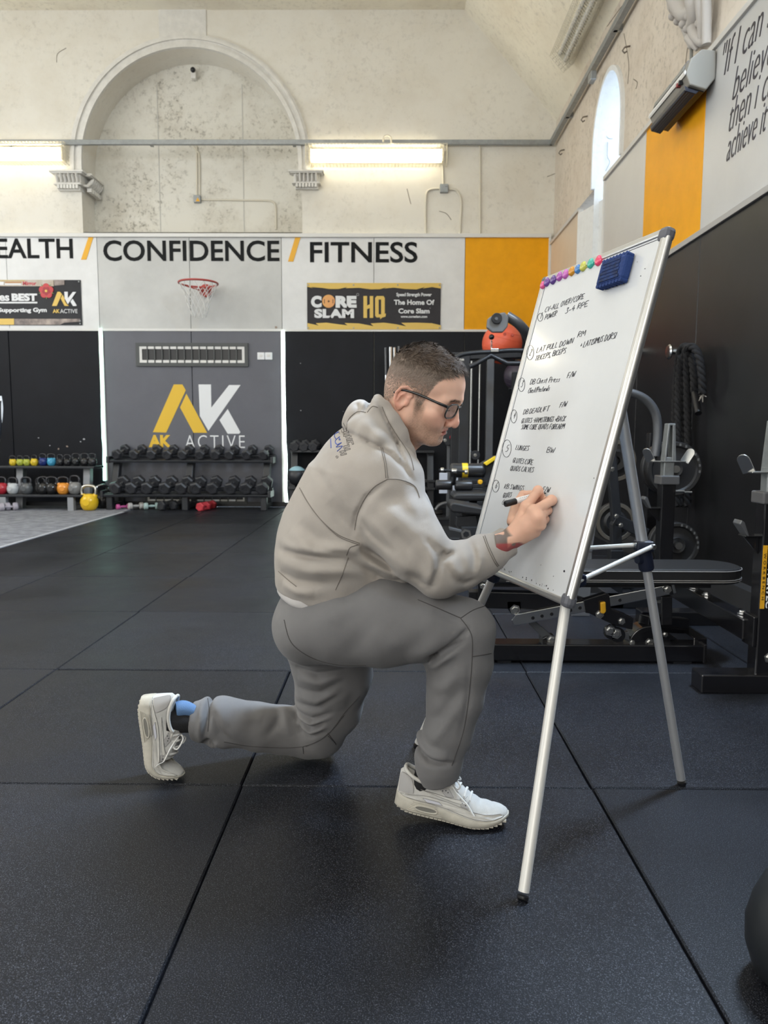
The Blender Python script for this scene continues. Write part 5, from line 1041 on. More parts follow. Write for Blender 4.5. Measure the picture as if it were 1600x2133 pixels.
M().beam(P(960, 1072, Y=Yl-.6), P(1000, 1082, Y=Yl-.6), .06, .06).build('seat_frame', m_rackblk, le, bev=.004); M().beam(P(985, 1048, Y=Yl-.2), P(990, 1085, Y=Yl-.5), .06, .06).build('seat_frame', m_gun, le, bev=.004)
plate_px([(952, 1078), (992, 1074), (996, 1100), (950, 1096)], Yl-.7, .1, le, m_rackblk, 'gear_box'); plate_px([(936, 1098), (962, 1104), (962, 1110), (936, 1104)], Yl-.75, .06, le, m_gun, 'foot_peg')
plate_px([(962, 1098), (996, 1098), (990, 1150), (960, 1142)], Yl-.75, .12, le, m_rackblk, 'pivot_housing'); M().lathe([(.022, 0), (.022, .012), (.036, .012), (.036, 0)], P(971, 1113, Y=Yl-.76), (0, -1, 0), 6).build('pivot_nut', m_bolt, le)
M().beam((P(985, 1100, Y=Yl-.6).x, Yl-.6, .03), (P(985, 1100, Y=Yl).x, Yl+.4, .03), .08, .06).build('floor_rail', m_rackblk, le, bev=.004); M().beam((P(975, 1100, Y=Yl-.6).x, Yl-.6, .0), (P(975, 1100, Y=Yl-.6).x, Yl-.6, P(975, 1140, Y=Yl-.6).z), .07, .07, up=(0, 1, 0)).build('front_post', m_rackblk, le, bev=.004)
M().beam((P(1020, 1000, Y=Yl).x, Yl+.05, .0), (P(1020, 1000, Y=Yl).x, Yl+.05, P(1020, 1000, Y=Yl).z), .08, .08, up=(0, 1, 0)).build('rear_post', m_rackblk, le, bev=.004)
# black barrel shaped weight at the lower right corner
c_ = P(1640, 2085, Z=0); c_.x = .742; c_.y = 1.245
wt = thing('round_weight', c_, 'black barrel shaped rubber weight with a raised rim at the lower right corner', 'weight')
ax = Vector((.22, .05, 1)).normalized()
M().lathe([(0, .0), (.055, .0), (.075, .008), (.098, .05), (.107, .092), (.104, .135), (.092, .180), (.085, .188)], c_, ax, 48).build('body', mat('soft_black_rubber', (.010, .012, .015), .5), wt, smooth=60)
M().lathe([(.085, .188), (.088, .194), (.085, .198), (.079, .195), (.078, .186)], c_, ax, 48).build('raised_rim', mat('grey_rubber_rim', (.12, .12, .125), .4), wt, smooth=60)
M().lathe([(.078, .186), (.06, .182), (.03, .181), (0, .181)], c_, ax, 48).build('top_disc', mat('bronze_disc', (.10, .085, .07), .35, .6), wt, smooth=60)
# ================= WHITEBOARD EASEL =================
m_alu = mat('brushed_aluminium', (.60, .60, .59), .34, .85, bump=.05, bscale=400); m_legw = mat('pale_leg_tube', (.70, .69, .66), .42, .25)
m_legg = mat('satin_grey_tube', (.58, .59, .61), .32, .6); m_corner = mat('grey_corner_plastic', (.11, .115, .135), .5); m_navy = mat('navy_joint_plastic', (.012, .016, .035), .4)
m_wb = mat('whiteboard_enamel', (.71, .735, .765), .12, spec=.6, var=.06, vscale=3, coat=.35); m_ink = mat('black_marker_ink', (.02, .02, .03), .5)
bTL, bTR, bBR, bBL = [Vector((0, 0, CAMH)).lerp(Vector(p), 1.665/1.7) for p in ((.455, 2.322, 1.473), (.624, 1.758, 1.471), (.411, 1.672, .602), (.241, 2.236, .604))]
bU = (bTR-bTL).normalized(); bV = (bTL-bBL).normalized(); bV = (bV-bU*bV.dot(bU)).normalized(); bN = bU.cross(bV)      # bN out of the written face
def PB(x, y, lift=0.0):
    d = Vector(_fw*FPX+_r2*(x-800)-_u2*(y-1066.5)); o = Vector((0, 0, CAMH)); return o+d*((bTL+bN*lift-o).dot(bN)/d.dot(bN))
footA, footB, footC = Vector((.287, 1.485, 0)), Vector((.84, 2.02, 0)), Vector((.085, 2.262, 0)); apex = Vector((.56, 1.955, 1.285))
es = thing('whiteboard_easel', (footA+footB+footC)/3, 'white flip easel board with handwriting on a silver tripod', 'easel')
# board
bw_, bh_ = (bTR-bTL).length, (bTL-bBL).length
def bpt(u, v, n=0): return bBL+bU*u+bV*v+bN*n
def bbox(u0, u1, v0, v1, n0, n1): return [bpt(u, v, n) for u in (u0, u1) for v in (v0, v1) for n in (n0, n1)]
FC = [(0, 1, 3, 2), (4, 6, 7, 5), (0, 4, 5, 1), (2, 3, 7, 6), (0, 2, 6, 4), (1, 5, 7, 3)]
bd = M().add(bbox(.008, bw_-.008, .008, bh_-.008, -.016, 0), FC).build('board', m_wb, es)
def profile(u0, u1, v0, v1, nm='frame_rail'): M().add(bbox(u0, u1, v0, v1, -.020, .005), FC).build(nm, m_alu, es, bev=.0045)
fw_ = .017
profile(0, bw_, bh_-fw_, bh_); profile(0, bw_, 0, fw_); profile(0, fw_, .0, bh_); profile(bw_-fw_, bw_, 0, bh_)
M().tube([bpt(bw_-.004, .02, -.006), bpt(bw_-.004, bh_-.02, -.006)], .010, 12).build('rounded_edge', m_alu, es, smooth=60)
for u, v in ((0, 0), (bw_, 0), (0, bh_), (bw_, bh_)):
    u0, u1 = (u-.003, u+.030) if u == 0 else (u-.030, u+.005); v0, v1 = (v-.003, v+.030) if v == 0 else (v-.030, v+.003)
    M().add(bbox(u0, u1, v0, v1, -.022, .007), FC).build('corner_cap', m_corner, es, bev=.010)
# thin ink border line inside the frame and scuffs at the foot
for pts in ([(.026, .03), (.026, bh_-.03)], [(.026, bh_-.022), (bw_-.026, bh_-.022)]): M().tube([bpt(u, v, .0004) for u, v in pts], .0007, 4).build('border_line', m_ink, bd)
# ---- handwriting ----
SF = {'A': [[(0, 0), (.4, 1), (.75, 0)], [(.15, .4), (.62, .4)]], 'B': [[(0, 0), (0, 1), (.5, .95), (.55, .7), (.1, .52), (.6, .4), (.6, .1), (0, 0)]], 'C': [[(.65, .9), (.35, 1), (.05, .6), (.05, .25), (.35, 0), (.65, .12)]],
 'D': [[(.05, 0), (.05, 1), (.5, .85), (.65, .45), (.4, .05), (0, 0)]], 'E': [[(.6, .95), (.05, .95), (.02, .5), (.45, .5)], [(.02, .5), (0, 0), (.6, .05)]], 'F': [[(.6, 1), (.08, .95), (0, 0)], [(.05, .5), (.45, .52)]],
 'G': [[(.65, .9), (.3, 1), (.03, .5), (.25, 0), (.6, .15), (.6, .45), (.3, .42)]], 'H': [[(.03, 1), (0, 0)], [(.6, 1), (.58, 0)], [(0, .5), (.6, .5)]], 'I': [[(.1, 1), (.08, 0)]], 'K': [[(.03, 1), (0, 0)], [(.6, .95), (.04, .42), (.6, 0)]],
 'L': [[(.05, 1), (0, 0), (.55, .03)]], 'M': [[(0, 0), (.1, 1), (.4, .4), (.7, 1), (.8, 0)]], 'N': [[(0, 0), (.05, 1), (.55, 0), (.62, 1)]], 'O': [[(.3, 1), (.02, .6), (.1, .1), (.4, 0), (.65, .4), (.55, .9), (.3, 1)]],
 'P': [[(0, 0), (.05, 1), (.5, .95), (.55, .6), (.08, .45)]], 'Q': [[(.3, 1), (.02, .6), (.1, .1), (.4, 0), (.65, .4), (.55, .9), (.3, 1)], [(.4, .25), (.7, -.1)]], 'R': [[(0, 0), (.05, 1), (.5, .92), (.5, .6), (.06, .48), (.6, 0)]],
 'S': [[(.55, .9), (.25, 1), (.05, .75), (.45, .4), (.45, .1), (.0, .05)]], 'T': [[(0, 1), (.7, .98)], [(.35, 1), (.3, 0)]], 'U': [[(.02, 1), (.05, .15), (.35, 0), (.6, .3), (.6, 1)]], 'V': [[(0, 1), (.3, 0), (.65, 1)]], 'W': [[(0, 1), (.18, 0), (.4, .7), (.6, 0), (.85, 1)]],
 '-': [[(.05, .45), (.5, .48)]], '+': [[(.05, .45), (.55, .45)], [(.3, .7), (.28, .2)]], '/': [[(0, -.05), (.45, 1.05)]], ',': [[(.1, .1), (.02, -.2)]], '1': [[(.1, .8), (.3, 1), (.28, 0)]], '2': [[(.02, .8), (.3, 1), (.5, .75), (0, .02), (.6, .05)]],
 '3': [[(.05, .95), (.5, .95), (.25, .55), (.55, .35), (.35, 0), (0, .08)]], '4': [[(.35, 1), (0, .4), (.6, .42)], [(.42, .7), (.4, 0)]], '5': [[(.55, 1), (.1, .98), (.08, .6), (.5, .5), (.45, .05), (0, .05)]], '6': [[(.5, 1), (.1, .5), (.08, .1), (.4, 0), (.5, .35), (.1, .42)]],
 'e': [[(.05, .3), (.45, .35), (.3, .6), (.05, .35), (.2, 0), (.5, .1)]], 'h': [[(.05, 1), (0, 0)], [(.02, .4), (.3, .55), (.4, 0)]], 's': [[(.4, .55), (.1, .5), (.35, .2), (.02, 0)]], 't': [[(.2, .95), (.18, 0)], [(0, .6), (.4, .62)]], 'r': [[(.03, .55), (0, 0)], [(.02, .4), (.35, .55)]],
 'o': [[(.2, .55), (.02, .3), (.2, 0), (.42, .3), (.2, .55)]], 'c': [[(.4, .5), (.1, .45), (.1, .05), (.42, .05)]], 'a': [[(.4, .5), (.05, .3), (.15, 0), (.4, .4), (.42, 0)]], 'l': [[(.1, 1), (.05, 0)]]}
def write(s, x0, y0, x1, y1, h=.0165, slant=.16, hw=None, own=True):
    hw = hw or M()
    a, b = PB(x0, y0, .0008), PB(x1, y1, .0008); L_ = (b-a).length; ux = (b-a)/L_
    adv = [(.42 if c == ' ' else (max(x for st in SF[c] for x, y in st)+.22)) for c in s]; k = L_/sum(adv); cx_ = 0
    for c, w_ in zip(s, adv):
        for st in SF.get(c, []):
            jx = random.uniform(-.05, .05); jy = random.uniform(-.06, .06)
            pts = [a+ux*(k*(cx_+x+jx)+h*slant*y)+bV*(h*(y+jy)) for x, y in st]
            if len(pts) > 3: pts = bez(pts, 3)
            hw.tube(pts, .00068, 4)
        cx_ += w_
    if own: hw.build('handwriting_line', m_ink, bd)
def z3(x, y): return 1000+x/3.81, 460+y/3.81
def z4(x, y): return 1000+x/5.3333, 840+y/5.3333
for f, rows in ((z3, [('CV-ALL OVER/CORE', 512, 728, 825, 615), ('POWER', 512, 785, 608, 750), ('3-4 RPE', 672, 738, 858, 672), ('RM', 770, 928, 838, 908), ('LAT PULL DOWN', 445, 1047, 738, 972), ('+ LATISIMUS DORSI', 790, 1010, 1078, 928), ('TRICEPS, BICEPS', 432, 1114, 680, 1048), ('DB Chest Press', 395, 1297, 632, 1276), ('F/W', 688, 1247, 754, 1238), ('Chest/Pectorals', 378, 1368, 550, 1346)]),
                (z4, [('DB DEADLIFT', 478, 122, 768, 84), ('F/W', 880, 47, 962, 36), ('GLUTES -HAMSTRINGS +BACK', 455, 220, 948, 198), ('SOME CORE QUADS FOREARM', 455, 288, 936, 286), ('LUNGES', 392, 517, 543, 530), ('BW', 738, 545, 830, 549), ('GLUTES CORE', 358, 657, 585, 682), ('QUADS CALVES', 333, 745, 592, 770), ('KB SWINGS', 268, 947, 486, 970), ('F/W', 690, 985, 772, 992), ('GLUTES', 250, 1047, 345, 1042), ('CORE', 240, 1125, 350, 1130)])):
    for s_, x0, y0, x1, y1 in rows: write(s_, *f(x0, y0), *f(x1, y1), h=.0150 if f is z3 else .0138)
for f, d_, x, y, rx, ry in ((z3, '1', 478, 765, 20, 30), (z3, '2', 398, 1045, 27, 55), (z3, '3', 330, 1300, 25, 52), (z4, '4', 376, 145, 33, 70), (z4, '5', 297, 502, 48, 92), (z4, '6', 175, 920, 36, 64)):
    hw = M(); hw.tube([PB(*f(x+rx*math.cos(a)+.35*rx*-math.sin(a)*-1*.6, y+ry*math.sin(a)-.3*ry*math.cos(a)), .0008) for a in np.linspace(.3, 2*pi+.5, 30)], .00068, 4)
    p0 = f(x-rx*.35, y+ry*.42); p1 = f(x+rx*.35, y+ry*.36); write(d_, *p0, *p1, h=.019, hw=hw, own=False); hw.build('circled_number', m_ink, bd)
sc_ = M()
for u, v, r in [(bw_-.05, .075, .003), (bw_-.09, .055, .0012), (bw_-.16, .07, .0012), (bw_-.06, bh_-.10, .0015), (bw_-.05, bh_-.085, .0012), (bw_-.09, bh_-.06, .001), (bw_-.03, .30, .0013)]+[(random.uniform(.08, bw_-.05), .022+random.uniform(0, .006), random.uniform(.0008, .0022)) for _ in range(34)]:
    sc_.prism([bpt(u+r*math.cos(a)*random.uniform(.6, 1.5), v+r*math.sin(a), .0003) for a in np.linspace(0, 2*pi, 7)[:-1]], bN*.0004)
sc_.build('ink_specks', m_ink, bd, kind='stuff')
# ---- tripod ----
def onleg(foot, y):
    ts = np.linspace(0, 1, 400); best = None
    for t_ in ts:
        p = foot.lerp(apex, t_); d_ = np.array(p)-np.array([0, 0, CAMH]); yy = 1066.5-FPX*(d_@_u2)/(d_@_fw)
        if best is None or abs(yy-y) < best[0]: best = (abs(yy-y), t_)
    return best[1]
def leg(foot, tj, r1, r2_, m1, m2, nm):
    p = foot.lerp(apex, tj); d_ = (apex-foot).normalized()
    M().tube([foot+d_*.02, p], r1, 20).build('lower_leg', m1, es, smooth=50); M().tube([p, apex], r2_, 20).build('upper_leg', m2, es, smooth=50)
    M().tube([foot+Vector((0, 0, .003)), foot+d_*.006, foot+d_*.012], [r1*.95, r1*1.04, r1*1.02], 18).build('rubber_foot', m_black, es, smooth=50); return p
tA, tB, tC = onleg(footA, 1215), onleg(footB, 1165), onleg(footC, 1190)
jA = leg(footA, tA, .0122, .0145, m_legw, m_legg, 'A'); jB = leg(footB, tB, .0122, .0150, m_legw if False else m_legg, m_legg, 'B'); jC = leg(footC, tC, .0122, .0145, m_legw, m_legg, 'C')
dA, dB, dC = (apex-footA).normalized(), (apex-footB).normalized(), (apex-footC).normalized()
for j, d_, lo, hi in ((jA, dA, .03, .05), (jB, dB, .032, .030), (jC, dC, .03, .05)):
    M().tube([j-d_*lo, j-d_*(lo-.006), j+d_*hi], [.018, .0205, .0205], 20).build('joint_collar', m_navy, es, smooth=40)
    M().lathe([(0, .03), (.010, .03), (.012, .02), (.012, 0)], j-d_*.004, (-.5, -.85, .1) if j is not jB else (-.9, -.45, .1), 14).build('clamp_knob', m_navy, es, smooth=40)
hub = jB+dB*.035
M().prism([hub+Vector((-.022, -.02, -.012)), hub+Vector((.024, -.022, -.012)), hub+Vector((.026, .02, -.012)), hub+Vector((-.02, .022, -.012))], (0, 0, .028)).build('brace_hub', m_navy, es, bev=.004)
tipA, tipC = jA+dA*.005, jC+dC*.06
for a_, b_ in ((hub+Vector((.016, -.026, .004)), tipA+Vector((.018, -.004, 0))), (hub+Vector((-.02, .0, .004)), tipC)): 
    M().tube([a_, b_], .0062, 12).build('brace_rod', m_legw, es, smooth=50); M().lathe([(0, .008), (.006, .008), (.008, .005), (.008, 0)], a_+Vector((0, -.005, 0)), (.3, -1, 0), 12).build('rivet', m_bolt, es, smooth=40)
M().prism([tipA+Vector((.008, -.012, -.02)), tipA+Vector((.045, .01, -.012)), tipA+Vector((.045, .01, .012)), tipA+Vector((.008, -.012, .026))], (0, .02, 0)).build('brace_bracket', m_navy, es, bev=.004)
M().tube([apex+Vector((0, 0, -.05)), apex+Vector((0, 0, .03))], [.038, .03], 18).build('tripod_head', m_navy, es, smooth=50)
for v in (.10, bh_-.12):     # clips between the legs and the back of the board
    for ft in (footA, footC):
        t_ = (bpt(bw_/2, v).z)/apex.z; p = ft.lerp(apex, min(t_, .985)); q_ = p-bN*((p-bTL).dot(bN))-bN*.018
        if (p-q_).length < .25: M().beam(p, q_, .02, .03).build('board_clip', m_navy, es, bev=.003)
# ---- magnets ----
mg = [(508, 512, (.72, .10, .30), 'pink', .0120), (540, 488, (.16, .06, .32), 'violet', .0135), (590, 470, (.11, .05, .26), 'dark violet', .0135), (640, 443, (.40, .09, .42), 'purple', .0135), (688, 425, (.52, .12, .48), 'magenta', .0135), (738, 402, (.62, .27, .02), 'orange', .0135), (786, 386, (.06, .22, .55), 'blue', .0125), (829, 364, (.55, .55, .10), 'yellow', .0135), (889, 340, (.05, .45, .36), 'teal', .0135), (951, 318, (.80, .06, .16), 'bright pinkish red', .0140)]
for i, (x, y, col, nm, r) in enumerate(mg):
    p = PB(*z3(x, y), .0002); m = mat('magnet_'+nm.replace(' ', '_'), col, .18, coat=.5)
    t = tag(M().lathe([(0, .010), (r*.5, .0098), (r*.85, .008), (r, .004), (r, 0), (0, 0)], p, bN, 24).build('magnet', m, smooth=50), '%s round magnet in the row along the top of the whiteboard' % nm, 'magnet', 'board magnets')
    M().lathe([(r*.96, .0035), (r*1.03, .0022), (r*1.0, 0)], p, bN, 24).build('clear_rim', m, t, smooth=50)
# ---- eraser ----
ec = PB(1290, 569); eb = thing('board_eraser', ec, 'blue felt board eraser stuck near the top corner of the whiteboard', 'eraser')
m_foam = mat('blue_eraser_foam', (.008, .034, .155), .8, bump=.6, bscale=120); m_smudge = mat('black_smudged_felt', (.012, .016, .04), .9, col2=(.012, .04, .16), vscale=60)
def ebox(u0, u1, v0, v1, n0, n1): return [ec+bU*u+bV*v+bN*n for u in (u0, u1) for v in (v0, v1) for n in (n0, n1)]
M().add(ebox(-.055, .055, -.030, .030, .001, .026), FC).build('body', m_foam, eb, bev=.007)
for i in range(8):
    u = -.048+.0137*i
    for s_ in (-1, 1): M().tube([ec+bU*u+bV*(s_*.030)+bN*.004, ec+bU*u+bV*(s_*.031)+bN*.023], .0062, 8).build('scallop', m_foam, eb, smooth=60)
for i in range(6): v = -.022+.0088*i; M().add(ebox(-.044+random.uniform(0, .008), .040+random.uniform(-.01, .006), v-.0034, v+.0034, .026, .0275), FC).build('felt_strip', m_smudge, eb)
# ---- marker pen held in the hand ----
penA, penB = P(1052, 1050, Y=1.826), PB(1137, 1027, .001)
pen = thing('marker_pen', penA, 'white marker pen with a black end held in the right hand', 'pen'); dp = (penB-penA); Lp = dp.length; dp.normalize()
M().lathe([(0, .004), (.0035, .0), (.0072, .0), (.0082, .003), (.0082, .030), (.0076, .032)], penA, dp, 20).build('black_end', m_black, pen, smooth=40)
M().lathe([(.0076, .031), (.0078, .034), (.0078, Lp-.022), (.006, Lp-.018), (.004, Lp-.012)], penA, dp, 20).build('barrel', m_letterw, pen, smooth=40)
M().lathe([(.004, Lp-.013), (.0026, Lp-.004), (.0012, Lp)], penA, dp, 12).build('nib', m_black, pen, smooth=40)
side = dp.cross(Vector((0, 0, 1))).normalized(); upn = side.cross(dp)
q = M(); a0 = penA+dp*.036+(-side*.55+upn*.83).normalized()*.0079*(1)
for i in range(5): p_ = penA+dp*(.040+.006*i); n_v = (Vector((0, -1, 0))-dp*Vector((0, -1, 0)).dot(dp)).normalized(); n_v = (n_v+upn*.9).normalized(); q.tube([p_+n_v*.0079-upn*.001, p_+dp*.003+n_v*.0080+upn*.0008, p_+dp*.005+n_v*.0079-upn*.0008], .0004, 4)
q.build('barrel_print', m_ink, pen)
# ================= IMPLICIT SURFACE TOOLS (for the figure) =================
F4 = np.float32
def A_(p): return np.array(p, dtype=F4)
def smin(a, b, k):
    h = np.maximum(k-np.abs(a-b), 0)/k; return np.minimum(a, b)-h*h*k*.25
def smax(a, b, k): return -smin(-a, -b, k)
def ell(p, c, r):
    q = (p-A_(c))/A_(r); n = np.sqrt((q*q).sum(1)); g = np.sqrt(((q/A_(r))**2).sum(1))+1e-9
    return n*(n-1)/g
def sph(p, c, r): return np.sqrt(((p-A_(c))**2).sum(1))-r
def cap(p, a, b, ra, rb):
    a = A_(a); b = A_(b); ab = b-a; t = np.clip(((p-a)@ab)/(ab@ab+1e-12), 0, 1)
    return np.sqrt(((p-a-t[:, None]*ab)**2).sum(1))-(ra+(rb-ra)*t)
def poly_cap(p, pts, rs, k=.0):
    d = None
    for i in range(len(pts)-1):
        e = cap(p, pts[i], pts[i+1], rs[i], rs[i+1]); d = e if d is None else (smin(d, e, k) if k else np.minimum(d, e))
    return d
def loft(p, st, k=.02, lat=(0, 1, 0)):
    "st: [(centre, a = half depth across the lateral axis, b = half width along it)]"
    d = None; lat = A_(lat)
    for (c0, a0, b0), (c1, a1, b1) in zip(st[:-1], st[1:]):
        c0 = A_(c0); c1 = A_(c1); ab = c1-c0; L_ = float(np.sqrt(ab@ab)); T = ab/L_; Lt = lat-T*(lat@T); Lt /= np.sqrt(Lt@Lt); S_ = np.cross(Lt, T)
        v = p-c0; al = v@T; t = np.clip(al/L_, 0, 1); ov = al-t*L_; a = a0+(a1-a0)*t; b = b0+(b1-b0)*t
        m = np.minimum(a, b); x = (v@Lt)/b; y = (v@S_)/a; z = ov/m; n = np.sqrt(x*x+y*y+z*z)
        g = np.sqrt((x/b)**2+(y/a)**2+(z/m)**2)+1e-6
        e = np.where(n > .25, n*(n-1)/g, (n-1)*m)
        d = e if d is None else smin(d, e, k)
    return d
def seg2(px_, pz_, pts):
    "distance and parameter of points to a polyline in the XZ plane"
    best = None; tt = None; n = len(pts)-1
    for i in range(n):
        ax_, az = pts[i]; bx_, bz_ = pts[i+1]; dx, dz = bx_-ax_, bz_-az
        t = np.clip(((px_-ax_)*dx+(pz_-az)*dz)/(dx*dx+dz*dz+1e-12), 0, 1); d = np.hypot(px_-ax_-t*dx, pz_-az-t*dz)
        if best is None: best = d; tt = (i+t)/n
        else: m = d < best; best = np.where(m, d, best); tt = np.where(m, (i+t)/n, tt)
    return best, tt
def folds(p, d, fl):
    "wrinkles of the cloth: ridges (+) and creases (-) along lines drawn on the side of the figure"
    near = np.abs(d) < .05
    if not near.any(): return d
    q = p[near]; dd = d[near]
    for pts, amp, wd, ymax in fl:
        xs_ = [a[0] for a in pts]; zs = [a[1] for a in pts]; mg = wd*3
        m = (q[:, 0] > min(xs_)-mg) & (q[:, 0] < max(xs_)+mg) & (q[:, 2] > min(zs)-mg) & (q[:, 2] < max(zs)+mg) & (q[:, 1] < ymax)
        if not m.any(): continue
        ds, t = seg2(q[m, 0], q[m, 2], pts)
        f = np.exp(-(ds/wd)**2)*np.clip(np.sin(pi*np.clip(t, .02, .98)), 0, 1)**.6*np.clip((ymax-q[m, 1])/.03, 0, 1)
        dd[m] -= amp*f
    d = d.copy(); d[near] = dd; return d
def sdf_mesh(fn, lo, hi, res, slack=1.7, block=8, refine=True):
    lo = np.array(lo, float); n = np.ceil((np.array(hi)-lo)/res/block).astype(int); N = n*block+1
    ci = np.stack(np.meshgrid(*[np.arange(k) for k in n], indexing='ij'), -1).reshape(-1, 3)
    cc = (lo+(ci+.5)*block*res).astype(F4); dc = fn(cc).reshape(n)
    act = np.abs(dc) < block*res*.87*slack
    full = np.repeat(np.repeat(np.repeat(np.where(dc < 0, -1., 1.).astype(F4), block, 0), block, 1), block, 2); D = np.ones(N, F4); D[:-1, :-1, :-1] = full
    mask = np.zeros(N, bool)
    a = np.repeat(np.repeat(np.repeat(act, block, 0), block, 1), block, 2)
    for o in np.ndindex(2, 2, 2): mask[o[0]:N[0]-1+o[0], o[1]:N[1]-1+o[1], o[2]:N[2]-1+o[2]] |= a
    idx = np.argwhere(mask); vals = np.empty(len(idx), F4)
    for s_ in range(0, len(idx), 400000): vals[s_:s_+400000] = fn((lo+idx[s_:s_+400000]*res).astype(F4))
    D[mask] = vals; neg = D < 0
    c = [neg[o[0]:N[0]-1+o[0], o[1]:N[1]-1+o[1], o[2]:N[2]-1+o[2]] for o in np.ndindex(2, 2, 2)]
    sm = sum(x.astype(np.int8) for x in c); cell = (sm > 0) & (sm < 8); ca = np.argwhere(cell); vid = -np.ones(cell.shape, np.int64); vid[cell] = np.arange(len(ca))
    acc = np.zeros((len(ca), 3)); cnt = np.zeros(len(ca)); offs = list(np.ndindex(2, 2, 2))
    for i, a0 in enumerate(offs):
        for b0 in offs[i+1:]:
            if sum(abs(x-y) for x, y in zip(a0, b0)) != 1: continue
            p0, p1 = ca+a0, ca+b0; d0 = D[p0[:, 0], p0[:, 1], p0[:, 2]]; d1 = D[p1[:, 0], p1[:, 1], p1[:, 2]]; m = (d0 < 0) != (d1 < 0)
            t = np.where(m, d0/(d0-d1+1e-20), 0); acc += np.where(m[:, None], p0+t[:, None]*(p1-p0), 0); cnt += m
    V = lo+acc/cnt[:, None]*res
    Fs = []
    for ax_ in range(3):
        s0 = [slice(None)]*3; s1 = [slice(None)]*3; s0[ax_] = slice(0, -1); s1[ax_] = slice(1, None)
        e = neg[tuple(s0)] != neg[tuple(s1)]; o1, o2 = [k for k in range(3) if k != ax_]
        ii = np.argwhere(e); ok = (ii[:, o1] > 0) & (ii[:, o2] > 0) & (ii[:, o1] < N[o1]-1) & (ii[:, o2] < N[o2]-1); ii = ii[ok]
        q = []
        for u, v in ((1, 1), (0, 1), (0, 0), (1, 0)):
            j = ii.copy(); j[:, o1] -= u; j[:, o2] -= v; q.append(vid[j[:, 0], j[:, 1], j[:, 2]])
        q = np.stack(q, 1); flip = neg[ii[:, 0], ii[:, 1], ii[:, 2]]
        if ax_ == 1: flip = ~flip
        q[~flip] = q[~flip][:, ::-1]; Fs.append(q)
    Q = np.concatenate(Fs); Q = Q[(Q >= 0).all(1)]
    if refine:
        p = V.astype(F4); e = res*.5
        for _ in range(2):
            d0 = fn(p); g = np.stack([fn(p+A_(np.eye(3)[i]*e))-d0 for i in range(3)], 1)/e; n2 = (g*g).sum(1)+1e-6
            st = -(d0/n2)[:, None]*g; L_ = np.sqrt((st*st).sum(1))+1e-9; st *= np.minimum(1, res*.5/L_)[:, None]; p = p+st
        V = p.astype(float)
    return V, Q
def np_mesh(name, V, Q, col=None):
    me = bpy.data.meshes.new(name); me.vertices.add(len(V)); me.vertices.foreach_set('co', np.asarray(V, F4).ravel())
    nq = len(Q); k = Q.shape[1]; me.loops.add(nq*k); me.loops.foreach_set('vertex_index', Q.astype(np.int32).ravel()); me.polygons.add(nq)
    me.polygons.foreach_set('loop_start', np.arange(nq, dtype=np.int32)*k); me.polygons.foreach_set('use_smooth', np.ones(nq, bool)); me.update(calc_edges=True); me.validate()
    if col is not None:
        at = me.color_attributes.new('tint', 'FLOAT_COLOR', 'POINT'); at.data.foreach_set('color', np.concatenate([col, np.ones((len(col), 1))], 1).astype(F4).ravel())
    return me
def vnoise(p, f, seed=0):
    "smooth value noise on points"
    rs = np.random.RandomState(seed); T = rs.rand(4096).astype(F4); q = p*f+1000; i = np.floor(q).astype(np.int64); u = q-i; u = u*u*(3-2*u); o = 0
    for a, b, c in np.ndindex(2, 2, 2):
        h = ((i[:, 0]+a)*73856093 ^ (i[:, 1]+b)*19349663 ^ (i[:, 2]+c)*83492791) & 4095
        o = o+T[h]*(u[:, 0] if a else 1-u[:, 0])*(u[:, 1] if b else 1-u[:, 1])*(u[:, 2] if c else 1-u[:, 2])
    return o
# ================= THE MAN =================
def S(x, y, Y, a, b=None):
    "loft station: photo point at depth Y, half depth a and half width b in photo pixels there"
    k = pxm(Y); return (tuple(P(x, y, Y=Y)), a*k, (b if b is not None else a)*k)
def XZ(pts, Y): return [(P(x, y, Y=Y).x, P(x, y, Y=Y).z) for x, y in pts]
man = thing('person', (0.0, 1.95, 0.0), 'man in a taupe hoodie and grey joggers kneeling to write on the whiteboard', 'person')
m_skin = mat('skin', (.56, .31, .22), .48, attr='tint', bump=.12, bscale=700, spec=.4)
_b = m_skin.node_tree.nodes['Principled BSDF']; _b.inputs['Subsurface Weight'].default_value = .12; _b.inputs['Subsurface Radius'].default_value = (.012, .005, .003); _b.inputs['Subsurface Scale'].default_value = .6
m_hood = mat('taupe_fleece', (.395, .360, .328), .92, col2=(.355, .322, .292), vscale=7, bump=.25, bscale=900, sheen=.15)
m_pants = mat('grey_jersey', (.172, .168, .171), .9, col2=(.150, .147, .150), vscale=6, bump=.22, bscale=900, sheen=.12)
m_seam = mat('taupe_seam_thread', (.185, .165, .148), .9); m_pseam = mat('grey_seam_thread', (.065, .062, .062), .9)
YR, YLg = 1.80, 2.12                     # the near (right) and far (left) side of the body

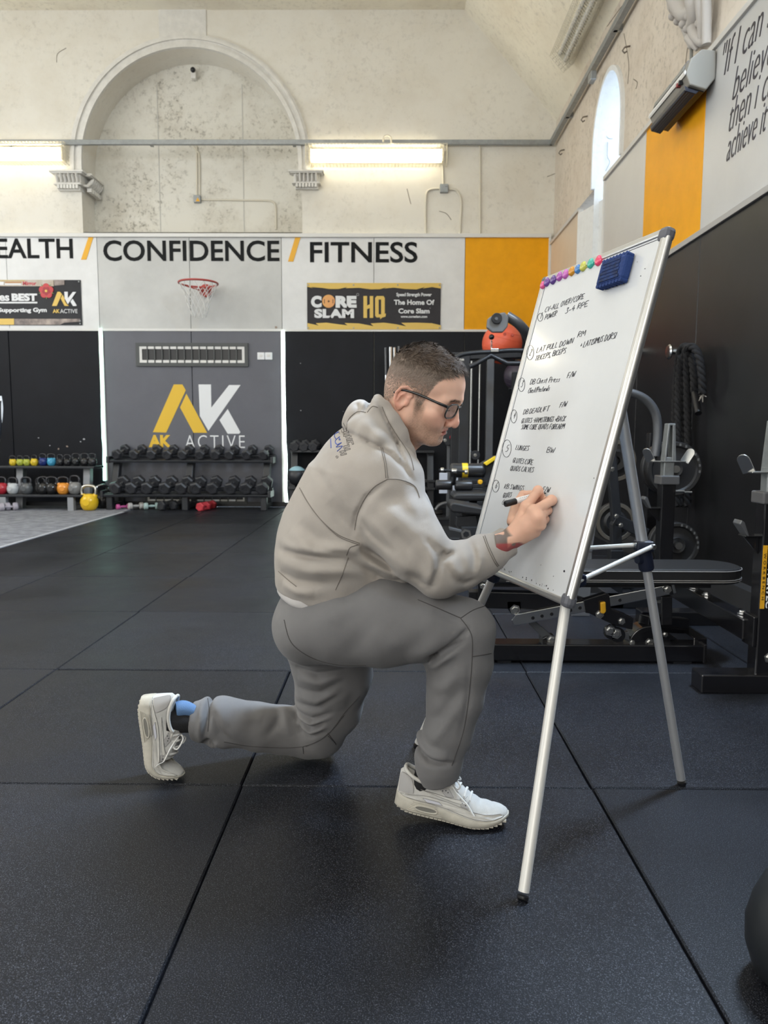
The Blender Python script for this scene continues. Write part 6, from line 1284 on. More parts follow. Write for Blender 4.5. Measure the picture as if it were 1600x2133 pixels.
# ---------- hoodie ----------
torso = [S(690, 1222, 1.97, 112, 150), S(702, 1180, 1.97, 125, 160), S(716, 1130, 1.97, 131, 164), S(738, 1065, 1.97, 124, 164), S(762, 990, 1.97, 106, 160), S(772, 940, 1.97, 62, 125)]
slv_r = [S(806, 1030, 1.80, 72, 62), S(832, 1090, 1.755, 70, 62), S(872, 1150, 1.735, 63, 58), S(915, 1192, 1.735, 52, 50), S(962, 1178, 1.765, 47, 46), S(1008, 1157, 1.79, 41, 40), S(1024, 1150, 1.80, 36, 36)]
cuff_r = [S(1019, 1151, 1.80, 36, 36), S(1030, 1146, 1.805, 36, 36), S(1058, 1128, 1.815, 34, 33)]
slv_l = [S(812, 1010, 2.10, 64, 58), S(846, 1080, 2.14, 56, 54), S(868, 1140, 2.15, 47, 46), S(890, 1205, 2.08, 42, 42), S(893, 1222, 2.02, 36, 34)]
hoodlow = [S(738, 895, 1.87, 16, 16), S(762, 908, 1.812, 20, 17), S(790, 922, 1.786, 19, 16), S(815, 940, 1.788, 16, 14), S(840, 966, 1.818, 13, 12), S(858, 988, 1.875, 9, 9)]
hoodn = [S(753, 873, 1.915, 29, 28), S(780, 874, 1.868, 45, 27), S(800, 895, 1.852, 39, 25), S(820, 914, 1.852, 31, 23), S(840, 945, 1.868, 23, 20), S(856, 976, 1.90, 13, 14)]
hoodf = [S(753, 873, 1.985, 28, 28), S(774, 878, 2.035, 40, 26), S(794, 902, 2.055, 34, 24), S(814, 930, 2.05, 28, 22), S(838, 962, 2.01, 20, 18), S(854, 982, 1.94, 12, 12)]
hoodb = [S(738, 888, 1.93, 25), S(752, 868, 1.95, 27), S(742, 886, 1.99, 24)]
edgen = [S(787, 832, 1.94, 11), S(801, 846, 1.895, 10), S(814, 870, 1.872, 10), S(829, 899, 1.868, 10), S(843, 932, 1.876, 11), S(857, 975, 1.905, 12)]
edgef = [S(787, 832, 1.96, 11), S(800, 850, 2.00, 10), S(816, 885, 2.025, 11), S(836, 930, 2.015, 11), S(856, 972, 1.94, 12)]
zc_ = lambda x, y: (560+x/2.963, 780+y/2.963)
def FL(pts, amp, wd, Y=1.75, ymax=1.92): return (XZ([zc_(x, y) for x, y in pts], Y), amp*1.45, wd*.78, ymax)
hood_folds = [
    FL([(735, 645), (610, 740), (550, 850), (530, 960)], -.006, .009, 1.80), FL([(800, 640), (660, 720), (600, 850), (580, 950)], .005, .03, 1.78),
    FL([(60, 1050), (250, 1062), (480, 1052), (590, 1048)], .011, .020, 1.82), FL([(80, 1092), (300, 1112), (480, 1118)], -.010, .014, 1.82), FL([(60, 1150), (250, 1180), (450, 1176), (620, 1180)], .010, .022, 1.82),
    FL([(60, 1228), (180, 1260), (420, 1262)], -.007, .016, 1.82), FL([(80, 1285), (180, 1320), (300, 1322)], .010, .020, 1.82), FL([(560, 1040), (650, 1110), (800, 1200)], -.009, .012, 1.80), FL([(470, 1130), (600, 1190), (720, 1240)], -.007, .013, 1.80), FL([(500, 1060), (640, 1150), (760, 1230)], .008, .02, 1.80),
    FL([(370, 770), (450, 870), (540, 980)], -.006, .02, 1.82), FL([(190, 900), (300, 1000), (420, 1030)], -.005, .022, 1.82), FL([(130, 960), (220, 1020), (300, 1040)], .006, .02, 1.82),
    FL([(1058, 1068), (1085, 1105), (1140, 1088)], -.011, .010, 1.74), FL([(1050, 1085), (1036, 1190), (1000, 1310)], -.009, .012, 1.71), FL([(1062, 1120), (1100, 1200), (1160, 1270)], -.006, .012, 1.71), FL([(1000, 1060), (1010, 1180), (975, 1290)], .008, .022, 1.71), FL([(1110, 1110), (1140, 1190), (1190, 1250)], .007, .018, 1.72),
    FL([(1236, 1030), (1265, 1100), (1250, 1210)], -.006, .014, 1.74), FL([(1180, 1070), (1220, 1140), (1220, 1220)], .004, .018, 1.74), FL([(690, 690), (840, 830), (960, 930)], -.005, .022, 1.74), FL([(640, 760), (780, 900), (900, 1010)], .004, .03, 1.72), FL([(760, 940), (860, 1060), (960, 1180)], -.005, .022, 1.70), FL([(620, 1020), (760, 1120), (900, 1230)], .004, .025, 1.70), FL([(880, 700), (940, 800), (960, 900)], -.004, .018, 1.76), FL([(560, 900), (640, 1000), (760, 1090)], -.004, .010, 1.70), FL([(600, 880), (720, 990), (860, 1120)], .003, .014, 1.70), FL([(840, 1210), (930, 1260), (1000, 1330)], -.005, .012, 1.70), FL([(960, 1000), (1020, 1060), (1030, 1120)], -.005, .011, 1.71), FL([(1130, 1240), (1200, 1270), (1290, 1250)], -.004, .011, 1.74), FL([(1280, 1050), (1300, 1130), (1290, 1210)], .004, .010, 1.74), FL([(250, 560), (330, 640), (390, 750)], -.003, .016, 1.80), FL([(420, 640), (450, 740), (500, 850)], .003, .02, 1.78), FL([(100, 1120), (250, 1140), (430, 1140)], .005, .011, 1.80), FL([(280, 1040), (400, 1075), (500, 1080)], -.004, .010, 1.80), FL([(640, 1230), (740, 1265), (830, 1262)], -.006, .011, 1.80),
    (XZ([(790, 842), (801, 868), (815, 895), (829, 928), (846, 972)], 1.87), -.012, .0045, 1.95), (XZ([(740, 906), (765, 918), (790, 930), (815, 945), (842, 972), (856, 994)], 1.86), -.012, .006, 1.95), (XZ([(700, 893), (716, 900), (740, 907)], 1.86), -.008, .007, 1.95), (XZ([(771, 830), (766, 848), (757, 866)], 1.90), -.016, .008, 1.97),
    (XZ([(742, 838), (748, 850), (742, 862)], 1.90), -.008, .007, 1.97), (XZ([(722, 880), (740, 862), (755, 862)], 1.88), -.004, .006, 1.97), (XZ([(757, 870), (775, 895), (800, 925)], 1.86), .005, .014, 1.95)]
def f_torso(p): return loft(p, torso, .04)
def f_hoodie(p):
    d = f_torso(p)
    d = smin(d, sph(p, S(800, 1000, 1.81, 1)[0], 82*pxm(1.81)), .05); d = smin(d, sph(p, S(800, 985, 2.10, 1)[0], 70*pxm(2.1)), .05)
    d = smin(d, sph(p, S(822, 1180, 1.82, 1)[0], 46*pxm(1.82)), .05); d = smin(d, loft(p, slv_r, .03), .035); d = smin(d, loft(p, slv_l, .03), .03)
    h = smin(loft(p, hoodn, .02), loft(p, hoodf, .02), .015); h = smin(h, loft(p, hoodlow, .02), .045); h = smin(h, loft(p, hoodb, .03), .035); h = smin(h, loft(p, edgen, .012), .004); h = smin(h, loft(p, edgef, .012), .004)
    d = smin(d, h, .006)
    d = smin(d, loft(p, cuff_r, .004), .006)
    neck = cap(p, P(838, 870, Y=1.95), P(862, 955, Y=1.95), .046, .026); d = smax(d, -neck, .012)
    # squared-off hem and cuff end
    hp_ = A_(P(690, 1241, Y=1.97)); hn = A_((P(690, 1241, Y=1.97)-P(704, 1180, Y=1.97)).normalized()); hn = hn/np.sqrt(hn@hn); d = smax(d, np.where(np.abs(p[:, 0]-hp_[0]) < .26, (p-hp_)@hn, -1), .012)*1
    ce = A_(P(1062, 1126, Y=1.817)); cn = A_((P(1058, 1128, Y=1.815)-P(1030, 1146, Y=1.805)).normalized()); near_c = np.sqrt(((p-ce)**2).sum(1)) < .09; d = np.where(near_c, smax(d, (p-ce)@cn, .006), d)
    d = folds(p, d, hood_folds)
    return d-.0022*(vnoise(p, 14, 3)-.5)*2-.0013*(vnoise(p*A_((1, .5, 1)), 34, 9)-.5)*2
V, Q = sdf_mesh(f_hoodie, P(560, 1300, Y=1.97)+Vector((0, -.36, -.02)), P(1110, 800, Y=1.97)+Vector((0, .36, .02)), .0052)
hoodie = link_mesh('hoodie', np_mesh('hoodie', V, Q), m_hood, man)

# ---------- joggers ----------
leg_r = [S(652, 1308, 1.87, 70, 92), S(722, 1298, 1.84, 86, 92), S(800, 1294, 1.81, 93, 90), S(890, 1298, 1.80, 76, 78), S(960, 1312, 1.80, 64, 68), S(958, 1380, 1.80, 66, 66), S(948, 1450, 1.80, 57, 60), S(932, 1520, 1.80, 52, 54), S(914, 1578, 1.805, 47, 48), S(913, 1602, 1.81, 41, 42), S(915, 1620, 1.81, 34, 36)]
kneecap = S(972, 1318, 1.80, 56, 60)
leg_l = [S(668, 1325, 2.08, 84, 80), S(694, 1400, 2.11, 82, 78), S(684, 1470, 2.14, 70, 68), S(664, 1520, 2.17, 56, 58), S(640, 1528, 2.175, 47, 50), S(590, 1520, 2.16, 48, 50), S(540, 1514, 2.13, 49, 50), S(480, 1506, 2.10, 48, 48), S(440, 1502, 2.085, 45, 44), S(405, 1501, 2.07, 40, 38)]
def FLb(pts, amp, wd, Y=1.75, ymax=1.93): return (XZ([(560+x/2.963, 1180+y/2.963) for x, y in pts], Y), amp*1.55, wd*.80, ymax)
def FLc(pts, amp, wd, Y=2.06, ymax=2.16): return (XZ([(260+x/3.478, 1400+y/3.478) for x, y in pts], Y), amp*1.5, wd*.8, ymax)
pant_folds = [FLb([(1225, 365), (1110, 465), (985, 560)], -.012, .009), FLb([(1200, 430), (1080, 510), (985, 605)], -.010, .008), FLb([(1190, 390), (1090, 490), (990, 585)], .008, .010), FLb([(1150, 500), (1060, 560), (980, 640)], .007, .014), FLb([(980, 540), (1030, 530), (990, 590)], -.012, .007),
    FLb([(840, 560), (960, 510), (1100, 400)], .006, .03), FLb([(380, 160), (470, 190), (640, 120)], -.004, .014), FLb([(330, 330), (450, 260), (560, 190)], .004, .03), FLb([(480, 560), (560, 430), (700, 270)], -.004, .03), FLb([(700, 500), (820, 420), (900, 300)], .004, .035), FLb([(1000, 260), (1100, 300), (1190, 330)], -.004, .012),
    FLb([(1200, 700), (1080, 900), (960, 1030)], -.006, .020), FLb([(1160, 800), (1050, 1000), (960, 1110)], .005, .02), FLb([(960, 960), (940, 1060), (1000, 1140)], -.006, .012), FLb([(890, 1125), (990, 1200), (1140, 1215)], -.012, .010), FLb([(900, 1080), (990, 1150), (1110, 1180)], .011, .017), FLb([(1230, 560), (1225, 800), (1180, 1030)], -.003, .010), FLb([(1000, 760), (1080, 720), (1150, 640)], .005, .02),
    FLb([(160, 615), (300, 645), (500, 625)], -.010, .012, 2.02, 2.20), FLb([(170, 690), (320, 700), (470, 640)], .008, .018, 2.02, 2.20), FLb([(165, 760), (320, 765), (450, 690)], -.006, .013, 2.03, 2.2), FLb([(155, 820), (300, 820), (420, 740)], .006, .016, 2.04, 2.2), FLb([(150, 868), (300, 858), (440, 760)], -.006, .011, 2.05, 2.2), FLb([(150, 910), (270, 935), (390, 880)], -.009, .009, 2.06, 2.2), FLb([(160, 955), (260, 985), (360, 930)], -.009, .009, 2.07, 2.2), FLb([(150, 932), (265, 958), (380, 905)], .007, .009, 2.07, 2.2), FLb([(190, 1010), (260, 1040), (360, 990)], -.007, .010, 2.08, 2.2), FLb([(160, 985), (260, 1012), (360, 962)], .007, .009, 2.08, 2.2), FLb([(420, 700), (520, 760), (480, 880)], -.004, .02, 2.06, 2.2),
    FLc([(600, 185), (618, 300), (598, 470)], -.011, .010), FLc([(560, 190), (575, 300), (560, 460)], .006, .012), FLc([(650, 260), (710, 400), (830, 520)], -.007, .013), FLc([(640, 200), (700, 260), (760, 380)], .006, .02), FLc([(1150, 250), (1205, 330), (1290, 490)], -.010, .012), FLc([(1100, 260), (1140, 360), (1200, 500)], .006, .018), FLc([(1000, 480), (1080, 420), (1120, 340)], -.004, .016), FLc([(560, 520), (620, 470), (660, 540)], -.010, .010), FLc([(620, 560), (680, 500), (740, 560)], .007, .014), FLc([(840, 270), (900, 330), (1000, 350)], .004, .02)]
def f_pants(p):
    d = loft(p, leg_r, .03); d = smin(d, ell(p, kneecap[0], (kneecap[1], kneecap[2], kneecap[1]*1.05)), .025)
    d = smin(d, loft(p, leg_l, .025), .045)
    d = smin(d, ell(p, P(650, 1300, Y=1.97), (76*pxm(1.97), .165, 70*pxm(1.97))), .05)
    d = smin(d, loft(p, [S(662, 1285, 1.97, 84, 135), S(690, 1238, 1.97, 102, 138)], .04), .04)
    # crease between the thighs and squared cuffs
    ce = A_(P(402, 1501, Y=2.07)); m = np.sqrt(((p-ce)**2).sum(1)) < .09; d = np.where(m, smax(d, (ce[0]-p[:, 0])*.98-(p[:, 2]-ce[2])*.0, .006), d)
    ce = A_(P(914, 1628, Y=1.81)); m = np.sqrt(((p-ce)**2).sum(1)) < .08; d = np.where(m, smax(d, ce[2]-p[:, 2]+(p[:, 0]-ce[0])*.25, .006), d)
    d = folds(p, d, pant_folds)
    d = smax(d, .0035-p[:, 2], .015)
    return d-.0020*(vnoise(p, 13, 5)-.5)*2-.0011*(vnoise(p*A_((1, .5, 1)), 32, 6)-.5)*2
V, Q = sdf_mesh(f_pants, (P(390, 1500, Y=2.07).x, 1.62, -.01), (P(1040, 1300, Y=1.80).x, 2.34, P(700, 1190, Y=1.97).z), .0052)
pants = link_mesh('joggers', np_mesh('joggers', V, Q), m_pants, man)
# light t-shirt hem and dark waistband showing under the hoodie
for nm, st, m in (('t_shirt', [S(694, 1205, 1.97, 112, 150), S(689, 1230, 1.97, 110, 147), S(686, 1247, 1.97, 106, 143)], mat('pale_grey_tshirt', (.56, .54, .53), .9)), ('waistband', [S(690, 1235, 1.97, 107, 142), S(676, 1272, 1.97, 96, 142)], mat('dark_waistband', (.050, .049, .050), .9))):
    cn = A_((Vector(st[-1][0])-Vector(st[0][0])).normalized()); ce = A_(st[-1][0]); 
    def f_b(p, st=st, cn=cn, ce=ce):
        d = smax(loft(p, st, .02), (p-ce)@cn, .008); d = smax(d, (A_(st[0][0])-p)@cn, .008); d = smax(d, p[:, 0]-P(742, 1230, Y=1.97).x, .004)
        return folds(p, d, [FL([(80, 1285), (180, 1330), (320, 1340)], .006, .02, 1.82), FL([(60, 1350), (150, 1400), (260, 1390)], .004, .02, 1.82)])
    c0 = Vector(st[1][0]) if len(st) > 2 else Vector(st[0][0])
    V, Q = sdf_mesh(f_b, c0+Vector((-.24, -.25, -.14)), c0+Vector((.24, .25, .10)), .008); link_mesh(nm, np_mesh(nm, V, Q), m, man)

# ---------- seams, laid on the cloth ----------
from mathutils.bvhtree import BVHTree
def bvh_of(o):
    me = o.data; v = np.empty(len(me.vertices)*3); me.vertices.foreach_get('co', v); off = W(o); v = v.reshape(-1, 3)+np.array(off)
    return BVHTree.FromPolygons([tuple(x) for x in v], [tuple(p.vertices) for p in me.polygons])
def on_cloth(bv, pts, lift=.0006):
    out = []
    for x, y in pts:
        d = Vector(_fw*FPX+_r2*(x-800)-_u2*(y-1066.5)).normalized(); h = bv.ray_cast(Vector((0, 0, CAMH)), d)
        if h[0] is not None and h[0].y < 2.4: out.append(h[0]+h[1].normalized()*lift*(1 if h[1].dot(d) < 0 else -1))
    return out
def seam(bv, pts, m, parent, r=.0011, n=10, nm='seam'):
    c2 = [(p.x, p.y) for p in bez([(x, y, 0) for x, y in pts], n)]; q = on_cloth(bv, c2); run = []
    mm = M(); k = 0
    for p in q:
        if run and (p-run[-1]).length > .03:
            if len(run) > 1: mm.tube(run, r, 5); k += 1
            run = []
        run.append(p)
    if len(run) > 1: mm.tube(run, r, 5); k += 1
    if k: mm.build(nm, m, parent, smooth=60)
bvH = bvh_of(hoodie); bvP = bvh_of(pants)
zz = lambda L_: [zc_(x, y) for x, y in L_]
for L_ in ([(735, 645), (650, 695), (590, 770), (550, 860), (530, 960)], [(190, 700), (240, 790), (320, 895), (430, 990), (560, 1042)], [(198, 712), (248, 800), (328, 905), (430, 1000), (550, 1050)], [(690, 450), (712, 540), (722, 640)], [(700, 450), (724, 540), (735, 640)], [(735, 645), (820, 652), (900, 690), (930, 760)], [(480, 345), (492, 280), (545, 232), (600, 235)], [(608, 235), (640, 198), (672, 205)], [(700, 200), (740, 290), (800, 390), (870, 500), (895, 590)],
           [(1324, 1000), (1350, 1070), (1388, 1150), (1412, 1185)], [(1334, 996), (1360, 1066), (1398, 1146), (1420, 1180)], [(490, 1130), (455, 1230), (412, 1330)], [(60, 1215), (120, 1270), (170, 1310)], [(480, 1115), (500, 1070), (560, 1050)]): seam(bvH, zz(L_), m_seam, hoodie)
zp_ = lambda L_: [(560+x/2.963, 1180+y/2.963) for x, y in L_]; zq_ = lambda L_: [(260+x/3.478, 1400+y/3.478) for x, y in L_]
for L_ in ([(1185, 320), (1250, 420), (1255, 560), (1240, 760), (1205, 1000), (1130, 1230)], [(1185, 318), (1260, 270), (1330, 245)], [(920, 205), (1050, 260), (1185, 318)], [(1255, 555), (1320, 545), (1372, 535)], [(95, 330), (140, 470), (260, 560), (420, 605), (600, 610)], [(560, 800), (470, 900), (360, 1040), (230, 1110)], [(365, 1045), (400, 1080), (415, 1100)]): seam(bvP, zp_(L_), m_pseam, pants)
for L_ in ([(720, 505), (900, 535), (1150, 548), (1290, 540)], [(1290, 540), (1400, 500), (1500, 420), (1590, 310)], [(1290, 540), (1295, 590)], [(1470, 440), (1530, 520)], [(600, 190), (612, 300), (604, 430)]): seam(bvP, zq_(L_), m_pseam, pants)
# the print on the back of the hoodie
m_print = mat('dark_grey_print', (.10, .095, .095), .8); m_blue = mat('blue_print', (.045, .085, .36), .8)
zb_b = lambda L_: [(580+x/5.468, 690+y/5.468) for x, y in L_]
for L_ in ([(630, 1100), (650, 1150), (690, 1150), (640, 1180), (660, 1230), (700, 1200), (650, 1250), (670, 1290), (720, 1270), (660, 1320), (730, 1310), (670, 1370)], [(595, 1150), (598, 1240), (602, 1330)], [(690, 1210), (705, 1240), (690, 1235)]): seam(bvH, zb_b(L_), m_blue, hoodie, .0011, 6, 'script_print')
for i, (x, y) in enumerate(((655, 1080), (685, 1065), (712, 1055), (740, 1045))): seam(bvH, zb_b([(x, y), (x+22, y+40), (x+40, y+90)]), m_print, hoodie, .0006, 5, 'outline_print')
for x, y, k_ in ((735, 1150, 0), (765, 1200, 1), (780, 1255, 2), (745, 1310, 0), (700, 1370, 1)):
    gl_ = [[(0, 0), (62, -14), (66, 4), (14, 18), (20, 34), (72, 22), (76, 36), (10, 52), (0, 0)], [(0, 0), (64, -14), (68, 0), (40, 8), (44, 24), (74, 18), (78, 32), (12, 46), (8, 32), (32, 27), (28, 12), (4, 16), (0, 0)], [(0, 0), (66, -12), (78, 32), (62, 34), (54, 6), (16, 14), (24, 40), (10, 44), (0, 0)]][k_]
    pl = zb_b([(x+a_, y+b_) for a_, b_ in gl_])
    for u_, w2_ in zip(pl[:-1], pl[1:]): seam(bvH, [u_, w2_], m_print, hoodie, .0006, 3, 'outline_print')
seam(bvH, zb_b([(655, 1432), (668, 1420), (682, 1432), (670, 1446), (655, 1432)]), m_print, hoodie, .0006, 5, 'outline_print')

# ---------- head ----------
HP = np.array([.070, 1.93, 1.098]); _a, _b2, _c = [math.radians(v) for v in (16, 20, 8)]
RH = (np.array([[math.cos(-_a), -math.sin(-_a), 0], [math.sin(-_a), math.cos(-_a), 0], [0, 0, 1]]) @ np.array([[math.cos(_b2), 0, math.sin(_b2)], [0, 1, 0], [-math.sin(_b2), 0, math.cos(_b2)]]) @ np.array([[1, 0, 0], [0, math.cos(_c), -math.sin(_c)], [0, math.sin(_c), math.cos(_c)]]))
def toW(l): return np.asarray(l) @ RH.T+HP
def toL(w_): return (np.asarray(w_)-HP) @ RH
HM = Matrix([[*RH[0], HP[0]], [*RH[1], HP[1]], [*RH[2], HP[2]], [0, 0, 0, 1]])
neck_end = toL(np.array(P(790, 985, Y=1.96)))
ear_ring = [(.004, .0, .004), (.012, .0, .016), (.006, -.001, .028), (-.008, -.003, .031), (-.021, -.006, .022), (-.026, -.008, .006), (-.022, -.007, -.010), (-.013, -.004, -.020)]
EC = np.array([-.010, -.0765, -.006])
def f_head(p):
    s2 = np.where(p[:, 1] < 0, -1, 1).astype(F4); m = p.copy(); m[:, 1] = -np.abs(p[:, 1])       # mirrored copy
    d = ell(p, (-.003, 0, .046), (.091, .076, .086)); d = smin(d, ell(p, (.046, 0, .048), (.065, .064, .060)), .03); d = smin(d, ell(p, (-.040, 0, -.002), (.048, .056, .05)), .03)
    d = smin(d, ell(p, (.046, 0, -.028), (.052, .058, .066)), .03)
    d = smin(d, cap(m, (.104, -.004, .026), (.084, -.048, .022), .0105, .010), .018)
    d = smin(d, sph(m, (.066, -.050, -.018), .022), .028)
    d = smin(d, cap(m, (.010, -.054, -.056), (.070, -.022, -.090), .017, .017), .026); d = smin(d, cap(m, (.006, -.058, -.01), (.010, -.054, -.056), .016, .017), .02)
    d = smin(d, ell(p, (.080, 0, -.089), (.0175, .024, .0185)), .016); d = smin(d, ell(p, (.035, 0, -.078), (.05, .046, .030)), .02)
    d = smin(d, ell(p, (.072, 0, -.056), (.026, .036, .028)), .018)
    d = smax(d, -sph(m, (.108, -.033, .003), .0165), .016); d = smin(d, sph(m, (.0835, -.032, .003), .0140), .004)
    d = smin(d, cap(p, (.1015, 0, .010), (.1135, 0, -.026), .0085, .0100), .012); d = smin(d, sph(p, (.1140, 0, -.0345), .0120), .008); d = smin(d, ell(m, (.1005, -.0135, -.0385), (.0125, .0085, .0090)), .006)
    d = smax(d, -ell(m, (.108, -.0068, -.047), (.0065, .0035, .0042)), .003); d = smax(d, -cap(m, (.094, -.0215, -.036), (.095, -.0185, -.045), .0018, .0014), .005)
    d = smin(d, ell(p, (.0903, 0, -.0568), (.0108, .0250, .0054)), .006); d = smin(d, ell(p, (.0893, 0, -.0690), (.0104, .0230, .0068)), .005)
    d = smax(d, -ell(p, (.100, 0, -.0625), (.016, .0215, .0026)), .003); d = smax(d, -poly_cap(m, [(.1000, 0, -.0625), (.0960, -.014, -.0622), (.0885, -.024, -.0595), (.0830, -.0305, -.0555)], [.0026, .0026, .0023, .0020]), .004); d = smax(d, -ell(p, (.0965, 0, -.0790), (.006, .016, .0040)), .010)
    d = smax(d, -cap(m, (.097, -.024, -.038), (.084, -.034, -.056), .0022, .0018), .009); d = smin(d, ell(m, (.074, -.040, -.040), (.016, .014, .015)), .02); d = smax(d, -cap(p, (.1085, 0, -.047), (.1035, 0, -.052), .002, .002), .005)
    # neck
    nk = cap(p, (-.020, 0, -.045), neck_end, .055, .064); nk = smin(nk, cap(m, (-.012, -.052, -.045), (.012, -.015, -.15), .014, .012), .02); nk = smin(nk, sph(p, (.022, 0, -.118), .018), .03)
    d = smin(d, nk, .028)
    # ears
    q = m-A_(EC); rot_ = .18; c_, s_ = math.cos(rot_), math.sin(rot_); q = np.stack([q[:, 0]*c_-q[:, 2]*s_, q[:, 1], q[:, 0]*s_+q[:, 2]*c_], 1)
    er = ell(q, (-.006, .001-.002, .004), (.0185, .0055, .026)); er = smin(er, poly_cap(q, ear_ring, [.0032, .0036, .0042, .0044, .0044, .0042, .0040, .0042]), .004)
    er = smin(er, ell(q, (-.006, -.002, -.023), (.0085, .0048, .0095)), .006); er = smin(er, poly_cap(q, [(-.015, -.005, -.008), (-.014, -.005, .006), (-.006, -.004, .016)], [.003, .0034, .003]), .004)
    er = smax(er, -ell(q, (-.003, -.007, -.004), (.0085, .0062, .0125)), .004); er = smax(er, -poly_cap(q, [(.003, -.007, .012), (-.006, -.009, .0235), (-.0195, -.0115, .008)], [.0022, .0026, .0022]), .003); er = smin(er, ell(q, (.0085, -.0015, -.006), (.0048, .0042, .0075)), .004)
    return smin(d, er, .005)
V, Q = sdf_mesh(f_head, (-.13, -.105, -.20), (.145, .105, .15), .00205)
def smooth01(x, a, b): t = np.clip((x-a)/(b-a), 0, 1); return t*t*(3-2*t)
hx = np.array([-.12, -.09, -.06, -.042, -.030, .010, .0145, .020, .030, .036, .044, .052, .070, .088, .094, .2]); hz = np.array([-.036, -.036, -.034, -.006, .026, .022, -.002, -.020, -.020, .002, .030, .053, .080, .096, .30, .30])
def hairmask(L_): return smooth01(L_[:, 2]-np.interp(L_[:, 0], hx, hz), -.008, .012)
def skin_col(L_):
    n = len(L_); base = np.tile(np.array([.80, .495, .375]), (n, 1)); x, y, z = L_.T; ay = np.abs(y)
    nz1 = vnoise(L_.astype(F4), 60, 1)[:, None]; nz2 = vnoise(L_.astype(F4), 420, 2); nz3 = vnoise(L_.astype(F4), 900, 4)
    base = base*(.93+.14*nz1)
    def mix(c, w_): nonlocal base; w_ = np.clip(w_, 0, 1)[:, None]; base = base*(1-w_)+np.array(c)*w_
    mix((.70, .31, .23), .55*smooth01(.040-np.sqrt((x-.112)**2+ay**2+(z+.036)**2), 0, .026))
    mix((.69, .32, .235), .40*smooth01(.045-np.sqrt((x-.078)**2+(ay-.045)**2+(z+.026)**2), 0, .035))
    mix((.70, .29, .21), .60*smooth01(ay, .076, .084)*(z < .05)); mix((.52, .26, .18), .3*smooth01(-z, .08, .13)*(x < .05))
    beard = smooth01(-z-.25*np.maximum(x-.05, 0), .018, .066)*smooth01(x, -.002, .022)*smooth01(.090-ay*.0-0, 0, .1); beard = np.maximum(beard, smooth01(.018-np.abs(x-.032), 0, .012)*smooth01(.012-z, 0, .02)*smooth01(z+.075, 0, .02)*(ay > .045)); beard = np.maximum(beard, smooth01(.0075-np.abs(z+.0500), 0, .004)*(x > .075)*(ay < .032)); beard *= smooth01(z+.135, 0, .02)
    beard *= 1-.9*smooth01(.0065-np.abs(z+.0625), 0, .003)*(ay < .024)*(x > .08); beard = beard*(1-.75*smooth01(.014-np.sqrt((x-.078)**2+(ay-.040)**2+(z+.045)**2), 0, .012))
    mix((.20, .135, .095), beard*(.46+.22*smooth01(nz3, .3, .7))*(.5+.8*nz1[:, 0]))
    lips = np.maximum(smooth01(.0050-np.abs(z+.0575-.25*np.maximum(ay-.014, 0)), 0, .003)*smooth01(.027-ay, 0, .008), smooth01(.0066-np.abs(z+.0692-.3*np.maximum(ay-.012, 0)), 0, .003)*smooth01(.026-ay, 0, .008))*(x > .082); mix((.55, .20, .17), .95*lips)
    mix((.12, .045, .04), smooth01(.0022-np.abs(z+.0622), 0, .0012)*(ay < .026)*(x > .082)*.9)
    mix((.42, .24, .19), .5*smooth01(.020-np.sqrt((x-.088)**2+(ay-.032)**2+(z-.008)**2), 0, .014))
    brow = smooth01(.0050-np.abs(z-(.0265-.16*np.maximum(ay-.035, 0)+.08*np.minimum(ay-.035, 0))), 0, .003)*smooth01(ay, .010, .017)*smooth01(.056-ay, 0, .01)*(x > .06); mix((.10, .062, .042), brow*(.45+.5*smooth01(nz2, .3, .6)))
    hm = hairmask(L_)*(ay < .0795); side = smooth01(.06-z, 0, .05); mix((.115, .088, .070), hm*(.90-.50*side*(.4+nz2))); fade = smooth01(L_[:, 2]-np.interp(x, hx, hz), -.022, .0)*(1-hm)*(x < .03); mix((.24, .165, .125), .5*fade*(.5+.6*nz3))
    return base
colH = skin_col(V); VH = toW(V)
headV, headQ, headC = VH, Q, colH

# ---------- writing hand ----------
def B3(x, y, l): return np.array(PB(x, y, l))
wr = B3(1066, 1122, .085); mcp = [B3(1097, 1056, .066), B3(1113, 1065, .066), B3(1122, 1078, .058), B3(1125, 1093, .048)]
pip = [B3(1121, 1022, .047), B3(1149, 1042, .016), B3(1140, 1063, .014), B3(1135, 1082, .014)]
dip = [B3(1128, 1036, .025), B3(1126, 1046, .010), B3(1118, 1066, .011), B3(1117, 1085, .012)]
tip_ = [B3(1117, 1042, .018), B3(1108, 1052, .018), B3(1101, 1072, .022), B3(1103, 1089, .022)]
thm = [B3(1072, 1086, .070), B3(1076, 1052, .050), B3(1090, 1031, .030), B3(1112, 1028, .022)]
fr = [(.0125, .0112, .0098, .0085), (.0130, .0118, .0100, .0088), (.0122, .0108, .0095, .0082), (.0110, .0098, .0085, .0074)]
0 and print('finger lengths', [[round(float(np.linalg.norm(b-a)), 3) for a, b in ((mcp[i], pip[i]), (pip[i], dip[i]), (dip[i], tip_[i]))] for i in range(4)], [round(float(np.linalg.norm(m_-wr)), 3) for m_ in mcp], [round(float(np.linalg.norm(thm[i+1]-thm[i])), 3) for i in range(3)])
elb = np.array(slv_r[3][0])
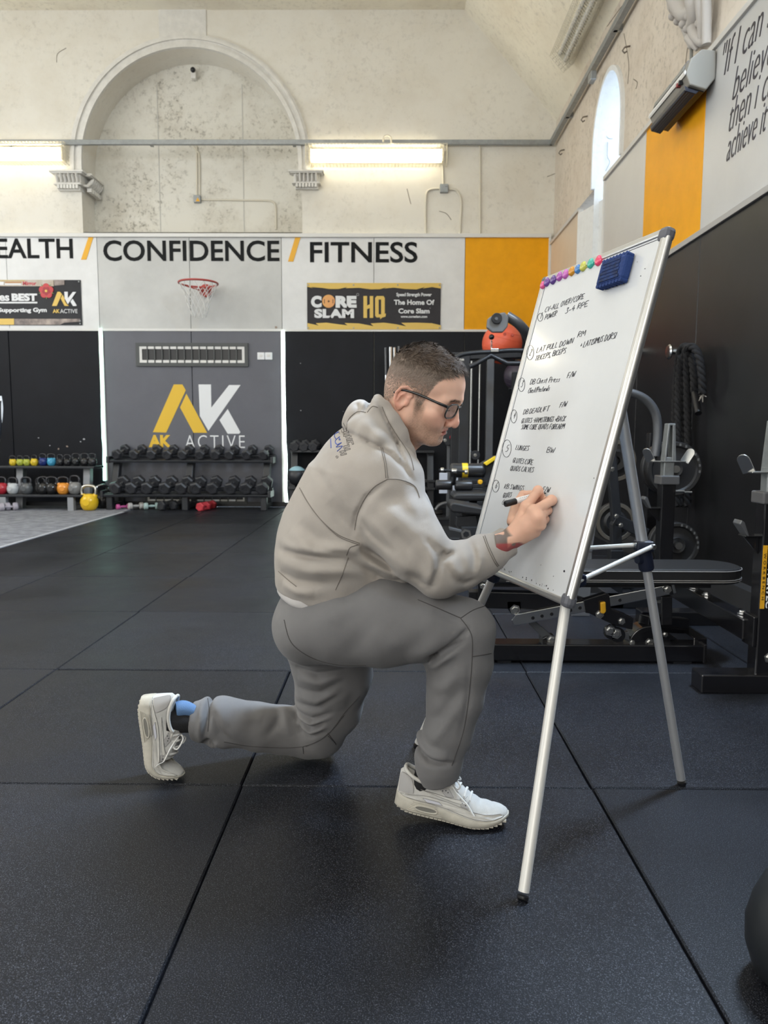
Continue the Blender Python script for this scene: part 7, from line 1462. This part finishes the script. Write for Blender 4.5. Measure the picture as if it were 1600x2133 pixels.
def f_hand(p):
    d = cap(p, wr+(elb-wr)*.35, wr, .030, .0245)
    for i in range(4): d = smin(d, cap(p, wr+(mcp[i]-wr)*.08, mcp[i], .0185-.001*i, .0150-.0008*i), .016)
    for i in range(3): d = smin(d, cap(p, mcp[i], mcp[i+1], .0135, .0125), .010)
    d = smin(d, cap(p, wr+(mcp[3]-wr)*.3+np.array(bN)*-.012, mcp[3]*.6+wr*.4+np.array(bN)*-.018, .017, .014), .015)
    for i in range(4):
        f = poly_cap(p, [mcp[i], pip[i], dip[i], tip_[i]], fr[i], .004); f = smin(f, sph(p, pip[i], fr[i][1]*1.07), .005)
        f = smin(f, sph(p, mcp[i], fr[i][0]*1.12), .006); d = smin(d, f, .0035)
    t = poly_cap(p, thm, (.0195, .0140, .0112, .0090), .006); d = smin(d, t, .008)
    return d
lo = np.min([wr, *mcp, *pip, *dip, *tip_, *thm], 0)-.045; hi = np.max([wr, *mcp, *pip, *dip, *tip_, *thm], 0)+.045
V, Q = sdf_mesh(f_hand, lo, hi, .0015)
hc = np.tile(np.array([.72, .43, .315]), (len(V), 1))*(.92+.16*vnoise(V.astype(F4), 70, 8)[:, None])
kn = np.min([np.linalg.norm(V-q_, axis=1) for q_ in mcp+pip], 0); hc = hc*(1-.25*smooth01(.016-kn, 0, .012)[:, None])+np.array([.68, .29, .21])*.25*smooth01(.016-kn, 0, .012)[:, None]
ax_h = (np.mean(mcp, 0)-wr); ax_h /= np.linalg.norm(ax_h); tpos = (V-wr) @ ax_h; cuffd = smooth01(.012-tpos, -.006, .004); tn = vnoise(V.astype(F4), 55, 21); lowz = smooth01((wr[2]-.004)-V[:, 2], 0, .006)
w1 = (cuffd*smooth01(tn, .24, .32)*.85)[:, None]; hc = hc*(1-w1)+np.array([.075, .082, .082])*w1
w2 = (cuffd*lowz*smooth01(vnoise(V.astype(F4), 60, 33), .40, .50)*.8)[:, None]; hc = hc*(1-w2)+np.array([.36, .045, .05])*w2
handV, handQ, handC = V, Q, hc
# ---------- left hand resting on the thigh ----------
lw = np.array(slv_l[-1][0])+np.array([.01, -.01, -.005]); lm = [lw+np.array([.075-.006*abs(i-1), -.05+.022*i, -.030]) for i in range(4)]
def f_lhand(p):
    d = cap(p, lw+np.array([-.05, .04, .01]), lw, .03, .026)
    for i in range(4): d = smin(d, cap(p, lw, lm[i], .017, .013), .014); d = smin(d, poly_cap(p, [lm[i], lm[i]+np.array([.035, -.006+.004*i, -.012]), lm[i]+np.array([.056, -.006+.004*i, -.036])], (.011, .0095, .008)), .004)
    return smin(d, poly_cap(p, [lw+np.array([.01, -.02, -.01]), lw+np.array([.035, -.055, -.028]), lw+np.array([.065, -.075, -.040])], (.017, .012, .009)), .008)
Vl, Ql = sdf_mesh(f_lhand, lw+np.array([-.10, -.12, -.10]), lw+np.array([.16, .12, .07]), .003); Cl = np.tile(np.array([.72, .43, .315]), (len(Vl), 1))
# ---------- the body inside the clothes, joined with head and hands ----------
def f_body(p):
    d = smin(f_torso(p), smin(loft(p, slv_r, .03), loft(p, slv_l, .03), .03), .04); d = smin(d, smin(loft(p, leg_r, .03), loft(p, leg_l, .03), .04), .05); d = smin(d, ell(p, P(650, 1300, Y=1.97), (76*pxm(1.97), .15, 70*pxm(1.97))), .05)
    return d+.022
Vb, Qb = sdf_mesh(f_body, (P(390, 1500, Y=2.07).x, 1.55, 0), (P(1080, 1150, Y=1.8).x, 2.40, P(800, 850, Y=1.97).z), .014, refine=False); Cb = np.tile(np.array([.72, .43, .315]), (len(Vb), 1))
k = 0; VV, QQ, CC = [], [], []
for v, q_, c_ in ((headV, headQ, headC), (handV, handQ, handC), (Vl, Ql, Cl), (Vb, Qb, Cb)): VV.append(v); QQ.append(q_+k); CC.append(c_); k += len(v)
body = link_mesh('body', np_mesh('body', np.concatenate(VV), np.concatenate(QQ), np.concatenate(CC)), m_skin, man)
# nail of the thumb, the eyes behind the lenses
def Lm(build): build.xform(HM); return build
m_eye = mat('eye_white', (.72, .68, .65), .2); m_iris = mat('dark_iris', (.03, .025, .02), .15)
for s_ in (-1, 1): Lm(M().sphere((.0838, s_*.032, .0018), .0120, 18, 12)).build('eyeball', m_eye, body, smooth=60)
for s_ in (-1, 1): Lm(M().tube([(.0835+.0146*math.cos(a)*.99, s_*(.032+.0146*math.sin(a)), .003-.0042-.0022*abs(math.sin(a))**2) for a in np.linspace(-.95, 1.05, 12)], [.0003]+[.00075]*10+[.0003], 6)).build('eyelash', m_iris, body, smooth=60)

# ---------- hair ----------
rng = np.random.RandomState(11); fa = headQ; Vl_ = toL(headV); fc_ = Vl_[fa].mean(1); hm = hairmask(fc_); e1 = Vl_[fa[:, 1]]-Vl_[fa[:, 0]]; e2 = Vl_[fa[:, 3]]-Vl_[fa[:, 0]]; nn = np.cross(e1, e2); ar = np.linalg.norm(nn, axis=1); nn /= ar[:, None]+1e-12
if (nn*(fc_-np.array([0, 0, .03]))).sum() < 0: nn = -nn
ok = (hm > .3+.25*rng.rand(len(hm))) & (np.abs(fc_[:, 1]) < .079) & (fc_[:, 2] > -.045); pr = np.where(ok, ar*hm*(.7+.6*smooth01(fc_[:, 2], .03, .1)), 0); pr /= pr.sum()
NS = 17000; pick = rng.choice(len(fa), NS, p=pr); u_, v_ = rng.rand(NS, 1), rng.rand(NS, 1); root = Vl_[fa[pick, 0]]+e1[pick]*u_+e2[pick]*v_; nr = nn[pick]
topw = smooth01(root[:, 2], .062, .105); frontw = smooth01(root[:, 0], .02, .08)*topw
dirv = np.stack([.9*topw-.35*(1-topw), .25*(rng.rand(NS)-.3)*topw, -.75*(1-topw)+.05*topw], 1)+rng.randn(NS, 3)*.15
cl = np.stack([vnoise(root.astype(F4), 75, 40+i)-.5 for i in range(3)], 1)+.8*np.stack([vnoise(root.astype(F4), 150, 50+i)-.5 for i in range(3)], 1); dirv += cl*2.3*topw[:, None]
dirv -= nr*(dirv*nr).sum(1)[:, None]; dirv /= np.linalg.norm(dirv, axis=1)[:, None]
ln_ = (.0042+.0165*topw+.013*frontw)*(.65+.5*rng.rand(NS))*(.65+.7*vnoise(root.astype(F4), 60, 77)); lift = .30+.28*topw+.22*frontw
wd = (.00042+.00034*topw); side_ = np.cross(nr, dirv); curl = (rng.rand(NS)-.4)*.7*topw+.55*frontw
pts = []
for i in range(5):
    t = i/4; s_ = t*ln_; pts.append(root+dirv*(s_*(1-.25*t*lift))[:, None]+nr*(s_*lift*(1-.45*t*(1+curl)))[:, None]+side_*(np.sin(t*3+curl*4)*ln_*.10*topw*t)[:, None])
hv = np.empty((NS, 10, 3))
for i in range(5): w_ = (wd*(1-.8*(i/4)**2))[:, None]; hv[:, 2*i] = pts[i]-side_*w_; hv[:, 2*i+1] = pts[i]+side_*w_
hq_ = (np.arange(NS)[:, None, None]*10+np.array([[0, 1, 3, 2], [2, 3, 5, 4], [4, 5, 7, 6], [6, 7, 9, 8]])[None]).reshape(-1, 4)
dark = np.array([.058, .040, .029]); grey = np.array([.255, .205, .170]); mixw = np.clip((1-topw)*.85+rng.randn(NS)*.18+.06, 0, 1)[:, None]; hcol = dark*(1-mixw)+grey*mixw; hcol *= (.75+.6*rng.rand(NS, 1))
m_hair = mat('short_brown_hair', (.05, .035, .025), .7, attr='tint', spec=.12)
hair = link_mesh('hair', np_mesh('hair', toW(hv.reshape(-1, 3)), hq_, np.repeat(hcol, 10, 0)), m_hair, man); hair['kind'] = 'stuff'
# eyebrows
bv_, bq_, kk = [], [], 0
for s_ in (-1, 1):
    for i in range(150):
        ay = rng.uniform(.013, .053); z = .0255-.16*max(ay-.035, 0)+.08*min(ay-.035, 0)+rng.uniform(-.0035, .0035); x0 = .1165-.0105*(ay/.03)**2*.55
        r0 = np.array([x0-.0015, s_*ay, z]); dv = np.array([.0008, s_*.004, .0016-.05*max(ay-.035, 0)])*rng.uniform(.8, 1.5); sd = np.array([.0002, 0, .0003]); bv_ += [r0-sd, r0+sd, r0+dv+np.array([.0012, 0, 0])]; bq_.append([kk, kk+1, kk+2]); kk += 3
# ---------- glasses ----------
gl = thing('glasses', toW([.1, 0, .01]), '', ''); gl.parent = man; gl.location = Vector(toW([.1, 0, .01]))-W(man)
for k_ in ('label', 'category', 'group'):
    if k_ in gl: del gl[k_]
m_frame = mat('black_acetate', (.008, .008, .009), .25, coat=.3)
m_lens = bpy.data.materials.new('clear_lens'); m_lens.use_nodes = True; nt = m_lens.node_tree; nt.nodes.clear()
_o = nt.nodes.new('ShaderNodeOutputMaterial'); _t = nt.nodes.new('ShaderNodeBsdfTransparent'); _t.inputs[0].default_value = (.90, .92, .94, 1); _g = nt.nodes.new('ShaderNodeBsdfGlossy'); _g.inputs['Roughness'].default_value = .03; _m = nt.nodes.new('ShaderNodeMixShader'); _f = nt.nodes.new('ShaderNodeFresnel'); _f.inputs[0].default_value = 1.5
nt.links.new(_f.outputs[0], _m.inputs[0]); nt.links.new(_t.outputs[0], _m.inputs[1]); nt.links.new(_g.outputs[0], _m.inputs[2]); nt.links.new(_m.outputs[0], _o.inputs[0])
for s_ in (-1, 1):
    loop = []
    for a in np.linspace(0, 2*pi, 29)[:-1]:
        cx_, sx_ = math.cos(a), math.sin(a); yy = .0385+.0255*math.copysign(abs(cx_)**.62, cx_); zz_ = .0005+(.0185 if sx_ > 0 else .0195)*math.copysign(abs(sx_)**.68, sx_); zz_ += -.003*math.cos(a)*(sx_ < 0)*0
        loop.append((.1125-.25*max(yy-.012, 0)-.9*max(yy-.05, 0)**1.4+.10*zz_, s_*yy, zz_))
    Lm(M().tube(loop+[loop[0], loop[1]], .0021, 8, caps=False)).build('rim', m_frame, gl, smooth=60)
    Lm(M().add(loop, [tuple(range(len(loop)))])).build('lens', m_lens, gl)
    Lm(M().tube(bez([(.0975, s_*.063, .011), (.091, s_*.0695, .0125), (.07, s_*.0755, .0145), (.02, s_*.0805, .0185), (-.018, s_*.0815, .0165), (-.034, s_*.0805, .009), (-.042, s_*.0795, .001)], 5), [.0038]*10+[.0032]*12+[.0028]*9, 8)).build('temple_arm', m_frame, gl, smooth=60)
Lm(M().tube(bez([(.1125, -.0130, .007), (.1150, 0, .011), (.1125, .0130, .007)], 5), .0023, 8)).build('bridge', m_frame, gl, smooth=60)
link_mesh('eyebrows', np_mesh('eyebrows', toW(np.array(bv_)), np.array(bq_)), mat('brown_eyebrow', (.045, .028, .02), .6), body)
# ---------- blue t-shirt at the neck, drawcord ----------
m_tee = mat('blue_tshirt', (.03, .075, .28), .85, col2=(.05, .14, .42), vscale=30); m_cord = mat('white_edging', (.62, .62, .64), .8)
M().tube(bez([P(796, 838, Y=1.945), P(803, 836, Y=1.93), P(812, 850, Y=1.885)], 5), [.006]*11, 10).build('t_shirt_collar', m_tee, man, smooth=60)
M().tube(bez([P(848, 925, Y=1.93), P(857, 950, Y=1.925), P(862, 985, Y=1.925), P(862, 1020, Y=1.93)], 5), [.010]*16, 10).build('t_shirt_collar', m_tee, man, smooth=60)
M().tube(bez([P(860, 928, Y=1.935), P(866, 955, Y=1.93), P(867, 990, Y=1.93)], 5), .0035, 8).build('collar_edging', m_cord, man, smooth=60)
# ---------- shoes ----------
m_upper = mat('white_leather', (.60, .585, .55), .5, var=.14, vscale=30, bump=.1, bscale=600); m_mesh = mat('white_knit_mesh', (.62, .61, .585), .8, bump=.5, bscale=900, var=.1, vscale=60); m_sole = mat('cream_rubber_sole', (.54, .51, .44), .6, var=.22, vscale=25); m_tread = mat('cream_tread', (.50, .47, .40), .7); m_pan = mat('pale_grey_panel', (.36, .35, .345), .5); m_stitch = mat('grey_stitching', (.22, .21, .20), .8); m_lace = mat('white_lace', (.70, .69, .67), .8); m_win = mat('grey_air_window', (.20, .195, .175), .25); m_win2 = mat('lavender_cartridge', (.56, .56, .62), .4); m_sock = mat('black_sock', (.012, .012, .014), .95, bump=.4, bscale=500); m_sockb = mat('sky_blue_sock', (.115, .215, .40), .9, bump=.4, bscale=500)
sx_ = np.array([0, .012, .03, .06, .10, .14, .18, .215, .245, .27, .288, .297])
swd = np.interp
def wS(x): return np.interp(x, [0, .006, .02, .05, .09, .13, .17, .205, .235, .26, .28, .292, .298], [.012, .022, .032, .0375, .0375, .0385, .044, .0475, .047, .042, .032, .019, .006])
def cS(x): return np.interp(x, [0, .10, .20, .298], [0, 0, .002, .008])
def bS(x): return np.interp(x, [0, .03, .2, .24, .27, .298], [.006, 0, 0, .003, .011, .024])
def tS(x): return np.interp(x, [0, .03, .09, .14, .19, .25, .298], [.050, .046, .044, .038, .031, .029, .036])
def hU(x): return np.interp(x, [-.006, .0, .012, .03, .06, .09, .112, .13, .16, .19, .22, .25, .275, .29, .296], [.075, .100, .111, .105, .092, .091, .100, .102, .091, .077, .066, .060, .054, .046, .038])
def wU(x): return wS(x)-.0035
def side_y(x, z):
    t = np.clip((z-tS(x)*.8)/(hU(x)-tS(x)*.8), 0, .999); return wU(x)*(1-t**2.6)**(1/2.2)*np.interp(t, [0, .5, 1], [1, .93, .8])
def make_shoe(name, sgn, bend, mtx, lab):
    t = thing(name, (0, 0, 0), '', ''); t.parent = man
    for k_ in ('label', 'category'):
        if k_ in t: del t[k_]
    t.location = mtx.translation-W(man)
    if lab: t['label'] = lab
    xb_, Lc, z0 = .185, .055, .012
    def warp(v):
        x, y, z = v; y = y*sgn
        if bend and x > xb_:
            s_ = x-xb_; k_ = bend/Lc; a = min(s_, Lc)*k_; R_ = 1/k_
            cx_ = xb_+R_*math.sin(a); cz_ = z0+R_*(1-math.cos(a))
            if s_ > Lc: cx_ += (s_-Lc)*math.cos(a); cz_ += (s_-Lc)*math.sin(a)
            zz_ = (z-z0)*(1 if z < z0 else max(.55, 1-.35*a)); x = cx_-math.sin(a)*zz_; z = cz_+math.cos(a)*zz_
        return mtx @ Vector((x, y, z))
    def fin(q, nm, m, smooth=50, bev=0): q.v = [tuple(warp(v)) for v in q.v]; return q.build(nm, m, t, smooth=smooth, bev=bev)
    X = np.concatenate([np.linspace(0, .03, 7), np.linspace(.04, .26, 34), np.linspace(.266, .2975, 9)])
    # midsole
    q = M(); n = 20; vs = []
    for x in X:
        w_, b_, tt = wS(x), bS(x)+.0030, tS(x)
        for k_ in range(n):
            a = 2*pi*k_/n; cy_, sz = math.cos(a), math.sin(a); yy = w_*math.copysign(abs(cy_)**.45, cy_)*(1.0+.03*sz); zz_ = (b_+tt)/2+(tt-b_)/2*math.copysign(abs(sz)**.45, sz); vs.append((x, cS(x)+yy, zz_))
    fs = [(i*n+k_, i*n+(k_+1) % n, (i+1)*n+(k_+1) % n, (i+1)*n+k_) for i in range(len(X)-1) for k_ in range(n)]+[tuple(range(n)), tuple((len(X)-1)*n+k_ for k_ in range(n))[::-1]]
    q.add(vs, fs); fin(q, 'midsole', m_sole)
    # tread lugs
    q = M()
    for i in range(26):
        x = .008+.0109*i; w_ = wS(x)*.87; q.box((x, cS(x)-w_, bS(x)+.003), (x+.0095, cS(x)+w_, bS(x)+.0085))
    fin(q, 'tread', m_tread, 30)
    # ribbed side pods with the window
    for sd in (-1, 1):
        for k_ in range(7):
            z = .014+.0042*k_; q = M(); xs2 = np.linspace(.035+.002*k_, .125-.003*k_, 12); q.tube([(x, cS(x)+sd*(wS(x)*1.005), z+.05*(x-.08)*0) for x in xs2], .0012, 5); fin(q, 'sole_rib', m_sole)
        q = M(); ang = np.linspace(0, 2*pi, 25)[:-1]; ring = [(.083+.029*math.copysign(abs(math.cos(a))**.7, math.cos(a)), 0, .0265+.0072*math.sin(a)) for a in ang]; q.add([(x, cS(x)+sd*(wS(x)*1.02+.0012), z) for x, y, z in ring], [tuple(range(24))]); fin(q, 'air_window', m_win, None)
        q = M(); q.tube([(x, cS(x)+sd*(wS(x)*1.02+.001), z) for x, y, z in ring+[ring[0], ring[1]]], .0022, 6, caps=False); fin(q, 'window_rim', m_sole)
    # upper
    q = M(); n = 22; vs = []; XU_ = np.concatenate([np.linspace(.001, .03, 8), np.linspace(.036, .26, 42), np.linspace(.265, .2935, 9)])
    for x in XU_:
        z0_, h_ = tS(x)*.8, hU(x)
        for k_ in range(n+1):
            u = -1+2*k_/n; tz = (1-abs(u)**1.7); zz_ = z0_+(h_-z0_)*tz; yy = math.copysign(float(side_y(x, zz_)), u) if abs(u) > 1e-6 else 0; vs.append((x, cS(x)+yy, zz_+.0012*math.sin(x*190)*(x > .2)*(x < .26)*(abs(u) < .5)))
    m1 = n+1; q.add(vs, [(i*m1+k_, (i+1)*m1+k_, (i+1)*m1+k_+1, i*m1+k_+1) for i in range(len(XU_)-1) for k_ in range(n)]+[tuple(range(m1))[::-1], tuple((len(XU_)-1)*m1+k_ for k_ in range(m1))]); fin(q, 'upper', m_mesh, 60)
    # overlays, both sides
    def patch_(poly, nm, m, sd, off=.0012, cuts=2):
        cu = bpy.data.curves.new('p', 'CURVE'); cu.dimensions = '2D'; cu.fill_mode = 'BOTH'; sp = cu.splines.new('POLY'); sp.points.add(len(poly)-1); sp.use_cyclic_u = True
        for a_, b_ in zip(sp.points, poly): a_.co = (b_[0], b_[1], 0, 1)
        tt = bpy.data.objects.new('t', cu); C.objects.link(tt); dg = bpy.context.evaluated_depsgraph_get(); me = bpy.data.meshes.new_from_object(tt.evaluated_get(dg)); bpy.data.objects.remove(tt); bpy.data.curves.remove(cu)
        bm = bmesh.new(); bm.from_mesh(me); bpy.data.meshes.remove(me); bmesh.ops.subdivide_edges(bm, edges=bm.edges, cuts=cuts, use_grid_fill=True); bmesh.ops.triangulate(bm, faces=bm.faces); q = M()
        q.add([(v.co.x, cS(v.co.x)+sd*(float(side_y(v.co.x, v.co.y))+off), v.co.y) for v in bm.verts], [tuple(v.index for v in f.verts) for f in bm.faces]); bm.free(); o = fin(q, nm, m, 60)
        md = o.modifiers.new('thick', 'SOLIDIFY'); md.thickness = .0016; md.offset = 0
        q = M(); pl = [(x, cS(x)+sd*(float(side_y(x, z))+off+.0004), z) for x, z in poly]; q.tube(pl+[pl[0]], .0007, 4, caps=False); fin(q, 'stitching', m_stitch, None)
    cat = lambda pts: [(p.x, p.y) for p in bez([(x, z, 0) for x, z in pts], 4)]
    for sd in (-1, 1):
        patch_(cat([(.004, .047), (.07, .058), (.13, .056), (.18, .050), (.235, .044), (.275, .042)])+cat([(.285, .036), (.25, .030), (.19, .033), (.14, .039), (.09, .043), (.03, .044)]), 'mudguard', m_upper, sd, .0016)
        patch_(cat([(.006, .052), (.004, .078), (.006, .098), (.030, .092), (.040, .076), (.044, .058)]), 'heel_counter', m_pan, sd, .0016)
        patch_([(.070, .053), (.112, .052), (.122, .046), (.082, .045)], 'side_cartridge', m_win2, sd, .0034)
        patch_(cat([(.060, .071), (.10, .066), (.14, .061), (.172, .060), (.185, .066), (.182, .076), (.176, .072), (.168, .068), (.14, .067), (.10, .069)]), 'side_swoosh', m_upper, sd, .0022)
        patch_([(.108, .082), (.132, .085), (.146, .070), (.128, .068)], 'eyelet_panel', m_pan, sd, .0018); patch_([(.162, .074), (.186, .066), (.190, .052), (.168, .054)], 'eyelet_panel', m_pan, sd, .0018)
        for x, z in ((.116, .079), (.124, .081), (.130, .078), (.168, .070), (.176, .067), (.170, .061), (.179, .058)):
            q = M(); q.lathe([(0, .0016), (.0016, .0016), (.0018, 0)], (x, cS(x)+sd*(float(side_y(x, z))+.0012), z), (0, sd, .3), 8); fin(q, 'eyelet_hole', m_black, None)
    # collar ring, tongue, laces
    ring = [(.012, 0, .110), (.016, .018, .108), (.035, .027, .099), (.065, .029, .091), (.092, .027, .091), (.108, .020, .096)]; loop = ring+[(x, -y, z) for x, y, z in ring[::-1][:-1]]
    q = M(); q.tube(bez(loop, 4)+[Vector(loop[0])], .0052, 8); fin(q, 'collar', m_upper)
    q = M(); tg = [(.150, .083), (.128, .097), (.112, .112), (.100, .128)] if bend < .5 else [(.150, .083), (.138, .091), (.124, .099), (.112, .106)]; n2 = 8; vs = []
    for i, (x, z) in enumerate(tg):
        for k_ in range(n2+1): u = -1+2*k_/n2; vs.append((x-.010*u*u, .024*u, z+.004-.010*u*u))
    q.add(vs, [(i*(n2+1)+k_, (i+1)*(n2+1)+k_, (i+1)*(n2+1)+k_+1, i*(n2+1)+k_+1) for i in range(3) for k_ in range(n2)]); o = fin(q, 'tongue', m_upper, 60); md = o.modifiers.new('thick', 'SOLIDIFY'); md.thickness = .008
    for i, x in enumerate((.122, .140, .158, .176, .192)):
        z = float(hU(x))+.004; q = M(); w_ = .022; q.tube(bez([(x+.004, w_, z-.012), (x+.002, w_*.5, z-.001), (x, 0, z+.001), (x-.002, -w_*.5, z-.001), (x-.004, -w_, z-.012)], 4), .0030, 6, flat=.5); fin(q, 'lace', m_lace)
    for pts in ([(.124, .004, .106), (.134, -.014, .118), (.156, -.026, .104), (.152, -.020, .090), (.132, -.006, .101)], [(.124, -.004, .106), (.140, .014, .114), (.158, .022, .098), (.140, .010, .100)], [(.126, -.004, .103), (.150, -.032, .086), (.182, -.043, .066), (.206, -.050, .044)], [(.126, .004, .103), (.150, .030, .088), (.172, .040, .070)]):
        q = M(); q.tube(bez(pts, 6), .0022, 6); fin(q, 'lace', m_lace)
    return t
def basis(xd, zd, o):
    xd = Vector(xd).normalized(); zd = Vector(zd); zd = (zd-xd*zd.dot(xd)).normalized(); yd = zd.cross(xd); m = Matrix((xd, yd, zd)).transposed().to_4x4(); m.translation = Vector(o); return m
# right shoe: ball of the foot planted, heel raised
ball_ = P(978, 1727, Z=0); yaw_, hl = math.radians(-7), math.radians(9.5); xd = Vector((math.cos(yaw_)*math.cos(hl), math.sin(yaw_), -math.sin(hl))); zd = Vector((math.sin(hl), 0, math.cos(hl)))
mR = basis(xd, zd, (0, 0, 0)); mR.translation = Vector((ball_.x, ball_.y+.030, .0025))-(mR.to_3x3() @ Vector((.196, 0, 0)))
make_shoe('shoe', 1, math.radians(10), mR, 'right white trainer planted on its toes')
# left shoe: on its toes, sole facing back
toe_ = P(345, 1628, Z=0); xd = Vector((.13, -.04, -.99)); zd = Vector((.99, -.10, .13))
mL = basis(xd, zd, (0, 0, 0)); mL.translation = Vector((P(289, 1450, Y=2.04).x, 2.045, .246))
make_shoe('shoe', 1, math.radians(62), mL, 'left white trainer standing on its toes')
# socks
M().tube(bez([mR @ Vector((.052, 0, .045)), mR @ Vector((.062, 0, .085)), P(908, 1596, Y=1.81)], 4), [.026, .028, .029, .030, .030, .030, .031, .031, .031], 18, flat=1.0).build('sock', m_sock, man, smooth=60)
M().tube(bez([P(352, 1500, Y=2.045), P(380, 1500, Y=2.05), P(412, 1501, Y=2.065)], 4), [.040, .040, .039, .037, .036, .035, .035, .035, .035], 20).build('sock', m_sock, man, smooth=60)
q = M(); c0, c1 = P(366, 1478, Y=2.035), P(404, 1482, Y=2.05); q.tube(bez([c0, P(384, 1476, Y=2.045), c1], 4), [.020, .022, .023, .0235, .023, .022, .0205, .019, .017], 16).build('blue_sock_heel', m_sockb, man, smooth=60)
